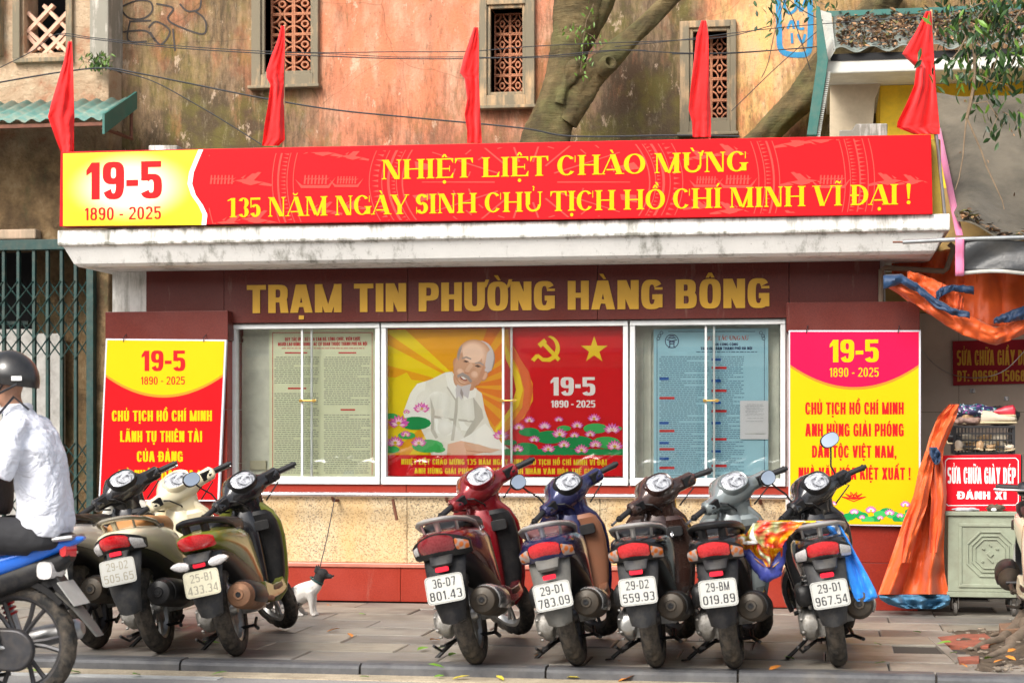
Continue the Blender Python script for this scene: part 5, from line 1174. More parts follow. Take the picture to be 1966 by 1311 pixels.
for i in range(260):
    u = r.random() ** 1.5 * .5 + .0; v = 1 - abs(r.gauss(0, .035)); p = aws(.01 + u, min(.995, v)); b.cur = r.choice((0, 1, 1, 2, 3)); leafquad(b, (p.x, p.y, p.z + .02 + r.random() * .02), r.uniform(.03, .08), r.uniform(.012, .03), r.uniform(0, 6.3), r.uniform(-.7, .7), r.uniform(-.7, .7))
for i in range(60):
    p = aws(r.random() * .5, r.random()); b.cur = r.choice((0, 1, 2)); leafquad(b, (p.x, p.y, p.z + .012), r.uniform(.02, .06), r.uniform(.008, .02), r.uniform(0, 6.3), r.uniform(-.3, .3) - .9, 0)
tag(b.build('leaf_litter', LV, smooth=0), 'dry leaves gathered along the lower edge of the grey tarpaulin', 'leaves', kind='stuff')
# orange tarpaulin gathered under the awning
ORG = m_cloth('orange_tarpaulin', (.72, .105, .012), (.5, .07, .012), .5); BLT = m_cloth('blue_tarpaulin_side', (.006, .028, .08), (.010, .045, .12), .5)
ot = empty('orange_tarpaulin', label='orange and blue tarpaulin sagging under the black flap of the awning', cat='tarpaulin')
def ribbon(name, cols_, Y, m, parent, nu=60, nv=10, bulge=.06, crump=.03, seed=0, dY=0.0):
    """cloth given by its upper and lower edge: (x, y top, y bottom) in pixels"""
    mb = MB(); ids = []; L = len(cols_) - 1
    for i in range(nu + 1):
        t = i / nu * L; k_ = min(int(t), L - 1); q = t - k_; q = q * q * (3 - 2 * q) * .5 + q * .5; A, B2 = cols_[k_], cols_[k_ + 1]; x, y0, y1 = (A[j] + (B2[j] - A[j]) * q for j in range(3)); row_ = []
        for j in range(nv + 1):
            v = j / nv; d = -bulge * math.sin(v * PI) + crump * 2.4 * ridge(i / nu * 6 + seed, v * 1.0 + i / nu * 2, seed * 2.7, 2) + dY * v
            row_.append(mb.pt(W(x, y0 + (y1 - y0) * v + 3 * ridge(i / nu * 9, 3.1, seed), Y + d)))
        ids.append(row_)
    for a_, c_ in zip(ids, ids[1:]):
        for j in range(nv): mb.face((a_[j], c_[j], c_[j + 1], a_[j + 1]))
    return mb.build(name, m, parent, smooth=60, solid=.0015)
ribbon('back_sheet', [(1712, 500, 556), (1760, 490, 590), (1810, 480, 616), (1870, 474, 632), (1930, 470, 626), (2000, 470, 600), (2080, 470, 560)], .2, ORG, ot, 70, 24, .02, .06, 4, dY=-.35)
ribbon('lower_fold', [(1706, 532, 552), (1745, 548, 577), (1782, 560, 600), (1812, 588, 622), (1846, 600, 642), (1880, 614, 654), (1912, 630, 664), (1945, 620, 652), (1985, 600, 634), (2040, 575, 610), (2080, 550, 580)], -.40, ORG, ot, 90, 12, .05, .035, 7)
ribbon('blue_band', [(1696, 528, 556), (1730, 526, 545), (1762, 545, 562), (1795, 572, 590), (1830, 592, 606), (1862, 600, 612)], -.50, BLT, ot, 40, 6, .02, .02, 2); ribbon('blue_band', [(1908, 612, 622), (1940, 596, 618), (1975, 584, 612), (2040, 570, 600)], -.50, BLT, ot, 40, 6, .02, .02, 3)
ribbon('upper_fold', [(1742, 520, 536), (1772, 528, 560), (1806, 542, 588), (1838, 560, 602), (1850, 570, 600)], -.36, ORG, ot, 40, 8, .03, .03, 5); ribbon('blue_band', [(1797, 560, 584), (1806, 552, 570), (1830, 546, 558), (1870, 550, 566)], -.42, BLT, ot, 30, 5, .01, .015, 6)
def roll(name, pts, rad, Y, m, parent, sq=.6, lump=.25, seed=0, n=12):
    q = []
    for i in range(len(pts) - 1):
        p0, p1, p2, p3 = pts[max(0, i - 1)], pts[i], pts[i + 1], pts[min(len(pts) - 1, i + 2)]
        for t in range(8): t /= 8; q.append(tuple(.5 * ((2 * p1[k]) + (-p0[k] + p2[k]) * t + (2 * p0[k] - 5 * p1[k] + 4 * p2[k] - p3[k]) * t * t + (-p0[k] + 3 * p1[k] - 3 * p2[k] + p3[k]) * t ** 3) for k in range(3)))
    q.append(pts[-1]); mb = MB(); rings = []; P3 = [W(x, y, Y) for x, y, _ in q]
    for i, c in enumerate(P3):
        d = (P3[min(i + 1, len(P3) - 1)] - P3[max(i - 1, 0)]).normalized(); v = d.cross(Vector((0, 1, 0))).normalized(); rad_ = q[i][2] / 270; ring = []
        for k in range(n):
            a = 2 * PI * k / n; s_ = 1 + lump * math.sin(2 * a + i * .6 + seed) * math.sin(i * .37 + seed) + lump * .6 * math.sin(4 * a + i * 1.1)
            ring.append(c + (v * math.cos(a) + Vector((0, 1, 0)) * math.sin(a) * sq) * rad_ * s_)
        rings.append(ring)
    mb.loft(rings); return mb.build(name, m, parent, smooth=70)
ov = empty('hanging_tarpaulin', label='crumpled orange tarpaulin with blue hem hanging beside the yellow board', cat='tarpaulin')
V = [(786, 1812, 1840), (810, 1796, 1832), (840, 1784, 1814), (870, 1776, 1806), (900, 1764, 1814), (950, 1754, 1818), (1000, 1734, 1814), (1060, 1714, 1812), (1100, 1700, 1814), (1140, 1686, 1822)]
cloth('sheet', V, -.42, ORG, ov, cols=90, amp=.075, folds=1.7, crump=.028, seed=9, sub=14, solid=0)
cloth('blue_hem', [(1141, 1686, 1822), (1150, 1690, 1825), (1160, 1706, 1822), (1168, 1736, 1806)], -.42, mat('faded_blue_hem', (.06, .2, .34), .6, dirt=.3), ov, cols=60, amp=.06, folds=2.6, crump=.03, seed=9)
cloth('gathered_fold', [(776, 1822, 1842), (800, 1800, 1836), (830, 1792, 1824), (860, 1786, 1812), (900, 1784, 1808), (960, 1788, 1816), (1020, 1784, 1810), (1060, 1786, 1800)], -.50, ORG, ov, cols=40, amp=.03, folds=1.0, crump=.02, seed=15, sub=10, solid=0)
cloth('blue_patch', [(858, 1784, 1798), (870, 1784, 1806), (884, 1790, 1806), (892, 1796, 1802)], -.60, BLT, ov, cols=16, amp=.015, folds=1, crump=.02, seed=5)
cloth('gathered_fold', [(866, 1776, 1796), (910, 1764, 1790), (970, 1752, 1780), (1030, 1736, 1760), (1080, 1730, 1748)], -.54, ORG, ov, cols=34, amp=.03, folds=1.0, crump=.02, seed=25, sub=10, solid=0)
# drain pipe with elbows
b = MB(); b.tube([tuple(W(*p, -.12)) for p in ((1822, 468), (1829, 474), (1830, 480), (1818, 516), (1812, 521), (1700, 514), (1692, 518), (1691, 600), (1691, 700))], .019, 8); tag(b.build('drain_pipe', mat('grimy_pipe', (.16, .11, .075), .7, dirt=.4)), 'grimy brown drain pipe bending round the right end of the slab', 'pipe')
# wall sign
sg = empty('wall_sign', label='dark red painted shoe repair sign with phone number on the tiled wall', cat='sign'); Y = YW - .02
MAR = flat('sign_maroon', (.23, .008, .015), .5); GLD = flat('sign_ochre_letters', (.5, .25, .03), .5)
b = MB(); b.prism([(W(u, v, Y).x, W(u, v, Y).z) for u, v in ((1830, 740), (2025, 735), (2025, 650), (1829, 655))], Y, Y + .012); b.build('sheet', MAR, sg, smooth=0)
f = Flat(Y - .001); f.text('SỬA CHỮA GIẦY DÉP', COND, 1837, 1981, 701, 672, GLD, 2); f.text('ĐT: 09696 15068', COND, 1838, 1968, 732, 711, GLD, 2); f.build('lettering', sg)
for x, y in ((1867, 750), (1932, 765)):
    b = MB(); p = W(x, y, YW); b.box((p.x, p.y - .004, p.z), (.035, .008, .03)); b.tube([(p.x, p.y - .008, p.z + .01), (p.x, p.y - .04, p.z - .01), (p.x, p.y - .04, p.z + .012)], .005, 6); tag(b.build('wall_hook', CHROME), 'small metal hook on the tiled wall %s' % ('directly under the dark red sign' if x < 1900 else 'above the right end of the black crate'), 'hook')
cable('thin wire drooping across the dark red shoe repair sign', [(1768, 672), (1800, 704), (1840, 722), (1890, 724), (1930, 710), (1966, 675)], YW - .05, .0028, STEEL, 'wire')
# cabinet on castors
CG = mat('chipped_sage_paint', (.27, .30, .22), .45, 0, .18, 4, dirt=.35, dirtc=(.12, .09, .06)); Yc = -.40
cb = empty('cabinet', label='sage green metal cabinet with embossed door standing on castors', cat='cabinet')
x0, x1, z0, z1 = wx(1820, Yc), wx(1962, Yc), wz(1890, 1136, Yc), wz(1890, 990, Yc)
b = MB(); b.bb(x0, x1, Yc, Yc + .42, z0, z1); b.build('body', CG, cb, smooth=0, bevel=.004)
b = MB(); b.bb(x0 - .02, x1 + .02, Yc - .02, Yc + .44, z1 + .001, z1 + .03); b.build('top', CG, cb, smooth=0, bevel=.004)
b = MB(); b.bb(x0 - .008, x1 + .008, Yc - .008, Yc + .42, z0 - .035, z0 - .001); b.build('bottom_rail', CG, cb, smooth=0, bevel=.003)
d0, d1, e0, e1 = x0 + .07, x1 - .02, z0 + .03, z1 - .05; b = MB(); t = .022
for q in ((d0, d1, e0, e0 + t), (d0, d1, e1 - t, e1), (d0, d0 + t, e0 + t, e1 - t), (d1 - t, d1, e0 + t, e1 - t)): b.bb(q[0], q[1], Yc - .01, Yc - .0005, q[2], q[3])
dr = b.build('door_frame', CG, cb, smooth=0, bevel=.003)
cx, cz = (d0 + d1) / 2 + .01, (e0 + e1) / 2 + .01; b = MB()
def octo(s, k=.45): return [(cx + s * x, cz + s * z) for x, z in ((-1, -k), (-.72, -.72), (-k, -1), (k, -1), (.72, -.72), (1, -k), (1, k), (.72, .72), (k, 1), (-k, 1), (-.72, .72), (-1, k))]
for s_, t_ in ((.155, .012), (.125, .008), (.1, .006)):
    A, B2 = octo(s_), octo(s_ - t_)
    for i in range(12):
        j = (i + 1) % 12; b.prism([A[i], A[j], B2[j], B2[i]], Yc - .009 - s_ * .01, Yc - .0005)
for x, z, w_, h_ in ((0, .0, .035, .03), (-.045, .035, .02, .012), (.045, .035, .02, .012), (0, -.04, .05, .01), (0, .06, .025, .01), (-.05, -.05, .014, .014), (.05, -.05, .014, .014)): b.box((cx + x, Yc - .004, cz + z), (w_, .012, h_), (0, .4 if x else .78, 0))
b.build('embossed_panel', CG, cb, smooth=0, bevel=.002)['kind'] = 'stuff'
for x in (x0 + .05, x1 - .05):
    for yy in (Yc + .04, Yc + .38):
        b = MB(); r_ = .042; b.lathe([(r_ - .01, -.014), (r_, -.01), (r_, .01), (r_ - .01, .014)], 16, 'X', (x, yy, r_)); b.bb(x - .022, x - .017, yy - .02, yy + .02, r_, z0 - .036); b.bb(x + .017, x + .022, yy - .02, yy + .02, r_, z0 - .036); b.build('castor', mat('worn_castor', (.12, .11, .1), .7, dirt=.4), cb)
zc = z1 + .031
# red enamel sign standing on the cabinet
s2 = empty('shop_sign', label='bright red shoe repair sign with white border standing on the cabinet', cat='sign'); Ysg = Yc + .05
BR = flat('sign_bright_red', (.74, .008, .02), .3); b = MB(); q = [(W(u, v, Ysg).x, W(u, v, Ysg).z) for u, v in ((1812, 975), (1960, 974), (1960, 872), (1810, 874))]; q[0] = (q[0][0], zc); q[1] = (q[1][0], zc); b.prism(q, Ysg, Ysg + .02); b.build('panel', BR, s2, smooth=0, bevel=.003)
f = Flat(Ysg - .001); w_ = 1.6
bd_ = [(1820, 880), (1950, 879), (1955, 884), (1955, 963), (1950, 969), (1820, 970), (1815, 965), (1815, 885), (1820, 880)]; f.line(bd_, w_, VW, 2)
f.text('SỬA CHỮA GIÀY DÉP', COND, 1819, 1950, 928, 897, VW, 3); f.text('ĐÁNH XI', HEAVY, 1838, 1932, 958, 943, VW, 3); f.build('lettering', s2)
b = MB(); a_, c_ = W(1838, 870, Ysg + .3), W(1955, 870, Ysg + .3); b.bb(a_.x, c_.x, Ysg + .03, Ysg + .37, zc, a_.z - .004); tag(b.build('storage_box', mat('black_board', (.02, .02, .022), .5, dirt=.2), smooth=0, bevel=.004), 'black box hidden behind the red sign, carrying the shoe crate', 'box')
# crate of shoes
cr = empty('plastic_crate', label='black plastic lattice crate full of old shoes above the red sign', cat='crate'); Yr = Ysg + .08
X0, X1, Z0, Z1 = wx(1833, Yr), wx(1946, Yr), a_.z - .002, wz(1890, 818, Yr); CRM = mat('black_crate_plastic', (.02, .02, .022), .38)
def lattice(mb, X0, X1, Z0, Z1, Y):
    for i in range(5): z = Z0 + .006 + (Z1 - Z0 - .012) * i / 4; mb.bb(X0, X1, Y, Y + .008, z - .005, z + .005)
    n = 17
    for i in range(n + 1): x = X0 + (X1 - X0) * i / n; mb.bb(x - (.0028 if 0 < i < n else .01), x + (.0028 if 0 < i < n else .01), Y - .002, Y + .01, Z0, Z1)
b = MB(); lattice(b, X0, X1, Z0, Z1, Yr); b.build('lattice_side', CRM, cr, smooth=0)['kind'] = 'stuff'
b = MB(); lattice(b, X0, X1, Z0, Z1, Yr + .26); b.build('lattice_side', CRM, cr, smooth=0)['kind'] = 'stuff'
b = MB(); b.bb(X0, X1, Yr, Yr + .27, Z0 - .004, Z0 + .006); b.bb(X0 - .006, X0 + .004, Yr, Yr + .27, Z0, Z1); b.bb(X1 - .004, X1 + .006, Yr, Yr + .27, Z0, Z1); b.build('crate_body', CRM, cr, smooth=0)
b = MB(); b.bb(X0 - .01, X1 + .01, Yr - .012, Yr - .003, Z1 - .012, Z1 + .004); b.build('rim', CRM, cr, smooth=0)
def shoe(x, y, z, rz, rx, c, lab, s=1.0):
    s_ = empty('shoe', (x, y, z), label=lab, cat='shoe', group='old shoes in the black crate'); s_.rotation_euler = (rx, 0, rz)
    b = MB(); b.loft([secx(t * .24 * s - .12 * s, 0, .012 * s + z_ * .5 * s, w_ * s, z_ * s, 2.6, 14) for t, w_, z_ in ((0, .02, .03), (.06, .032, .045), (.3, .034, .04), (.5, .036, .026), (.75, .044, .02), (.93, .034, .016), (1, .012, .01))]); b.build('upper', c, s_)
    b = MB(); b.loft([secx(t * .25 * s - .125 * s, 0, -.006 * s, w_ * s, .009 * s, 3, 12) for t, w_ in ((0, .02), (.05, .034), (.4, .034), (.75, .046), (.95, .036), (1, .01))]); b.build('sole', mat('pale_sole', (.55, .45, .28), .6, dirt=.3), s_)
SHC = [mat('cream_leather', (.58, .5, .38), .5, dirt=.3), mat('tan_leather', (.38, .24, .12), .5, dirt=.3), mat('black_leather', (.02, .02, .022), .3), mat('red_leather', (.45, .02, .04), .4)]
mid = (X0 + X1) / 2
for i in range(9):
    x = X0 + .05 + (i % 5) * (X1 - X0 - .1) / 4; ci = (0, 1, 0, 1, 0, 2, 0, 1, 0)[i]; shoe(x, Yr + .06 + .08 * (i // 5), Z0 + .035 + .05 * (i // 5), 1.2 + i, .25 * (i % 3), SHC[ci], 'old %s shoe jumbled inside the black crate, %s' % (('cream', 'tan', 'black')[ci], 'in the front row' if i < 5 else 'on the pile behind'), .75)
shoe(mid + .1, Yr + .05, Z1 + .03, .1, 0, SHC[0], 'cream shoe lying on top of the crate at the right', 1.0); shoe(mid + .11, Yr + .12, Z1 + .075, 2.9, .2, SHC[3], 'red and black shoe on top of the pile in the crate', .9); shoe(mid - .05, Yr + .1, Z1 + .03, .6, .2, SHC[1], 'tan shoe half under the speckled cloth on the crate', .9)
k = NT('speckled_navy_cloth'); v = k.n('TexVoronoi', {'Vector': k.obj(), 'Scale': 70.0}); cc = k.n('SeparateColor', {'Color': v.outputs['Color']}).outputs[0]; k.col(k.ramp(cc, [(0, (.015, .02, .05)), (.55, (.03, .02, .09)), (.7, (.2, .05, .2)), (.8, (.05, .25, .25)), (.9, (.5, .5, .55))], 'CONSTANT')).rough(.6); SPK = k.m
def heap(name, c, rad, m, label, cat, seed=0, lump=.25, n=16):
    mb = MB(); r = random.Random(seed); rings = []; a_, b_, c2 = r.uniform(0, 6), r.uniform(0, 6), r.uniform(0, 6)
    for j in range(1, 10):
        t = PI * j / 10; ring = []
        for i in range(n):
            a = 2 * PI * i / n; s_ = 1 + lump * (math.sin(3 * a + a_ + j) * .5 + math.sin(5 * a - j * 1.3 + b_) * .4 + math.sin(7 * a + j * 2 + c2) * .2); ring.append((c[0] + rad[0] * math.sin(t) * math.cos(a) * s_, c[1] + rad[1] * math.sin(t) * math.sin(a) * s_, c[2] - rad[2] * math.cos(t) * s_))
        rings.append(ring)
    mb.loft(rings); return tag(mb.build(name, m, smooth=60), label, cat)
heap('cloth_bundle', (mid - .08, Yr + .1, Z1 + .10), (.15, .09, .05), SPK, 'dark cloth bundle with coloured speckles on top of the crate', 'cloth', 3); heap('cloth_bundle', (mid - .1, Yr + .06, Z1 + .035), (.09, .06, .03), mat('brown_grey_rag', (.25, .16, .13), .8, var=.5, scale=40), 'crumpled brown grey rag at the crate front under the speckled cloth', 'cloth', 4)
heap('black_bag', (mid + .13, Yr + .17, Z1 + .07), (.12, .06, .07), mat('black_bag_plastic', (.015, .015, .017), .35), 'black plastic bag at the right back corner of the crate', 'bag', 5, .15)
heap('cloth_bundle', (wx(1855, Yc), Yc + .02, zc + .01), (.09, .03, .014), mat('grey_white_rag', (.45, .46, .5), .7, var=.4, scale=30), 'grey white rag on the cabinet top in front of the red sign', 'cloth', 6); heap('cloth_bundle', (wx(1912, Yc), Yc + .015, zc + .022), (.06, .03, .026), mat('dark_camouflage_rag', (.09, .07, .045), .8, var=.7, scale=40), 'dark brown rag heaped on the cabinet top at the right', 'cloth', 7)
heap('polish_tin', (wx(1908, Yc), Yc - .012, zc + .012), (.02, .01, .012), WHITE, 'small white carton on the front edge of the cabinet top', 'carton', 8, .05)

# ================================================================ plants
LG = [m_leaf('leaf_green', (.02, .055, .008)), m_leaf('leaf_green_dark', (.009, .028, .006)), m_leaf('leaf_green_light', (.07, .14, .014))]
STEM = mat('grey_brown_twig', (.2, .14, .085), .8, var=.3, scale=20, bump=.4)
def twig(pts, Y, r0, r1, mb):
    q = [W(x, y, Y + dy) for x, y, dy in pts]; mb.tube([tuple(p) for p in q], [r0 + (r1 - r0) * i / (len(q) - 1) for i in range(len(q))], 6); return q
def leafspray(mb, q, n, L, r, spread=.06):
    for i in range(n):
        t = r.random() * (len(q) - 1); k = int(t); p = q[k].lerp(q[min(k + 1, len(q) - 1)], t - k); mb.cur = r.choice((0, 0, 1, 1, 2))
        leafquad(mb, (p.x + r.gauss(0, spread), p.y + r.gauss(0, spread), p.z + r.gauss(0, spread * .8) - .02), r.uniform(.7, 1.3) * L, r.uniform(.3, .42) * L, r.uniform(0, 6.3), r.uniform(-1.9, -.7), r.uniform(-.9, .9))
r = random.Random(21)
hb = empty('hanging_branch', label='leafy branch hanging into the top right corner with drooping leaves', cat='branch'); YH = -1.3; sm = MB(); lm = MB()
br = [[(2010, -60, .2), (1930, -20, .1), (1880, 30, 0), (1862, 90, 0)], [(1960, -50, 0), (1900, 0, 0), (1830, 30, 0)], [(1990, -20, .1), (1940, 50, 0), (1915, 110, 0), (1900, 150, 0)], [(1862, 60, 0), (1840, 100, 0), (1812, 132, 0)], [(1900, 20, 0), (1870, 60, .1), (1850, 110, .1)], [(1990, 40, 0), (1960, 80, 0), (1940, 130, 0)],
      [(1880, 105, 0), (1850, 145, 0), (1826, 160, 0)], [(1872, 140, 0), (1900, 155, 0), (1935, 165, 0), (1944, 178, 0)], [(1868, 200, 0), (1895, 195, 0), (1915, 225, 0), (1900, 258, 0)], [(1925, 215, 0), (1945, 225, 0), (1950, 240, 0)], [(2000, 90, 0), (1966, 120, 0), (1950, 135, 0)]]
for i, p in enumerate(br): q = twig(p, YH, .009 if i < 4 else .004, .002, sm); leafspray(lm, q, (170, 140, 90, 34, 60, 70, 22, 34, 30, 14, 30)[i], .075, r, (.11, .12, .09, .07, .1, .1, .045, .05, .05, .04, .06)[i])
sm.build('twigs', STEM, hb); o = lm.build('leaves', LG, hb, smooth=0); o['kind'] = 'stuff'
ar = empty('aerial_root', label='pale aerial root hanging down before the grey tarpaulin and forking', cat='root'); sm = MB()
twig([(1868, 60, 0), (1872, 120, 0), (1870, 165, 0), (1862, 205, 0), (1856, 228, 0)], YH, .011, .011, sm); twig([(1856, 224, 0), (1852, 260, 0), (1849, 300, 0), (1842, 340, 0), (1834, 365, 0)], YH, .006, .003, sm); twig([(1856, 226, 0), (1872, 262, 0), (1884, 290, 0), (1894, 320, 0), (1908, 350, 0), (1924, 385, 0), (1928, 402, 0)], YH, .0065, .003, sm); twig([(1852, 50, 0), (1858, 100, 0), (1862, 150, 0)], YH, .004, .003, sm)
sm.build('root_strands', STEM, ar)
tw = empty('hanging_twig', label='thin leafy twig dangling at the top edge beside the blue graffiti', cat='twig'); sm = MB(); lm = MB(); q = twig([(1470, -20, 0), (1500, 5, 0), (1490, 30, 0), (1478, 62, 0)], YH, .003, .002, sm); leafspray(lm, q, 26, .06, r, .05); q = twig([(1500, -10, 0), (1560, 0, 0), (1610, 20, 0)], YH, .003, .002, sm); leafspray(lm, q, 30, .06, r, .05); sm.build('stem', STEM, tw); lm.build('leaves', LG, tw, smooth=0)['kind'] = 'stuff'
vn = empty('creeper', label='small light green creeper growing on the leaning tree trunk', cat='plant'); sm = MB(); lm = MB(); YV = YT - .24; q = twig([(1140, 8, 0), (1126, 40, 0), (1120, 75, 0), (1118, 110, 0), (1114, 140, 0)], YV, .003, .002, sm); leafspray(lm, q, 40, .045, r, .045); q = twig([(1120, 50, 0), (1100, 48, 0), (1092, 62, 0)], YV, .002, .002, sm); leafspray(lm, q, 16, .045, r, .03); q = twig([(1120, 60, 0), (1138, 70, 0), (1144, 78, 0)], YV, .002, .002, sm); leafspray(lm, q, 14, .045, r, .03); sm.build('stem', STEM, vn); lm.build('leaves', [LG[2], LG[2], LG[2]], vn, smooth=0)['kind'] = 'stuff'
fn = empty('wall_fern', label='small green plant sprouting from the white pilaster at the upper left', cat='plant'); sm = MB(); lm = MB()
for i in range(9):
    a = -160 + i * 17; q = twig([(188, 128, 0), (188 + 14 * math.cos(R(a)), 126 + 14 * math.sin(R(a)), -.03), (186 + 34 * math.cos(R(a)), 128 + 28 * math.sin(R(a)), -.06)], YL - .12, .003, .002, sm); leafspray(lm, q, 16, .05, r, .025)
sm.build('stem', STEM, fn); lm.build('leaves', [LG[0], LG[2], LG[2]], fn, smooth=0)['kind'] = 'stuff'
# ================================================================ motor scooters
# local axes: +y is forward, origin is the rear tyre's contact point
TYRE = None
k = NT('tyre_rubber'); p = k.obj(); n = k.noise(p, 14, 5, .7); k.col(k.mix(k.ramp(n, [(.4, 0.0), (.7, .8)]), (.018, .018, .018), (.13, .105, .08))).rough(.8); k.bump(k.noise(p, 120, 3), .3, .003); k.b.inputs['Specular IOR Level'].default_value = .25; TYRE = k.m
ALLOY = mat('cast_alloy', (.38, .38, .37), .35, .85, .15, 8, dirt=.3, dirtc=(.12, .1, .08)); ALLOYD = mat('dirty_engine_alloy', (.34, .33, .31), .5, .7, .2, 14, .2, dirt=.6, dirtc=(.13, .10, .07)); DALLOY = mat('dark_alloy', (.05, .05, .055), .4, .5, .2, 10, dirt=.35)
REDL = m_lens('red_lens', (.50, .004, .008)); k = NT('amber_and_clear_lens'); v_ = k.n('TexVoronoi', {'Vector': k.obj(), 'Scale': 26.0}).outputs[0]; k.col(k.mix(k.ramp(v_, [(.3, 0.0), (.6, 1.0)]), (.62, .15, .02), (.42, .36, .33))).rough(.08); k.b.inputs['Coat Weight'].default_value = 1; AMB = k.m; CLR = m_lens('clear_lens', (.50, .48, .47)); SMOKE = m_lens('smoked_red_lens', (.16, .006, .01))
k = NT('instrument_glass_painted_glare'); o_ = k.obj(); v_ = k.noise(o_, 19, 4, .7, 1.5); k.col(k.mix(k.ramp(v_, [(.4, 0.0), (.56, 1.0)]), (.05, .05, .055), (.50, .51, .54))).rough(.1); k.b.inputs['Coat Weight'].default_value = 1; k.b.inputs['Coat Roughness'].default_value = .02; GAUGE = k.m; REFL = flat('red_reflector', (.72, .01, .03), .25)  # gauge: pale patches paint white reflections into the glass colour
FEND = mat('grey_black_plastic', (.010, .010, .012), .45, 0, .2, 8, .1, dirt=.3, dirtc=(.09, .08, .065), spec=.3); SEATB = mat('black_seat_vinyl', (.008, .008, .009), .45, 0, .2, 20, .2, 60, spec=.3); RUB = mat('grip_rubber', (.012, .012, .013), .6)
EXH = mat('sooty_exhaust', (.045, .038, .03), .5, .5, .3, 12, dirt=.5, dirtc=(.09, .06, .035)); PLW = mat('plate_white', (.44, .44, .41), .5, 0, .06, 14, dirt=.3, dirtc=(.4, .36, .28)); PLB = flat('plate_black', (.03, .03, .035), .5); PLF = flat('plate_faded', (.3, .28, .22), .5)
MIRG = mat('mirror_glass', (.85, .9, .95), .02, 1.0, .02)
_cache = {}
def shared(key, fn):
    if key not in _cache:
        mb = MB(); fn(mb); me = mb.mesh(key); fixn(me); me.shade_smooth(); me.set_sharp_from_angle(angle=R(40)); me.materials.append(None); _cache[key] = me
    return _cache[key]
def part(name, key, fn, m, parent, bevel=0.0, mtx=None, subsurf=0):
    me = shared(key, fn); o = bpy.data.objects.new(name, me); COL.objects.link(o); o.parent = parent
    o.material_slots[0].link = 'OBJECT'; o.material_slots[0].material = m
    if mtx is not None: o.matrix_local = mtx
    addmods(o, bevel, 2, subsurf); return o
def g_tyre(r, w_):
    def fn(mb):
        n = 110; prof = []
        for i in range(13): a = R(-115 + 230 * i / 12); prof.append((math.sin(a) * w_ / 2, math.cos(a)))
        rings = []
        for j in range(n):
            A = 2 * PI * j / n; ring = []
            for i, (x, c) in enumerate(prof):
                s_ = (i - 6) / 6; rad = r - w_ * .55 + w_ * .55 * max(c, -.42)
                if .12 < abs(s_) < .62 and (j + int(abs(s_) * 9) + (3 if s_ > 0 else 0)) % 6 < 2: rad -= .010
                ring.append((x, rad * math.cos(A), r + rad * math.sin(A)))
            rings.append(ring)
        mb.loft(rings, closed=True, loop=True)
    return fn
def g_rim(r, w_, ns=5, inner=.7):
    def fn(mb):
        c = (0, 0, r); ro = r - w_ * .80
        mb.lathe([(ro, -w_ * .36), (ro + .008, -w_ * .34), (ro - .006, -w_ * .2), (ro - .018, 0), (ro - .006, w_ * .2), (ro + .008, w_ * .34), (ro, w_ * .36), (ro - .016, w_ * .3), (ro - .03, 0), (ro - .016, -w_ * .3)], 48, 'X', c, loop=True)
        mb.lathe([(.0, -.05), (.03, -.05), (.04, -.03), (.045, .0), (.04, .03), (.03, .05), (.0, .05)], 20, 'X', c)
        for i in range(ns):
            a = 2 * PI * i / ns
            for q in (-.16, .16):
                p = [(0 + .01, .03 * math.cos(a) , r + .03 * math.sin(a)), (.012, .6 * ro * math.cos(a + q * .7), r + .6 * ro * math.sin(a + q * .7)), (0, (ro - .012) * math.cos(a + q), r + (ro - .012) * math.sin(a + q))]
                mb.tube(p, [.014, .011, .012], 6)
    return fn
def g_disc(r):
    def fn(mb): mb.lathe([(.055, -.048), (.09, -.048), (.09, -.045), (.055, -.045)], 28, 'X', (0, 0, r), loop=True)
    return fn
def g_body(mb): mb.loft([secy(y, 0, cz, hw, hh, n, 24, hb) for y, cz, hw, hh, n, hb in ((-.455, .678, .06, .018, 2.2, .02), (-.43, .676, .10, .035, 2.4, .04), (-.37, .672, .135, .05, 2.6, .062), (-.25, .668, .158, .06, 2.8, .08), (-.08, .655, .172, .068, 2.9, .11), (.12, .635, .172, .072, 2.9, .15), (.3, .60, .155, .085, 2.9, .19), (.43, .53, .135, .11, 2.8, .2), (.52, .44, .125, .13, 2.8, .14), (.57, .38, .118, .1, 2.6, .09))])
def g_under(mb): mb.loft([secy(y, 0, cz, hw, hh, 3, 18) for y, cz, hw, hh in ((-.36, .60, .07, .03), (-.25, .585, .105, .055), (-.08, .56, .12, .08), (.12, .50, .12, .12), (.3, .42, .125, .15), (.5, .36, .12, .11), (.56, .34, .11, .07))])
def g_seat(mb): mb.loft([secy(y, 0, cz, hw, hh, 2.7, 20) for y, cz, hw, hh in ((-.27, .742, .07, .012), (-.25, .748, .10, .026), (-.15, .756, .135, .04), (.0, .755, .145, .045), (.13, .742, .142, .045), (.2, .738, .138, .05), (.33, .735, .12, .052), (.46, .722, .09, .045), (.53, .70, .06, .03), (.55, .69, .03, .012))])
def rail_pts(z0=.765, w_=.155): return [(w_ - .01, .06, z0 - .075), (w_ + .006, -.10, z0 - .032), (w_ - .01, -.25, z0 - .006), (w_ - .05, -.36, z0 + .008), (.055, -.415, z0 + .014), (0, -.425, z0 + .015)]
def g_rail(mb):
    p = rail_pts(); q = p + [(-x, y, z) for x, y, z in p[-2::-1]]; mb.tube(q, [.014, .019, .023, .024, .025, .025, .025, .024, .023, .019, .014], 10, sq=.55)
    mb.loft([[(x, y, z) for x, y in se(3, w_, .02, 0, yy, 12)] for z, w_, yy in ((.70, .02, -.36), (.74, .016, -.385), (.775, .02, -.405))])
    for x in (.1, -.1): mb.tube([(x, -.30, .70), (x * 1.08, -.335, .765)], [.01, .008], 8)
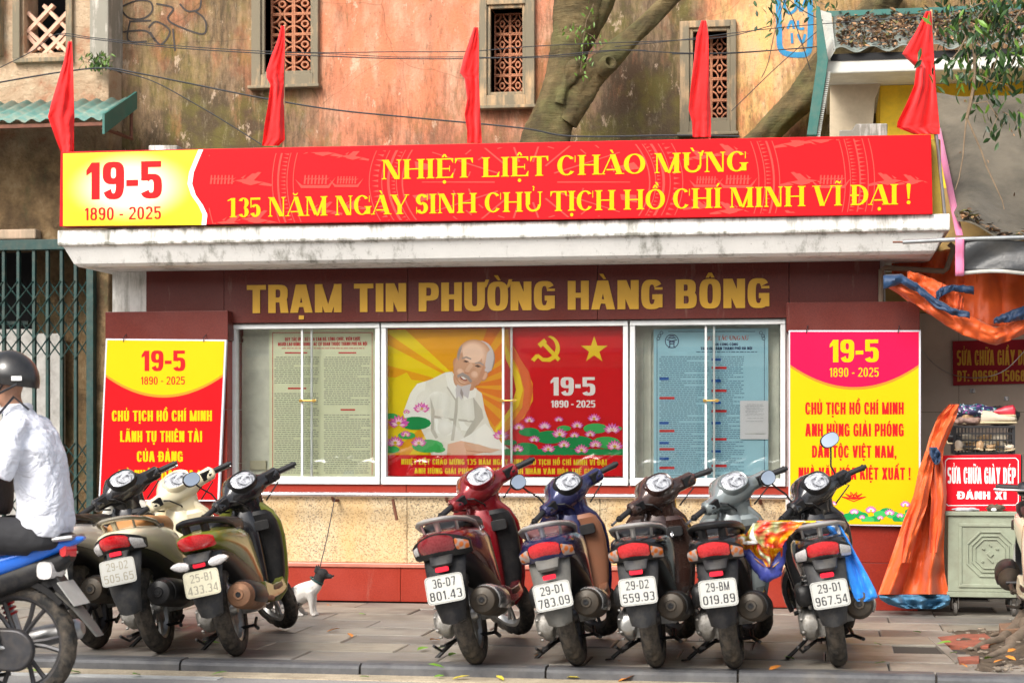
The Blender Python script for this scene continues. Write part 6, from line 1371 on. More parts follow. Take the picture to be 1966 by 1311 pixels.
def g_rail_black(mb):
    p = rail_pts(.762, .15); q = p + [(-x, y, z) for x, y, z in p[-2::-1]]; mb.tube(q, [.01, .016, .022, .026, .028, .028, .028, .026, .022, .016, .01], 10, sq=.7)
    for x in (.06, -.06): mb.tube([(x, -.36, .70), (x, -.39, .765)], [.03, .026], 8)
def lenspatch(u0, u1, w_, h0, droop, out, thick=.03, z0=.655, kk=14, curve=.11, up=0.0, taper=.35):
    """wrap-around lamp on the tail: u runs -1..1 across, wrapped backwards at the ends"""
    def fn(mb):
        rings = []
        for i in range(kk + 1):
            u = u0 + (u1 - u0) * i / kk; y = -.465 + curve * u * u - out; zc = z0 - droop * abs(u) ** 1.5 + up; h = h0 * (1 - taper * abs(u) ** 2)
            if i in (0, kk): h *= .8
            rings.append([(u * w_, y - .012 * (1 - (v * v)) - .02 * v, zc + v * h) for v in (-1, -.6, 0, .6, 1)] + [(u * w_ * .96, y + thick, zc + v * h * .9) for v in (1, 0, -1)])
        mb.loft(rings)
    return fn
def g_fender(w0=.10, w1=.06, z1=.25):
    def fn(mb):
        rg = []
        for t in range(9):
            t /= 8; z = .60 + (z1 - .60) * t; y = -.37 - .085 * math.sin(min(1, t * 1.3) * PI / 2) + .02 * max(0, t - .7) / .3; wd = w0 + (w1 - w0) * t ** 1.5; rg.append([(x, y + yy + .03 * (x / wd) ** 2, z) for x, yy in se(3, wd, .012, 0, 0, 16)])
        rg.append([(x * .55, y, z - .012) for x, y, z in rg[-1]]); mb.loft(rg)
        mb.loft([secz(z, 0, y, w_, .035, 3, 14) for z, y, w_ in ((.545, -.43, .05), (.56, -.44, .058), (.59, -.425, .062), (.61, -.40, .07))])
    return fn
def g_plate(mb): mb.prism([(x, z) for x, z in se(9, .095, .07, 0, 0, 32)], -.0015, .0015)
def g_reflector(mb): mb.prism([(x, z) for x, z in se(6, .034, .012, 0, 0, 16)], -.004, .004)
def g_engine(mb):
    mb.loft([secy(y, -.118, cz, .04, hh, 2.8, 18) for y, cz, hh in ((-.1, .25, .035), (-.075, .25, .07), (-.02, .25, .092), (.05, .255, .088), (.15, .27, .07), (.28, .29, .075), (.38, .30, .085), (.46, .30, .07), (.49, .30, .03))])
    mb.lathe([(0, -.176), (.045, -.176), (.06, -.165), (.066, -.15)], 20, 'X', (0, -.015, .25)); mb.lathe([(0, -.172), (.05, -.172), (.062, -.16), (.068, -.148)], 20, 'X', (0, .38, .30))
    for i in range(7): a = i * .9; mb.lathe([(0, -.168), (.008, -.168), (.008, -.15)], 8, 'X', (0, -.015 + .08 * math.cos(a), .25 + .078 * math.sin(a)))
    mb.box((-.05, .05, .22), (.13, .16, .1)); mb.box((0.02, .3, .28), (.2, .25, .14)); mb.lathe([(.05, 0), (.055, .03), (.05, .06)], 16, 'X', (.04, .2, .3))
    for i in range(6): mb.box((-.03, .04 - .0 + i * .025, .30 + .0 * i), (.11, .008, .10))
def g_airbox(mb): mb.loft([secy(y, -.125, .405, hw, hh, 3, 16) for y, hw, hh in ((-.16, .025, .03), (-.14, .045, .055), (0, .05, .065), (.14, .045, .055), (.17, .02, .03))])
def g_muffler(mb):
    mb.lathe([(.012, -.33), (.026, -.33), (.03, -.322), (.062, -.312), (.072, -.29), (.076, -.2), (.074, .02), (.06, .08), (.03, .13), (.016, .2), (.016, .42)], 28, 'Y')
    mb.tube([(0, .4, 0), (-.05, .5, .02), (-.1, .5, .08)], .015, 8)
def g_muffler_hole(mb): mb.lathe([(.0, -.331), (.013, -.3345), (.015, -.333), (.015, -.325)], 14, 'Y')  # near-black disc painted for the shade inside the muffler outlet
def g_shield(mb):
    rg = []
    for y, r_ in ((-.25, .079), (-.24, .084), (-.12, .087), (.0, .084), (.02, .076)): rg.append([(r_ * math.cos(R(a)), y, r_ * math.sin(R(a))) for a in range(-35, 121, 12)] + [((r_ - .008) * math.cos(R(a)), y, (r_ - .008) * math.sin(R(a))) for a in range(115, -41, -12)])
    mb.loft(rg)
def g_shock(mb):
    mb.tube([(-.105, -.04, .30), (-.105, -.10, .56)], .011, 8); q = []
    for i in range(70): t = i / 69; a = t * 7 * 2 * PI; q.append((-.105 + .026 * math.cos(a), -.055 - .04 * t + .026 * math.sin(a) * .97, .345 + .17 * t))
    mb.tube(q, .005, 5)
def g_stand(mb): mb.tube([(-.09, .34, .19), (-.16, .31, .12), (-.27, .27, .045)], .011, 8); mb.box((-.28, .27, .043), (.05, .035, .008))
def g_cstand(mb):
    for s_ in (-1, 1): mb.tube([(s_ * .09, .24, .17), (s_ * .10, .12, .14), (s_ * .145, -.03, .13)], .010, 8)
    mb.tube([(-.1, .12, .14), (.1, .12, .14)], .009, 8); mb.box((-.155, -.03, .13), (.03, .03, .012)); mb.tube([(-.10, .1, .14), (-.18, .02, .1), (-.2, -.06, .14)], .008, 6)
def g_floor(mb): mb.loft([secz(z, 0, .74, hw, .23, 5, 24) for z, hw in ((.235, .11), (.25, .14), (.30, .155), (.318, .152))])
def g_apron(mb):
    mb.loft([secz(z, 0, cy, hw, hd, 2.7, 26, hb) for z, cy, hw, hd, hb in ((.22, .99, .10, .05, .03), (.27, 1.0, .145, .08, .035), (.38, 1.0, .175, .10, .03), (.50, .985, .195, .11, .025), (.62, .965, .208, .11, .025), (.72, .945, .205, .10, .03), (.80, .925, .175, .085, .04), (.86, .905, .125, .065, .05), (.90, .895, .085, .045, .05))])
def g_inner(mb):
    mb.loft([secz(z, 0, cy, hw, hd, 3, 22) for z, cy, hw, hd in ((.29, .96, .135, .05), (.4, .965, .165, .05), (.52, .95, .185, .05), (.64, .925, .195, .055), (.73, .90, .19, .06), (.785, .885, .17, .06), (.81, .88, .14, .04))])
def g_post(mb):
    mb.loft([secz(z, 0, cy, hw, hd, 3, 16) for z, cy, hw, hd in ((.31, .90, .07, .05), (.5, .89, .08, .06), (.68, .87, .085, .06), (.78, .86, .08, .05), (.84, .87, .06, .04))])
def g_pocket(mb): mb.prism([(x + .11, z + .715) for x, z in se(5, .045, .032, 0, 0, 16)], .822, .85)
def g_key(mb): mb.lathe([(0, .80), (.016, .80), (.02, .806), (.02, .83)], 16, 'Y', (-.07, 0.0, .72))
def g_frontfender(mb):
    rg = []
    for i in range(13):
        a = R(-5 + 165 * i / 12); r_ = .282; rg.append([(x, 1.25 - (r_ + z_) * math.cos(a) * -1 * -1 if False else 1.25 + (r_ + z_) * math.cos(a), .25 + (r_ + z_) * math.sin(a)) for x, z_ in [(-.062, -.055), (-.066, -.02), (-.05, .004), (-.02, .012), (.02, .012), (.05, .004), (.066, -.02), (.062, -.055), (.056, -.055), (.058, -.02), (.044, -.002), (.0, .004), (-.044, -.002), (-.058, -.02), (-.056, -.055)]])
    mb.loft(rg)
def g_fork(mb):
    for s_ in (-1, 1): mb.tube([(s_ * .068, 1.245, .25), (s_ * .068, 1.12, .50), (s_ * .06, 1.06, .62)], [.017, .02, .02], 10)
    mb.tube([(-.07, 1.25, .25), (.07, 1.25, .25)], .012, 8); mb.tube([(0, 1.06, .6), (0, .9, .95)], .02, 8)
def g_headset(kind):
    def fn(mb):
        bulk = 1.0 if kind == 0 else .92
        mb.loft([secx(x, cy, cz, hy * bulk, hz, 2.4, 22) for x, cy, cz, hy, hz in [(sg * a, b_, c_, d_, e_) for sg, L_ in ((-1, (6, 5, 4, 3, 2, 1)), (0, (0,)), (1, (1, 2, 3, 4, 5, 6))) for a, b_, c_, d_, e_ in [((0, .872, 1.0, .112, .104), (.06, .868, .998, .104, .097), (.10, .855, .990, .078, .070), (.13, .838, .984, .050, .046), (.175, .82, .982, .044, .042), (.225, .806, .982, .044, .042), (.24, .803, .981, .03, .028))[i_] for i_ in L_]]])
        mb.loft([secz(z, 0, cy, hw, hd, 2.6, 20) for z, cy, hw, hd in ((.78, .90, .075, .055), (.82, .895, .085, .065), (.88, .885, .092, .075), (.94, .878, .108, .085), (.99, .875, .12, .09), (1.02, .875, .10, .07))])
    return fn
def frame_gauge(mb):
    n = Vector((0, -.80, .60)).normalized(); mb.M = Matrix.Translation((0, .782, 1.048)) @ n.to_track_quat('Z', 'Y').to_matrix().to_4x4()
def g_gring(mb): frame_gauge(mb); mb.loft([[(x * s_, y * s_, z) for x, y in se(2.4, .084, .062, 0, 0, 28)] for s_, z in ((1.16, -.07), (1.12, -.002), (1.02, .010), (.92, .006), (.90, -.01))], caps=False)
def g_gauge(mb): frame_gauge(mb); mb.loft([[(x * s_, y * s_, z) for x, y in se(2.4, .084, .062, 0, 0, 28)] for s_, z in ((.94, -.02), (.94, .002), (.8, .009), (.45, .015), (.1, .017))])
def g_headlight(mb): mb.loft([[(x, .935 + dy, z) for x, z in se(2.3, .09 * s_, .05 * s_, 0, 1.0, 22)] for s_, dy in ((.7, 0), (1, .015), (.9, .035), (.5, .048), (.1, .052))])
def g_grip(s_):
    def fn(mb): mb.tube([(s_ * .228, .808, .986), (s_ * .34, .772, .975)], .0165, 12); mb.tube([(s_ * .338, .7725, .975), (s_ * .345, .770, .9745)], .0195, 12); mb.tube([(s_ * .345, .770, .9745), (s_ * .36, .766, .973)], .013, 10)
    return fn
def g_lever(s_):
    def fn(mb): mb.tube([(s_ * .19, .85, .978), (s_ * .24, .868, .972), (s_ * .31, .853, .965), (s_ * .375, .822, .957)], [.009, .0075, .0065, .0085], 8)
    return fn
def g_switch(s_):
    def fn(mb): mb.box((s_ * .185, .79, .985), (.07, .035, .05), (.3, 0, 0)); mb.box((s_ * .195, .77, .998), (.02, .012, .014), (.3, 0, 0)); mb.box((s_ * .205, .772, .975), (.022, .012, .012), (.3, 0, 0)); mb.tube([(s_ * .2, .79, .97), (s_ * .19, .87, .95), (s_ * .12, .9, .92)], .006, 6)
    return fn
def g_mirror_arm(s_):
    def fn(mb): mb.tube([(s_ * .185, .83, 1.01), (s_ * .19, .84, 1.07), (s_ * .23, .84, 1.13), (s_ * .25, .835, 1.17)], .0055, 8)
    return fn
def g_mirror_shell(s_):
    def fn(mb): mb.M = Matrix.Translation((s_ * .26, .83, 1.205)) @ Euler((R(-8), 0, s_ * R(-12))).to_matrix().to_4x4(); mb.loft([[(x * q, y, z * q) for x, z in se(2.3, .062, .042, 0, 0, 22)] for q, y in ((1, -.004), (1.02, .004), (.8, .022), (.3, .03))])
    return fn
def g_mirror_glass(s_):
    def fn(mb): mb.M = Matrix.Translation((s_ * .26, .83, 1.205)) @ Euler((R(-8), 0, s_ * R(-12))).to_matrix().to_4x4(); mb.loft([[(x * q, y, z * q) for x, z in se(2.3, .058, .038, 0, 0, 22)] for q, y in ((1, -.0045), (.99, -.006), (.3, -.0075))])
    return fn
def g_sidecut(mb):
    for s_ in (-1, 1): mb.loft([[(s_ * x, y, z) for x, z in ((.10, z0), (.150, z0), (.150, z1), (.10, z1))] for y, z0, z1 in ((.40, .255, .36), (.6, .245, .325), (.85, .25, .325), (1.0, .27, .36))])
def g_pillion(mb):
    for s_ in (-1, 1): mb.tube([(s_ * .12, .22, .30), (s_ * .19, .2, .29)], .012, 8)
def g_cables(mb):
    mb.tube([(-.15, .82, .99), (-.12, .75, .96), (-.05, .80, .90), (-.02, .86, .86)], .005, 6); mb.tube([(.16, .83, .98), (.2, .78, .93), (.1, .84, .87)], .005, 6)
SC = math.sin(R(26.5)), math.cos(R(26.5))
def steer_matrix(a): return Matrix.Translation((0, .88, .95)) @ Matrix.Rotation(a, 4, Vector((0, -SC[0], SC[1]))) @ Matrix.Translation((0, -.88, -.95))
def paint(name, c, metal=.35, rough=.22, dirt=.12): return mat(name, c, rough, metal, .06, 3, 0, 40, coat=.55, dirt=dirt, dirtc=(.25, .22, .18))
def scooter(name, pix, heading, lean, steer, label, sp, group='parked motor scooters', cat='scooter', scale=1.0, loc=None):
    t = empty(name, tuple(G(*pix)) if loc is None else loc, label=label, cat=cat, group=group); t.rotation_euler = (0, R(-lean), R(heading)); t.scale = (scale,) * 3
    B_, H_, I_ = sp['body'], sp.get('head', sp['body']), sp.get('inner', BLACKP)
    rw = part('rear_wheel', 'rear_rim', g_rim(.262, .098), sp.get('rim', DALLOY), t); part('tyre', 'rear_tyre', g_tyre(.262, .098), TYRE, rw)
    NW = Matrix.Diagonal((.9, 1, 1, 1)); part('under_body', 'under', g_under, BLACKP, t, mtx=NW); part('body_panel', 'body', g_body, B_, t, mtx=NW); part('seat', 'seat', g_seat, sp.get('seat', SEATB), t, mtx=Matrix.Translation((0, 0, -.022)) @ NW)
    if sp.get('rail') is not None: part('grab_rail', 'rail', g_rail, sp['rail'], t, mtx=Matrix.Diagonal((.84, 1, 1, 1)))
    else: part('grab_rail', 'railb', g_rail_black, BLACKP, t, mtx=Matrix.Diagonal((.86, 1, 1, 1)))
    ty = sp.get('lamp', 0)
    if ty == 0:      # wide lamp with indicators at its ends
        part('lamp_surround', 'lsur0', lenspatch(-1, 1, .158, .052, .028, -.002, .05), sp.get('lampframe', BLACKP), t, mtx=NW)
        tl = part('tail_light', 'l0', lenspatch(-.56, .56, .158, .038, .028, .008, .03, .658), REDL, t, mtx=NW)
        part('turn_signal', 'l0a', lenspatch(-.99, -.60, .158, .036, .028, .007, .03, .652), sp.get('ind', AMB), tl); part('turn_signal', 'l0b', lenspatch(.60, .99, .158, .036, .028, .007, .03, .652), sp.get('ind', AMB), tl)
    elif ty == 1:    # single oval lamp, separate indicators on the fender
        tl = part('tail_light', 'l1', lenspatch(-.74, .74, .15, .04, .01, .010, .03, .668, taper=.5), REDL, t, mtx=NW)
        fd = part('indicator_bar', 'ib', lambda mb: mb.loft([secx(x, -.44, .545, .02, h, 2.6, 14) for x, h in ((-.14, .012), (-.12, .02), (0, .026), (.12, .02), (.14, .012))]), FEND, t)
        for s_ in (-1, 1): part('turn_signal', 'ts%d' % s_, lambda mb, s_=s_: mb.loft([secx(s_ * x, -.462 + .03 * (x - .06) * 6, .548 + (x - .06) * .12, .02, h, 2.4, 14) for x, h in ((.055, .012), (.07, .024), (.11, .027), (.14, .018), (.155, .006))]), sp.get('ind', CLR), fd)
    else:            # swept smoked lamp
        part('lamp_surround', 'lsur2', lenspatch(-1, 1, .165, .06, .03, -.002, .05), sp.get('lampframe', BLACKP), t, mtx=NW)
        tl = part('tail_light', 'l2', lenspatch(-.75, .55, .16, .046, .03, .008, .03, .66), SMOKE, t, mtx=NW); part('turn_signal', 'l2b', lenspatch(.58, .99, .16, .04, .03, .007, .03, .655), AMB, tl)
        part('turn_signal', 'l2c', lenspatch(-.99, -.78, .16, .036, .03, .007, .03, .655), CLR, tl)
    fm = sp.get('fender', FEND); part('rear_fender', 'fender', g_fender(.108, .062, .27), fm, t)
    pz, tilt = sp.get('plate', (.455, -14))
    M_ = Matrix.Translation((0, -.487, pz)) @ Euler((R(tilt), 0, R(sp.get('pyaw', 0)))).to_matrix().to_4x4()
    pl = part('license_plate', 'plate', g_plate, sp.get('platem', PLW), t, mtx=M_)
    if sp.get('text'):
        f = Flat(-.0017, .0002); f.setm(PLB); pb = sp.get('plateink', PLB); L1, L2 = sp['text']
        textm(f, L1, PLATE, -.058, .058, .010, .044, pb, 2); textm(f, L2, PLATE, -.08, .08, -.053, .044, pb, 2)
        o_ = se(9, .091, .066, 0, 0, 32); i_ = se(9, .0895, .0645, 0, 0, 32)
        for a in range(32): f.poly([o_[a], o_[(a + 1) % 32], i_[(a + 1) % 32], i_[a]], pb, 1)
        f.build('plate_lettering', pl)
    part('reflector', 'refl', g_reflector, REFL, t, mtx=Matrix.Translation((sp.get('rx', 0), -.468, pz + .095)) @ Euler((R(-10), 0, 0)).to_matrix().to_4x4())
    part('engine', 'engine', g_engine, sp.get('engine', ALLOYD), t, bevel=.003); part('air_filter', 'airbox', g_airbox, BLACKP, t)
    Mm = Matrix.Translation((.152, .0, .305)) @ Euler((R(-7), 0, R(-2))).to_matrix().to_4x4()
    mf = part('muffler', 'muffler', g_muffler, sp.get('muf', EXH), t, mtx=Mm); part('outlet_shade_disc', 'mhole', g_muffler_hole, DARK, mf); part('heat_shield', 'hshield', g_shield, sp.get('shield', BLACKP), mf)
    part('shock_absorber', 'shock', g_shock, STEEL, t); part('side_stand', 'stand', g_stand, BLACKP, t); part('centre_stand', 'cstand', g_cstand, BLACKP, t)
    part('floorboard', 'floor', g_floor, BLACKP, t); part('side_skirt', 'skirt', g_sidecut, sp.get('skirt', B_), t, bevel=.006); part('foot_peg', 'pillion', g_pillion, RUB, t)
    AS = Matrix.Diagonal((1, 1, .94, 1)); part('leg_shield', 'apron', g_apron, sp.get('apron', B_), t, mtx=AS); inn = part('inner_panel', 'inner', g_inner, I_, t, mtx=AS); part('neck_cover', 'post', g_post, sp.get('post', H_), inn); part('pocket_lid', 'pocket', g_pocket, BLACKP, inn, bevel=.003); part('key_switch', 'key', g_key, CHROME, inn)
    SM = steer_matrix(R(steer))
    fwm = SM @ Matrix.Translation((0, 1.25, 0)); fw = part('front_wheel', 'front_rim', g_rim(.25, .085), sp.get('rim', DALLOY), t, mtx=fwm); part('tyre', 'front_tyre', g_tyre(.25, .085), TYRE, fw); part('brake_disc', 'disc', g_disc(.25), STEEL, fw)
    part('front_fender', 'ff', g_frontfender, sp.get('ffender', B_), t, mtx=SM); part('fork', 'fork', g_fork, DALLOY, t, mtx=SM)
    hs = part('handlebar_cover', 'headset', g_headset(0), H_, t, mtx=SM @ Matrix.Translation((0, .01, -.10))); part('gauge_surround', 'gring', g_gring, sp.get('gring', BLACKP), hs); part('instrument_gauge', 'gauge', g_gauge, GAUGE, hs); part('headlight', 'hl', g_headlight, CLR, hs); part('brake_cables', 'cab', g_cables, RUB, hs)
    for s_ in (-1, 1):
        part('grip', 'grip%d' % s_, g_grip(s_), RUB, hs); part('brake_lever', 'lever%d' % s_, g_lever(s_), STEEL, hs); part('switch_pod', 'switch%d' % s_, g_switch(s_), sp.get('pod', BLACKP), hs, bevel=.004)
        if s_ in sp.get('mirrors', ()): part('mirror_arm', 'marm%d' % s_, g_mirror_arm(s_), BLACKP, hs); ms = part('mirror_shell', 'msh%d' % s_, g_mirror_shell(s_), sp.get('mshell', BLACKP), hs); mg = part('mirror_glass', 'mgl%d' % s_, g_mirror_glass(s_), MIRG, hs)
    if sp.get('badge'):
        f = Flat(0, .0003); textm(f, sp['badge'], style(.6, .13, .13), -.055, .055, 0, .022, sp.get('badgem', CHROME), 0); o = f.build('badge', t)
        o.modifiers.new('s', 'SOLIDIFY').thickness = .0015; o.matrix_local = Matrix.Translation((.178, -.12, .688)) @ Euler((R(-12), 0, R(88))).to_matrix().to_4x4() @ Euler((0, R(-4), 0)).to_matrix().to_4x4()
    return t
MAROON = paint('maroon_paint', (.17, .004, .012)); REDP = paint('deep_red_paint', (.22, .005, .010)); NAVYP = paint('navy_blue_paint', (.012, .014, .075)); BROWNP = paint('dark_brown_paint', (.045, .02, .015)); GREYP = paint('grey_green_paint', (.22, .25, .25)); BLKP = paint('gloss_black_paint', (.01, .01, .013)); CREAMP = paint('cream_paint', (.76, .68, .48), .05, .25, .05); OLIVE = paint('olive_green_paint', (.15, .165, .018), .0, .3, .03); WHTP = paint('pearl_white_paint', (.74, .72, .66), .05, .25, .06); COPPER = mat('copper_brown_plastic', (.26, .11, .06), .4, .1, .1, 4, dirt=.2)
SILR = mat('silver_grab_rail', (.50, .48, .45), .35, .6, .1, 6, dirt=.3); BRSEAT = mat('brown_seat_vinyl', (.11, .04, .04), .5, dirt=.2); TANSEAT = mat('tan_seat_vinyl', (.42, .19, .06), .5, dirt=.1)
SHC2 = mat('chrome_heat_shield', (.6, .6, .6), .18, .9, .1, 6, dirt=.2); LGF = mat('mid_grey_plastic', (.026, .027, .03), .45, 0, .15, 8, dirt=.35, dirtc=(.13, .115, .09), spec=.3); TANF = mat('dusty_grey_plastic', (.09, .088, .08), .55, 0, .15, 8, dirt=.4, dirtc=(.2, .18, .15))
H0 = 0
scooter('parked_scooter', (918, 1275), 1, 11, 44, 'maroon scooter with silver grab rail and faded plate, leftmost of the right-hand row', dict(body=MAROON, head=REDP, apron=REDP, inner=BLACKP, rail=SILR, lamp=2, lampframe=BLACKP, shield=SHC2, muf=EXH, text=('36-D7', '801.43'), rim=ALLOY, plate=(.44, -12), badge='Air Blade', gring=REDP, pyaw=6), scale=1.03)
scooter('parked_scooter', (1112, 1277), 2, 12, 46, 'navy blue scooter with copper inner panel and brown seat in the right-hand row', dict(body=NAVYP, head=NAVYP, inner=COPPER, apron=NAVYP, seat=BRSEAT, rail=SILR, lamp=0, lampframe=NAVYP, shield=SHC2, text=('29-D1', '783.09'), rim=DALLOY, plate=(.42, -14), mirrors=(-1,), skirt=COPPER, fender=TANF, gring=BLACKP, pyaw=8))
scooter('parked_scooter', (1262, 1281), 0, 7, 42, 'dark brown scooter with silver rail and plate ending 93, middle of the right-hand row', dict(body=BLKP, head=BROWNP, inner=BROWNP, apron=BROWNP, rail=SILR, lamp=0, shield=BLACKP, text=('29-D2', '559.93'), plate=(.45, -12), gring=BROWNP, fender=LGF, badge='VISION', pyaw=6, engine=ALLOY), scale=.99)
scooter('parked_scooter', (1412, 1283), -1, 7, 42, 'grey green scooter with black grab rail between the brown and black ones', dict(body=BLKP, head=GREYP, inner=GREYP, apron=GREYP, rail=None, lamp=0, shield=BLACKP, text=('29-BM', '019.89'), plate=(.44, -10), gring=GREYP, fender=FEND, pyaw=6))
scooter('parked_scooter', (1612, 1279), 2, 9, 42, 'black scooter with silver rail and two mirrors, rightmost of the row, partly under the tarpaulin', dict(body=BLKP, head=BLKP, rail=SILR, lamp=0, shield=SHC2, text=('29-D1', '967.54'), plate=(.43, -12), mirrors=(-1, 1), lampframe=BLKP, gring=BLACKP, fender=LGF, pyaw=9, ind=CLR))
scooter('parked_scooter', (458, 1258), 6, 12, 42, 'olive green scooter with black headset and yellowed plate, rightmost of the left-hand group', dict(body=OLIVE, head=BLKP, inner=BLACKP, apron=OLIVE, rail=None, lamp=1, shield=BLACKP, text=('25-B1', '433.34'), plate=(.45, -12), platem=mat('plate_yellowed', (.60, .56, .40), .4, 0, .06, 14, dirt=.2), plateink=PLF, mirrors=(-1,), fender=LGF, rim=ALLOY, badge='Janus', badgem=mat('badge_dark', (.04, .04, .04), .4), pyaw=4, muf=mat('rusted_muffler', (.26, .13, .07), .55, .4, .3, 10, dirt=.4)))
scooter('parked_scooter', (312, 1252), 4, 12, 42, 'cream scooter with tan seat and left mirror in the middle of the left-hand group', dict(body=CREAMP, head=CREAMP, inner=CREAMP, apron=CREAMP, seat=TANSEAT, rail=paint('champagne_rail', (.38, .34, .26), .5), lamp=0, ind=CLR, shield=BLACKP, text=('29-D2', '505.65'), plate=(.50, -10), plateink=PLF, mirrors=(), gring=CREAMP, fender=LGF, rim=ALLOY, badge='VISION', badgem=mat('badge_dark', (.04, .04, .04), .4), pyaw=6, muf=BLACKP))
scooter('parked_scooter', (190, 1244), 2, 12, 42, 'pearl white scooter with black headset, leftmost and half hidden by the passing rider', dict(body=WHTP, head=BLKP, inner=BLACKP, apron=WHTP, rail=None, lamp=1, shield=BLACKP, text=('29-F1', '382.17') if False else None, plate=(.45, -12), fender=LGF, badge='Janus', badgem=mat('badge_dark', (.04, .04, .04), .4), muf=EXH))
# ================================================================ cover thrown over the rightmost scooter
k = NT('printed_tarpaulin'); p = k.obj(); n = k.noise(p, 4.5, 2, .5, .6); n2 = k.noise(p, 9, 3, .5, 1.0)
c = k.ramp(n, [(.30, (.75, .72, .65)), (.38, (.72, .36, .01)), (.47, (.80, .50, .01)), (.54, (.75, .17, .01)), (.60, (.60, .02, .02)), (.66, (.30, .33, .12)), (.74, (.7, .66, .55))], 'LINEAR'); k.col(k.mix(k.ramp(n2, [(.6, 0.0), (.68, .7)]), c, (.80, .56, .02))).rough(.25); PTARP = k.m; k.bump(k.noise(p, 14, 3), .3, .01)
BLUT = m_cloth('bright_blue_tarpaulin', (.015, .17, .62), (.02, .26, .75), .3)
tc = empty('scooter_cover', label='yellow orange and blue plastic sheet draped over the black scooter', cat='tarpaulin')
cloth('printed_sheet', [(999, 1455, 1604), (1004, 1450, 1606), (1014, 1450, 1600), (1026, 1456, 1590)], -3.34, PTARP, tc, cols=30, amp=.02, folds=2, crump=.008, seed=3, sub=5)
cloth('printed_sheet', [(1001, 1462, 1545), (1006, 1450, 1540), (1016, 1446, 1528), (1028, 1448, 1516), (1042, 1456, 1506), (1052, 1468, 1500)], -3.66, PTARP, tc, cols=30, amp=.02, folds=1.5, crump=.012, seed=4, sub=6)
cloth('blue_flap', [(1000, 1566, 1606), (1012, 1586, 1616), (1030, 1602, 1626), (1060, 1611, 1642), (1100, 1624, 1664), (1130, 1634, 1680), (1146, 1640, 1686), (1154, 1646, 1668)], -3.62, BLUT, tc, cols=14, amp=.022, folds=1.3, crump=.008, seed=5, sub=5)
cloth('bundle_sheet', [(1004, 1446, 1466), (1020, 1436, 1476), (1036, 1426, 1500), (1052, 1428, 1503), (1066, 1442, 1502), (1078, 1456, 1496), (1088, 1470, 1484)], -3.5, PTARP, tc, cols=30, amp=.04, folds=1.5, crump=.014, seed=8, sub=6, dY=-.1)
roll('blue_underside', [(1425, 1044, 3), (1436, 1062, 6), (1452, 1082, 9), (1474, 1098, 12), (1492, 1086, 9), (1503, 1056, 5), (1506, 1030, 3)], 0, -3.56, m_cloth('violet_blue_underside', (.03, .04, .25), (.05, .07, .35), .35), tc, lump=.2)
roll('white_rim', [(1450, 1012, 2), (1444, 1030, 4), (1452, 1040, 3), (1428, 1042, 2.5)], 0, -3.6, VW, tc)
roll('white_rim', [(1500, 1030, 2), (1520, 1018, 2.5), (1570, 1010, 2.5), (1602, 1008, 3), (1612, 1030, 2), (1616, 1070, 2)], 0, -3.62, VW, tc)

# ================================================================ scooter facing the street at the right edge
p = G(2022, 1254); scooter('parked_scooter', None, 180, 6, 4, 'cream scooter at the right edge showing only its grip and leg shield side', dict(body=CREAMP, head=BLKP, apron=mat('cream_beige_paint', (.60, .50, .38), .25, 0, .05, 3, coat=1), rail=None, lamp=0, text=None), loc=(p.x, p.y + 1.25, 0), group='parked motor scooters')

# ================================================================ small things on the pavement
BK = mat('broken_red_brick', (.30, .085, .05), .9, 0, .3, 14, .5, dirt=.4)
def slabthing(name, poly, z, th, m, label, cat):
    q = [G(u, v, z) for u, v in poly]; b = MB(); b.loft([[(a.x, a.y, z - th) for a in q], [(a.x, a.y, z) for a in q]]); return tag(b.build(name, m, smooth=0, bevel=.004), label, cat)
slabthing('red_paving_tile', [(1800, 1222), (1888, 1212), (1906, 1226), (1898, 1240), (1822, 1238)], .012, .03, BK, 'worn red paving tile lying in the soil behind the kerb', 'tile')
slabthing('brick_fragment', [(1838, 1260), (1880, 1258), (1880, 1266), (1842, 1268)], .02, .03, BK, 'narrow piece of red brick half sunk in soil near the kerb', 'brick')
slabthing('wooden_block', [(1918, 1196), (1975, 1192), (1980, 1206), (1922, 1208)], .07, .07, mat('rough_wood_block', (.22, .13, .08), .9, 0, .3, 20, .5), 'rough brown wooden block by the cream scooter at right', 'block')
slabthing('kerb_fragment', [(1782, 1222), (1800, 1222), (1852, 1268), (1834, 1270)], .008, .03, pm[0], 'long grey edging stone running across the broken pavement', 'stone')
b = MB(); r = random.Random(31)
for i in range(300):
    x, y = 2.98 + r.random() * 1.5, YK + .2 + r.random() * 2.2; s_ = r.uniform(.006, .022); b.ball((x, y, dz(x, y) + s_ * .3), (s_, s_ * r.uniform(.7, 1.2), s_ * .6), 6, 4)
tag(b.build('gravel', mat('soil_gravel', (.2, .16, .12), .9, var=.5, scale=20)), 'small stones scattered over the bare soil patch', 'gravel', kind='stuff')
b = MB()
for (x0_, y0_), (x1_, y1_), r0 in (((1975, 1215), (1880, 1246), .04), ((1985, 1230), (1905, 1262), .045), ((1990, 1205), (1900, 1220), .03)):
    a_, c_ = G(x0_, y0_), G(x1_, y1_); q = [a_.lerp(c_, t / 6) + Vector((r.uniform(-.03, .03), r.uniform(-.03, .03), .10 * (1 - t / 6) ** 1.5 + .0)) for t in range(7)]; b.tube([tuple(v) for v in q], [r0 * (1.4 - t / 6) for t in range(7)], 10)
tag(b.build('tree_root', mat('dusty_root_bark', (.16, .12, .085), .95, 0, .3, 12, .8)), 'dusty brown tree roots spreading over the soil at the right edge', 'root')
GL = [mat('fallen_leaf_green', (.16, .34, .03), .5, var=.3), mat('fallen_leaf_orange', (.60, .22, .03), .6, var=.3), mat('fallen_leaf_yellow', (.60, .50, .05), .6, var=.3)]
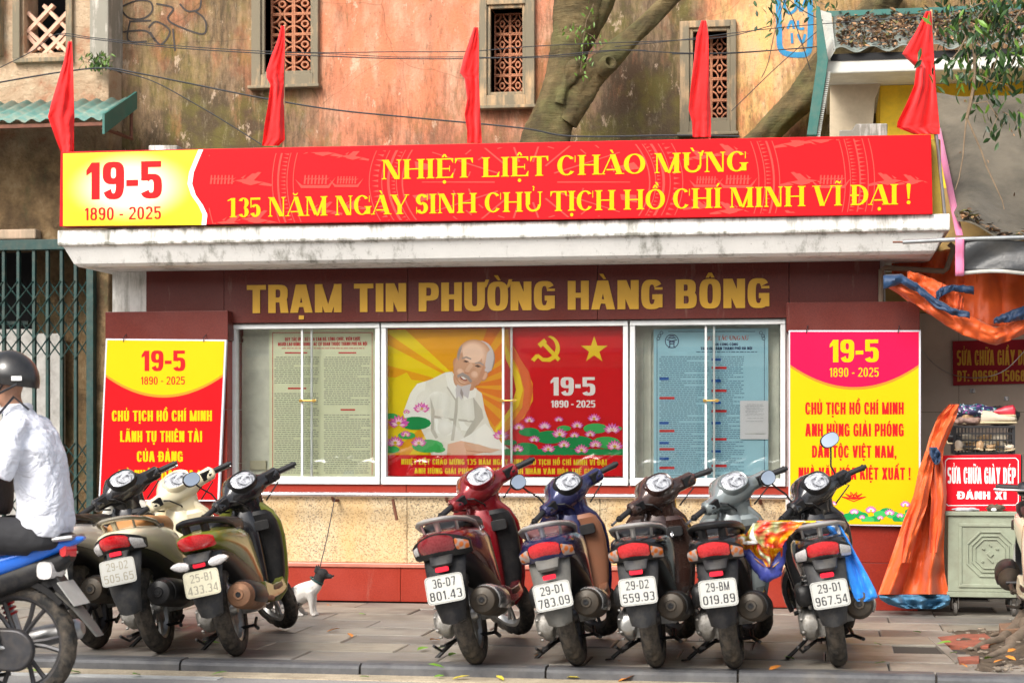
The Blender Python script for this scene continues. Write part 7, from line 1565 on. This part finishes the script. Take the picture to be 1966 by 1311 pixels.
lme = {}
for i, m in enumerate(GL):
    b = MB(); leafquad(b, (0, 0, 0), .085, .035, 0, 0, 0); me = b.mesh('fallen_leaf'); me.materials.append(m); lme[i] = me
LP_ = [(140, 1288, 0), (262, 1293, 0), (420, 1291, 0), (565, 1285, 1), (700, 1298, 0), (838, 1277, 0), (843, 1297, 0), (812, 1244, 0), (869, 1255, 0), (1035, 1256, 1), (696, 1178, 0), (672, 1218, 1), (640, 1208, 1), (632, 1161, 1), (835, 1227, 1), (845, 1243, 0), (1205, 1301, 1), (1190, 1268, 1), (1515, 1261, 0), (1525, 1302, 1), (1488, 1281, 1), (1570, 1306, 1), (1690, 1271, 0), (1685, 1235, 0), (1760, 1212, 0), (1812, 1233, 0), (1830, 1252, 0), (1850, 1276, 1), (1905, 1236, 1), (1898, 1262, 0), (1940, 1262, 1), (1945, 1248, 1), (1918, 1268, 1), (405, 1232, 0), (1100, 1299, 2), (960, 1300, 2), (885, 1299, 2), (1770, 1300, 0), (1700, 1303, 2), (1620, 1298, 0), (60, 1285, 0)]
for i, (x, y, c_) in enumerate(LP_):
    yk = 1268 + (x / 1966) * 30; z = .006 if y < 1285 and G(x, y).y > YK + .03 else -.046
    if z > 0 and x > 1800: z = .02
    p = G(x, y, z + .008); o = bpy.data.objects.new('fallen_leaf', lme[c_]); COL.objects.link(o); o.location = p; o.rotation_euler = (r.uniform(-.3, .3), r.uniform(-.3, .3), r.uniform(0, 6.3)); s_ = r.uniform(.7, 1.3) * (1.5 if x > 1150 and y > 1290 else 1); o.scale = (s_, s_, s_)
    tag(o, 'small %s fallen leaf lying %s' % (('green', 'orange', 'yellow')[c_], 'on the pavement' if z > 0 else 'in the gutter or on the road edge'), 'leaf', 'fallen leaves on the ground')

# ================================================================ dog
def fuse(o, vox=.01, sm=6, fac=.6):
    m = o.modifiers.new('r', 'REMESH'); m.mode = 'VOXEL'; m.voxel_size = vox; m.use_smooth_shade = True
    m = o.modifiers.new('sm', 'SMOOTH'); m.iterations = sm; m.factor = fac
def chain(mb, pts, n=12): mb.tube([p[:3] for p in pts], [p[3] for p in pts], n)
k = NT('black_and_white_coat'); o_ = k.obj(); s_ = k.n('SeparateXYZ', {'Vector': o_}); X, Z = s_.outputs[0], s_.outputs[2]; nz = k.math('MULTIPLY', k.math('SUBTRACT', k.noise(o_, 16, 3), .5), .05)
neck = k.ramp(k.math('ADD', k.math('ADD', k.math('MULTIPLY', X, .9), Z), nz), [(.296, 0.0), (.314, 1.0)], 'LINEAR')
muz = k.ramp(k.math('ADD', k.math('SUBTRACT', X, k.math('MULTIPLY', Z, .75)), k.math('MULTIPLY', nz, .6)), [(.0, 1.0), (.002, 0.0)], 'LINEAR')
patch = k.n('VectorMath', {0: o_, 1: (-.105, 0, .125)}, operation='DISTANCE').outputs['Value']; pt_ = k.ramp(k.math('ADD', patch, k.math('MULTIPLY', nz, 1.6)), [(.092, 1.0), (.104, 0.0)])
f1 = k.math('MULTIPLY', neck, muz, True); c = k.mix(f1, (.66, .62, .57), (.018, .016, .016)); c = k.mix(k.math('MULTIPLY', pt_, k.ramp(s_.outputs[1], [(0, 1.0), (1, 1.0)])), c, (.02, .018, .02)); k.col(c).rough(.8); k.bump(k.noise(k.mapping(o_, (1, 1, .3)), 90, 4, .8), .7, .006); COAT = k.m
dp = G(604, 1182); dg = empty('dog', (dp.x - .075, dp.y, 0), label='small black and white dog sitting by the kiosk and looking right', cat='dog'); dg.scale = (1.02,) * 3
b = MB()
chain(b, [(-.15, 0, .07, .045), (-.12, 0, .085, .068), (-.06, 0, .12, .07), (0, 0, .155, .066), (.05, 0, .18, .058), (.08, 0, .205, .046), (.10, 0, .24, .038), (.11, 0, .265, .036)], 14)
b.ball((.122, 0, .277), (.046, .040, .040)); chain(b, [(.13, 0, .272, .030), (.165, 0, .264, .019), (.19, 0, .261, .014), (.198, 0, .262, .010)], 10)
for s_ in (-1, 1):
    chain(b, [(.045, s_ * .038, .165, .034), (.058, s_ * .04, .11, .021), (.062, s_ * .04, .06, .014), (.066, s_ * .04, .02, .013), (.074, s_ * .04, .012, .014), (.092, s_ * .04, .010, .010)], 10)
    b.ball((-.09, s_ * .045, .075), (.062, .032, .062)); chain(b, [(-.05, s_ * .055, .05, .026), (-.015, s_ * .058, .03, .016), (-.07, s_ * .058, .014, .013), (-.01, s_ * .06, .012, .013), (.015, s_ * .06, .010, .010)], 10)
    b.loft([[(.105 - .012 + dx, s_ * .024 + w_, z) for dx, w_ in ((-.014 * q, 0), (0, .010 * q), (.012 * q, 0), (0, -.008 * q))] for z, q in ((.29, 1.6), (.315, 1.2), (.345, .25))])
chain(b, [(-.17, 0, .06, .018), (-.22, .01, .04, .013), (-.27, .03, .03, .009), (-.31, .04, .035, .006)], 8)
o = b.build('body', COAT, dg); fuse(o, .0055, 4)
b = MB(); b.ball((.2015, 0, .267), (.007, .009, .006), 8, 6); b.ball((.15, .027, .285), (.006, .005, .006), 8, 6); b.ball((.15, -.027, .285), (.006, .005, .006), 8, 6); b.build('nose_and_eyes', BLACKP, dg)['kind'] = 'stuff'
b = MB(); rg = []
for i in range(24): a = 2 * PI * i / 24; rg.append((.088 + .040 * math.cos(a), .044 * math.sin(a), .235 - .022 * math.cos(a)))
b.tube(rg + [rg[0]], .006, 6); b.build('collar', mat('dark_green_collar', (.01, .05, .045), .5), dg)
q0, q1 = W(643, 955, -.12), dg.location + Vector((.09, 0, .24)); cb_ = MB(); cb_.tube([tuple(q0), tuple(q0.lerp(q1, .5) + Vector((.006, 0, -.004))), tuple(q1)], .0035, 6); tag(cb_.build('leash', BLACKW), 'dark leash running from the handrail down to the dog collar', 'leash')

# ================================================================ passing motorbike and its rider (both facing left)
BLP = paint('bright_blue_paint', (.006, .16, .78), .15); mbk = empty('motorbike', tuple(G(36, 1352, -.055)), label='blue underbone motorbike passing at the left edge, red shock spring showing', cat='motorbike'); mbk.rotation_euler = (0, 0, R(90))
def bp(name, fn, m, parent=mbk, **kw): b = MB(); fn(b); return b.build(name, m, parent, **kw)
w_ = part('rear_wheel', 'mb_rim', g_rim(.292, .075, 6), DALLOY, mbk); part('tyre', 'mb_tyre', g_tyre(.292, .08), TYRE, w_)
w_ = part('front_wheel', 'mb_rim', g_rim(.292, .075, 6), DALLOY, mbk, mtx=Matrix.Translation((0, 1.24, 0))); part('tyre', 'mb_tyre', g_tyre(.292, .08), TYRE, w_)
bp('tail_fairing', lambda b: b.loft([secy(y, 0, cz, hw, hh, 2.6, 18) for y, cz, hw, hh in ((-.33, .795, .018, .008), (-.30, .786, .045, .018), (-.2, .755, .085, .04), (-.05, .705, .11, .062), (.12, .655, .125, .075), (.32, .59, .125, .08), (.52, .53, .11, .07), (.6, .5, .09, .05))]), BLP)
bp('rear_underside', lambda b: b.loft([secy(y, 0, cz, hw, hh, 3, 16) for y, cz, hw, hh in ((-.27, .715, .04, .03), (-.2, .67, .07, .055), (-.05, .62, .09, .07), (.15, .56, .10, .08), (.45, .45, .10, .09))]), FEND)
tl = bp('tail_light', lambda b: b.loft([secx(x, -.276 + abs(x) * .5, .738, .016, .034 - abs(x) * .1, 2.4, 12) for x in (-.06, -.05, -.03, 0, .03, .05, .06)]), REDL); bp('turn_signal', lambda b: b.loft([secx(x, -.19 + abs(x) * .3, .645, .038, .042, 3, 12) for x in (-.085, -.06, -.03, 0, .03, .06, .085)]), CLR, tl)
bp('seat', lambda b: b.loft([secy(y, 0, cz, hw, hh, 2.8, 18) for y, cz, hw, hh in ((-.27, .80, .06, .012), (-.24, .80, .09, .022), (-.1, .79, .115, .03), (.1, .765, .12, .035), (.3, .755, .11, .04), (.46, .75, .08, .03), (.5, .75, .06, .012))]), SEATB)
bp('grab_rail', lambda b: b.tube([(-.13, .0, .76), (-.12, -.16, .785), (-.07, -.29, .80), (.07, -.29, .80), (.12, -.16, .785), (.13, .0, .76)], .013, 8), STEEL)
pl = bp('license_plate', lambda b: b.box((0, -.275, .535), (.19, .004, .14), (R(-38), 0, 0)), PLW, bevel=.002)
bp('plate_bracket', lambda b: (b.box((0, -.235, .545), (.1, .05, .16), (R(-38), 0, 0)), b.box((0, -.16, .58), (.08, .12, .05), (-.4, 0, 0))), FEND, bevel=.006)
bp('mudflap', lambda b: b.loft([[(x, y - dy, z) for x, dy in se(3, w_, .008, 0, 0, 12)] for y, z, w_ in ((-.21, .54, .07), (-.30, .46, .065), (-.37, .38, .055), (-.405, .335, .045))]), TANF)
bp('hugger', lambda b: b.loft([[(x, (.305 + zz) * math.cos(R(a)) * -1, .292 + (.305 + zz) * math.sin(R(a))) for x, zz in ((-.05, -.02), (-.05, .01), (.05, .01), (.05, -.02))] for a in range(40, 125, 8)]), BLACKP)
bp('swingarm', lambda b: (b.tube([(-.075, -.03, .285), (-.08, .2, .30), (-.08, .5, .33)], .022, 8), b.tube([(.075, -.03, .285), (.08, .2, .30), (.08, .5, .33)], .022, 8), b.tube([(-.1, 0, .29), (.1, 0, .29)], .012, 8)), DALLOY)
bp('chain_case', lambda b: b.loft([[(x, y, z) for y, z in [(-.055 + .09 * 0 + q[0], q[1]) for q in P_]] for x, P_ in ((-.112, [(.10 * math.cos(R(a)) + .04, .27 + .095 * math.sin(R(a))) for a in range(90, 271, 15)] + [(.5, .20), (.5, .37)]), (-.085, [(.11 * math.cos(R(a)) + .04, .27 + .105 * math.sin(R(a))) for a in range(90, 271, 15)] + [(.5, .19), (.5, .38)]))]), DALLOY, bevel=.006)
REDS = mat('red_spring_paint', (.55, .012, .015), .35)
for s_ in (-1, 1):
    x = s_ * .135; sh = bp('shock_absorber', lambda b: (b.tube([(x, .05, .30), (x, .18, .66)], .014, 10), b.tube([(x, .06, .32), (x, .095, .42)], .022, 10), b.tube([(x - .02, .055, .30), (x + .02, .055, .30)], .016, 10)), STEEL)
    q = []
    for i in range(110): t = i / 109; a = t * 9 * 2 * PI; q.append((x + .030 * math.cos(a), .095 + .075 * t + .028 * math.sin(a), .40 + .21 * t - .01 * math.sin(a)))
    bp('spring', lambda b: b.tube(q, .0065, 6), REDS, sh)
bp('muffler', lambda b: b.tube([(.14, .6, .22), (.15, .3, .24), (.15, .15, .27), (.15, -.05, .31), (.15, -.24, .35), (.15, -.26, .355)], [.018, .02, .045, .052, .05, .03], 14), STEEL)
bp('engine', lambda b: (b.box((0, .62, .30), (.2, .30, .2)), b.tube([(-.11, .62, .29), (.11, .62, .29)], .095, 18), b.tube([(0, .7, .34), (0, .92, .40)], .06, 12)), ALLOYD, bevel=.01)
bp('body_frame', lambda b: b.tube([(0, .1, .62), (0, .5, .52), (0, .75, .50), (0, .92, .80), (0, .97, .92)], [.03, .04, .045, .035, .03], 10), BLACKP)
bp('leg_shield', lambda b: b.loft([secz(z, 0, cy, hw, hd, 2.6, 20) for z, cy, hw, hd in ((.36, .92, .10, .04), (.5, .95, .2, .06), (.65, .96, .22, .07), (.8, .94, .18, .07), (.9, .92, .12, .06))]), BLP)
bp('front_fork', lambda b: [b.tube([(s_ * .075, 1.24, .29), (s_ * .07, 1.04, .72), (s_ * .05, .98, .9)], .018, 8) for s_ in (-1, 1)], STEEL); bp('front_fender', lambda b: b.loft([[(x, 1.24 + (.30 + zz) * math.cos(R(a)), .292 + (.30 + zz) * math.sin(R(a))) for x, zz in ((-.055, -.03), (-.05, .012), (.05, .012), (.055, -.03))] for a in range(20, 165, 9)]), BLP)
bp('handlebar', lambda b: (b.tube([(-.34, .80, .99), (-.22, .88, 1.0), (0, .93, .97), (.22, .88, 1.0), (.34, .80, .99)], .014, 8), b.loft([secx(x, .93, .99, .07 - abs(x) * .2, .06 - abs(x) * .15, 2.4, 14) for x in (-.18, -.1, 0, .1, .18)])), BLACKP); bp('foot_peg', lambda b: b.tube([(-.2, .5, .30), (.2, .5, .30)], .013, 8), RUB); bp('pillion_peg_stay', lambda b: b.tube([(-.10, .25, .34), (-.14, .12, .30), (-.10, .02, .28)], .012, 8), STEEL); bp('centre_stand', lambda b: (b.tube([(-.1, .35, .2), (-.13, .16, .12), (-.12, .1, .13)], .012, 6), b.tube([(.1, .35, .2), (.13, .16, .12), (.12, .1, .13)], .012, 6)), BLACKP)
# rider; same local frame, y forward
rd = empty('person', tuple(mbk.location), label='person in white shirt, black trousers and black helmet riding the blue motorbike', cat='person'); rd.scale = (.95,) * 3; rd.rotation_euler = (0, 0, R(90))
SKN = mat('skin', (.42, .22, .14), .5, 0, .08, 12); k = NT('white_shirt_cotton'); k.col((.70, .72, .80)).rough(.75); o_ = k.obj(); k.bump(k.math('ADD', k.noise(k.mapping(o_, (1, 1, 1.5)), 6, 4, .55, 1.4), k.math('MULTIPLY', k.noise(o_, 16, 2), .2)), 1.0, .035); SHT = k.m
TRS = mat('black_trousers_cloth', (.018, .018, .021), .8, 0, .2, 8, .6, 12)
b = MB(); sh_, hd = (-.02, 1.40), (.085, 1.60)
chain(b, [(0, -.12, .84, .10), (0, -.13, 1.0, .09), (0, -.10, 1.2, .095), (0, -.04, 1.34, .08), (0, .0, 1.43, .055), (0, .035, 1.50, .052), (0, .06, 1.55, .06)], 16)
b.ball((0, .075, 1.615), (.077, .098, .112), 18, 12); chain(b, [(0, .12, 1.55, .045), (0, .15, 1.53, .03), (0, .155, 1.525, .018)], 10); chain(b, [(0, .165, 1.61, .012), (0, .19, 1.585, .015), (0, .18, 1.575, .01)], 8)
for s_ in (-1, 1):
    b.ball((s_ * .078, .06, 1.60), (.012, .02, .03), 8, 6)
    E1, H1 = ((s_ * .27, -.05, 1.165), (s_ * .16, .10, 1.29)) if s_ < 0 else ((s_ * .30, .25, 1.15), (s_ * .30, .62, 1.03))
    chain(b, [(s_ * .14, -.04, 1.37, .045), (s_ * .19, -.05, 1.34, .045), (*E1, .036), tuple([E1[i] + (H1[i] - E1[i]) * .4 for i in range(3)]) + (.037,), (*H1, .024)], 12)
    d = (Vector(H1) - Vector(E1)).normalized(); up = Vector((0, .2, 1)) if s_ < 0 else Vector((1, 0, 0)); sd = d.cross(up).normalized(); pu = sd.cross(d).normalized(); hc = Vector(H1)
    for j, (off, L) in enumerate(((-.030, .062), (-.010, .072), (.010, .068), (.029, .054))):
        a0 = hc + d * .02 + pu * off * .7; a1 = hc + d * .085 + pu * off; a2 = a1 + d * L * .45 + sd * .022; a3 = a2 - d * L * .1 + sd * .03
        chain(b, [(*a0, .014), (*a1, .0105), (*a2, .009), (*a3, .0075)], 8)
    a0 = hc + d * .015 + pu * -.02; a1 = hc + d * .045 + pu * -.045 + sd * .012; a2 = hc + d * .075 + pu * -.048 + sd * .03; chain(b, [(*a0, .014), (*a1, .011), (*a2, .009)], 8)
    chain(b, [(s_ * .08, -.10, .84, .085), (s_ * .13, .12, .83, .08), (s_ * .15, .36, .80, .058), (s_ * .15, .42, .60, .05), (s_ * .15, .46, .42, .036), (s_ * .15, .48, .36, .034), (s_ * .15, .58, .325, .03)], 12)
o = b.build('body', SKN, rd); fuse(o, .008, 3, .5)
b = MB(); b.loft([secz(z, 0, cy, hw, hd_, 2.5, 24) for z, cy, hw, hd_ in ((.84, -.13, .17, .128), (.90, -.14, .176, .132), (1.0, -.138, .165, .122), (1.15, -.125, .17, .125), (1.28, -.09, .185, .13), (1.37, -.055, .19, .115), (1.42, -.03, .155, .095), (1.46, -.002, .095, .075), (1.49, .01, .072, .066))])
for s_ in (-1, 1):
    E1, H1 = ((s_ * .27, -.05, 1.165), (s_ * .16, .10, 1.29)) if s_ < 0 else ((s_ * .30, .25, 1.15), (s_ * .30, .62, 1.03)); e = Vector(E1); h = Vector(H1)
    chain(b, [(s_ * .13, -.04, 1.39, .07), (s_ * .19, -.05, 1.37, .076), *[(*(Vector((s_ * .19, -.05, 1.37)).lerp(e, t)), r_) for t, r_ in ((.3, .068), (.5, .072), (.75, .06))], (*e, .062), *[(*(e.lerp(h, t)), r_) for t, r_ in ((.25, .06), (.5, .052), (.7, .052), (.86, .043))]], 14)
o = b.build('shirt', SHT, rd); fuse(o, .011, 5, .5)
def crease(o, size, st_):
    tx = bpy.data.textures.new('folds', 'MUSGRAVE') if False else bpy.data.textures.new('folds', 'CLOUDS'); tx.noise_scale = size; tx.noise_depth = 3; tx.noise_type = 'HARD_NOISE'
    m = o.modifiers.new('d', 'DISPLACE'); m.texture = tx; m.strength = st_; m.mid_level = .4; m.texture_coords = 'LOCAL'
crease(o, .17, .03)
b = MB(); b.tube([(.0, .078, 1.468), (-.055, .06, 1.47), (-.070, .01, 1.485), (-.05, -.04, 1.49), (0, -.055, 1.492), (.05, -.04, 1.49), (.070, .01, 1.485), (.055, .06, 1.47), (.0, .078, 1.468)], .013, 8, sq=1.3); b.build('collar', SHT, rd)
b = MB(); b.loft([secz(z, 0, cy, hw, hd_, 2.6, 22) for z, cy, hw, hd_ in ((.775, -.09, .16, .13), (.80, -.10, .178, .15), (.88, -.12, .172, .135), (.935, -.13, .16, .12))])
for s_ in (-1, 1): chain(b, [(s_ * .085, -.10, .845, .10), (s_ * .13, .1, .85, .098), (s_ * .155, .3, .83, .082), (s_ * .155, .40, .76, .07), (s_ * .155, .43, .6, .06), (s_ * .155, .47, .42, .052), (s_ * .155, .475, .38, .05)], 14)
o = b.build('trousers', TRS, rd); fuse(o, .011, 5, .5); crease(o, .2, .015)
for s_ in (-1, 1):
    b = MB(); b.loft([secy(y, s_ * .155, cz, hw, hh, 2.8, 14) for y, cz, hw, hh in ((.40, .34, .025, .03), (.42, .345, .04, .045), (.5, .345, .043, .045), (.6, .325, .048, .03), (.68, .32, .035, .02), (.70, .315, .015, .01))]); b.build('shoe', BLACKP, rd)
HEL = mat('black_helmet_shell', (.012, .012, .013), .3, 0, .1, 9, coat=.25, dirt=.15); b = MB(); rg = []
for j in range(15):
    a = R(-14 + 102 * j / 14); rg.append([(.118 * math.cos(a) * math.cos(2 * PI * i / 30), .045 + (.142 if math.sin(2 * PI * i / 30) > 0 else .150) * math.cos(a) * math.sin(2 * PI * i / 30), 1.635 + .138 * math.sin(a) - .022 * (math.sin(2 * PI * i / 30) < 0) * (1 - j / 14) * abs(math.sin(2 * PI * i / 30))) for i in range(30)])
b.loft(rg); hm = b.build('helmet', HEL, rd, smooth=60); b = MB(); b.loft([[(x, .04 + .15 * math.sqrt(max(0, 1 - (x / .125) ** 2)) + dy * (1 - (x / .12) ** 2), 1.645 - dy * .35 + dz_) for x in [-.11 + .22 * i / 12 for i in range(13)]] for dy, dz_ in ((0, .008), (.055, 0), (.05, -.006), (0, 0))], closed=False); b.build('peak', HEL, hm)
b = MB(); b.tube([(-.10, .04, 1.60), (-.095, .07, 1.55), (-.07, .11, 1.51), (0, .13, 1.495), (.07, .11, 1.51), (.095, .07, 1.55), (.10, .04, 1.60)], .008, 6, sq=.5); b.tube([(-.105, -.04, 1.60), (-.095, .07, 1.55)], .006, 6); b.build('chin_strap', BLACKW, hm)
b = MB(); b.box((-.104, -.035, 1.628), (.004, .05, .022), (0, .1, .35)); b.build('sticker', VW, hm, bevel=.001)
b = MB(); b.tube([(-.045, .135, 1.53), (-.03, .15, 1.525), (0, .162, 1.52), (.03, .15, 1.525)], .014, 8); b.build('red_strap_pad', REDS, rd)
b = MB(); b.loft([secz(z, 0, .13, hw, hd_, 4, 18) for z, hw, hd_ in ((.90, .13, .04), (.93, .15, .055), (1.05, .155, .06), (1.16, .15, .055), (1.2, .13, .03))]); b.tube([(-.1, .12, 1.2), (-.12, .07, 1.35), (-.10, -.02, 1.46), (-.09, -.09, 1.40)], .012, 6, sq=.5); o = b.build('shoulder_bag', mat('black_bag_nylon', (.012, .013, .018), .6, 0, .2, 8, .4)); o.parent = None; o.matrix_world = Matrix.Translation(mbk.location) @ Matrix.Rotation(R(90), 4, 'Z'); tag(o, 'black shoulder bag carried in front of the rider', 'bag')
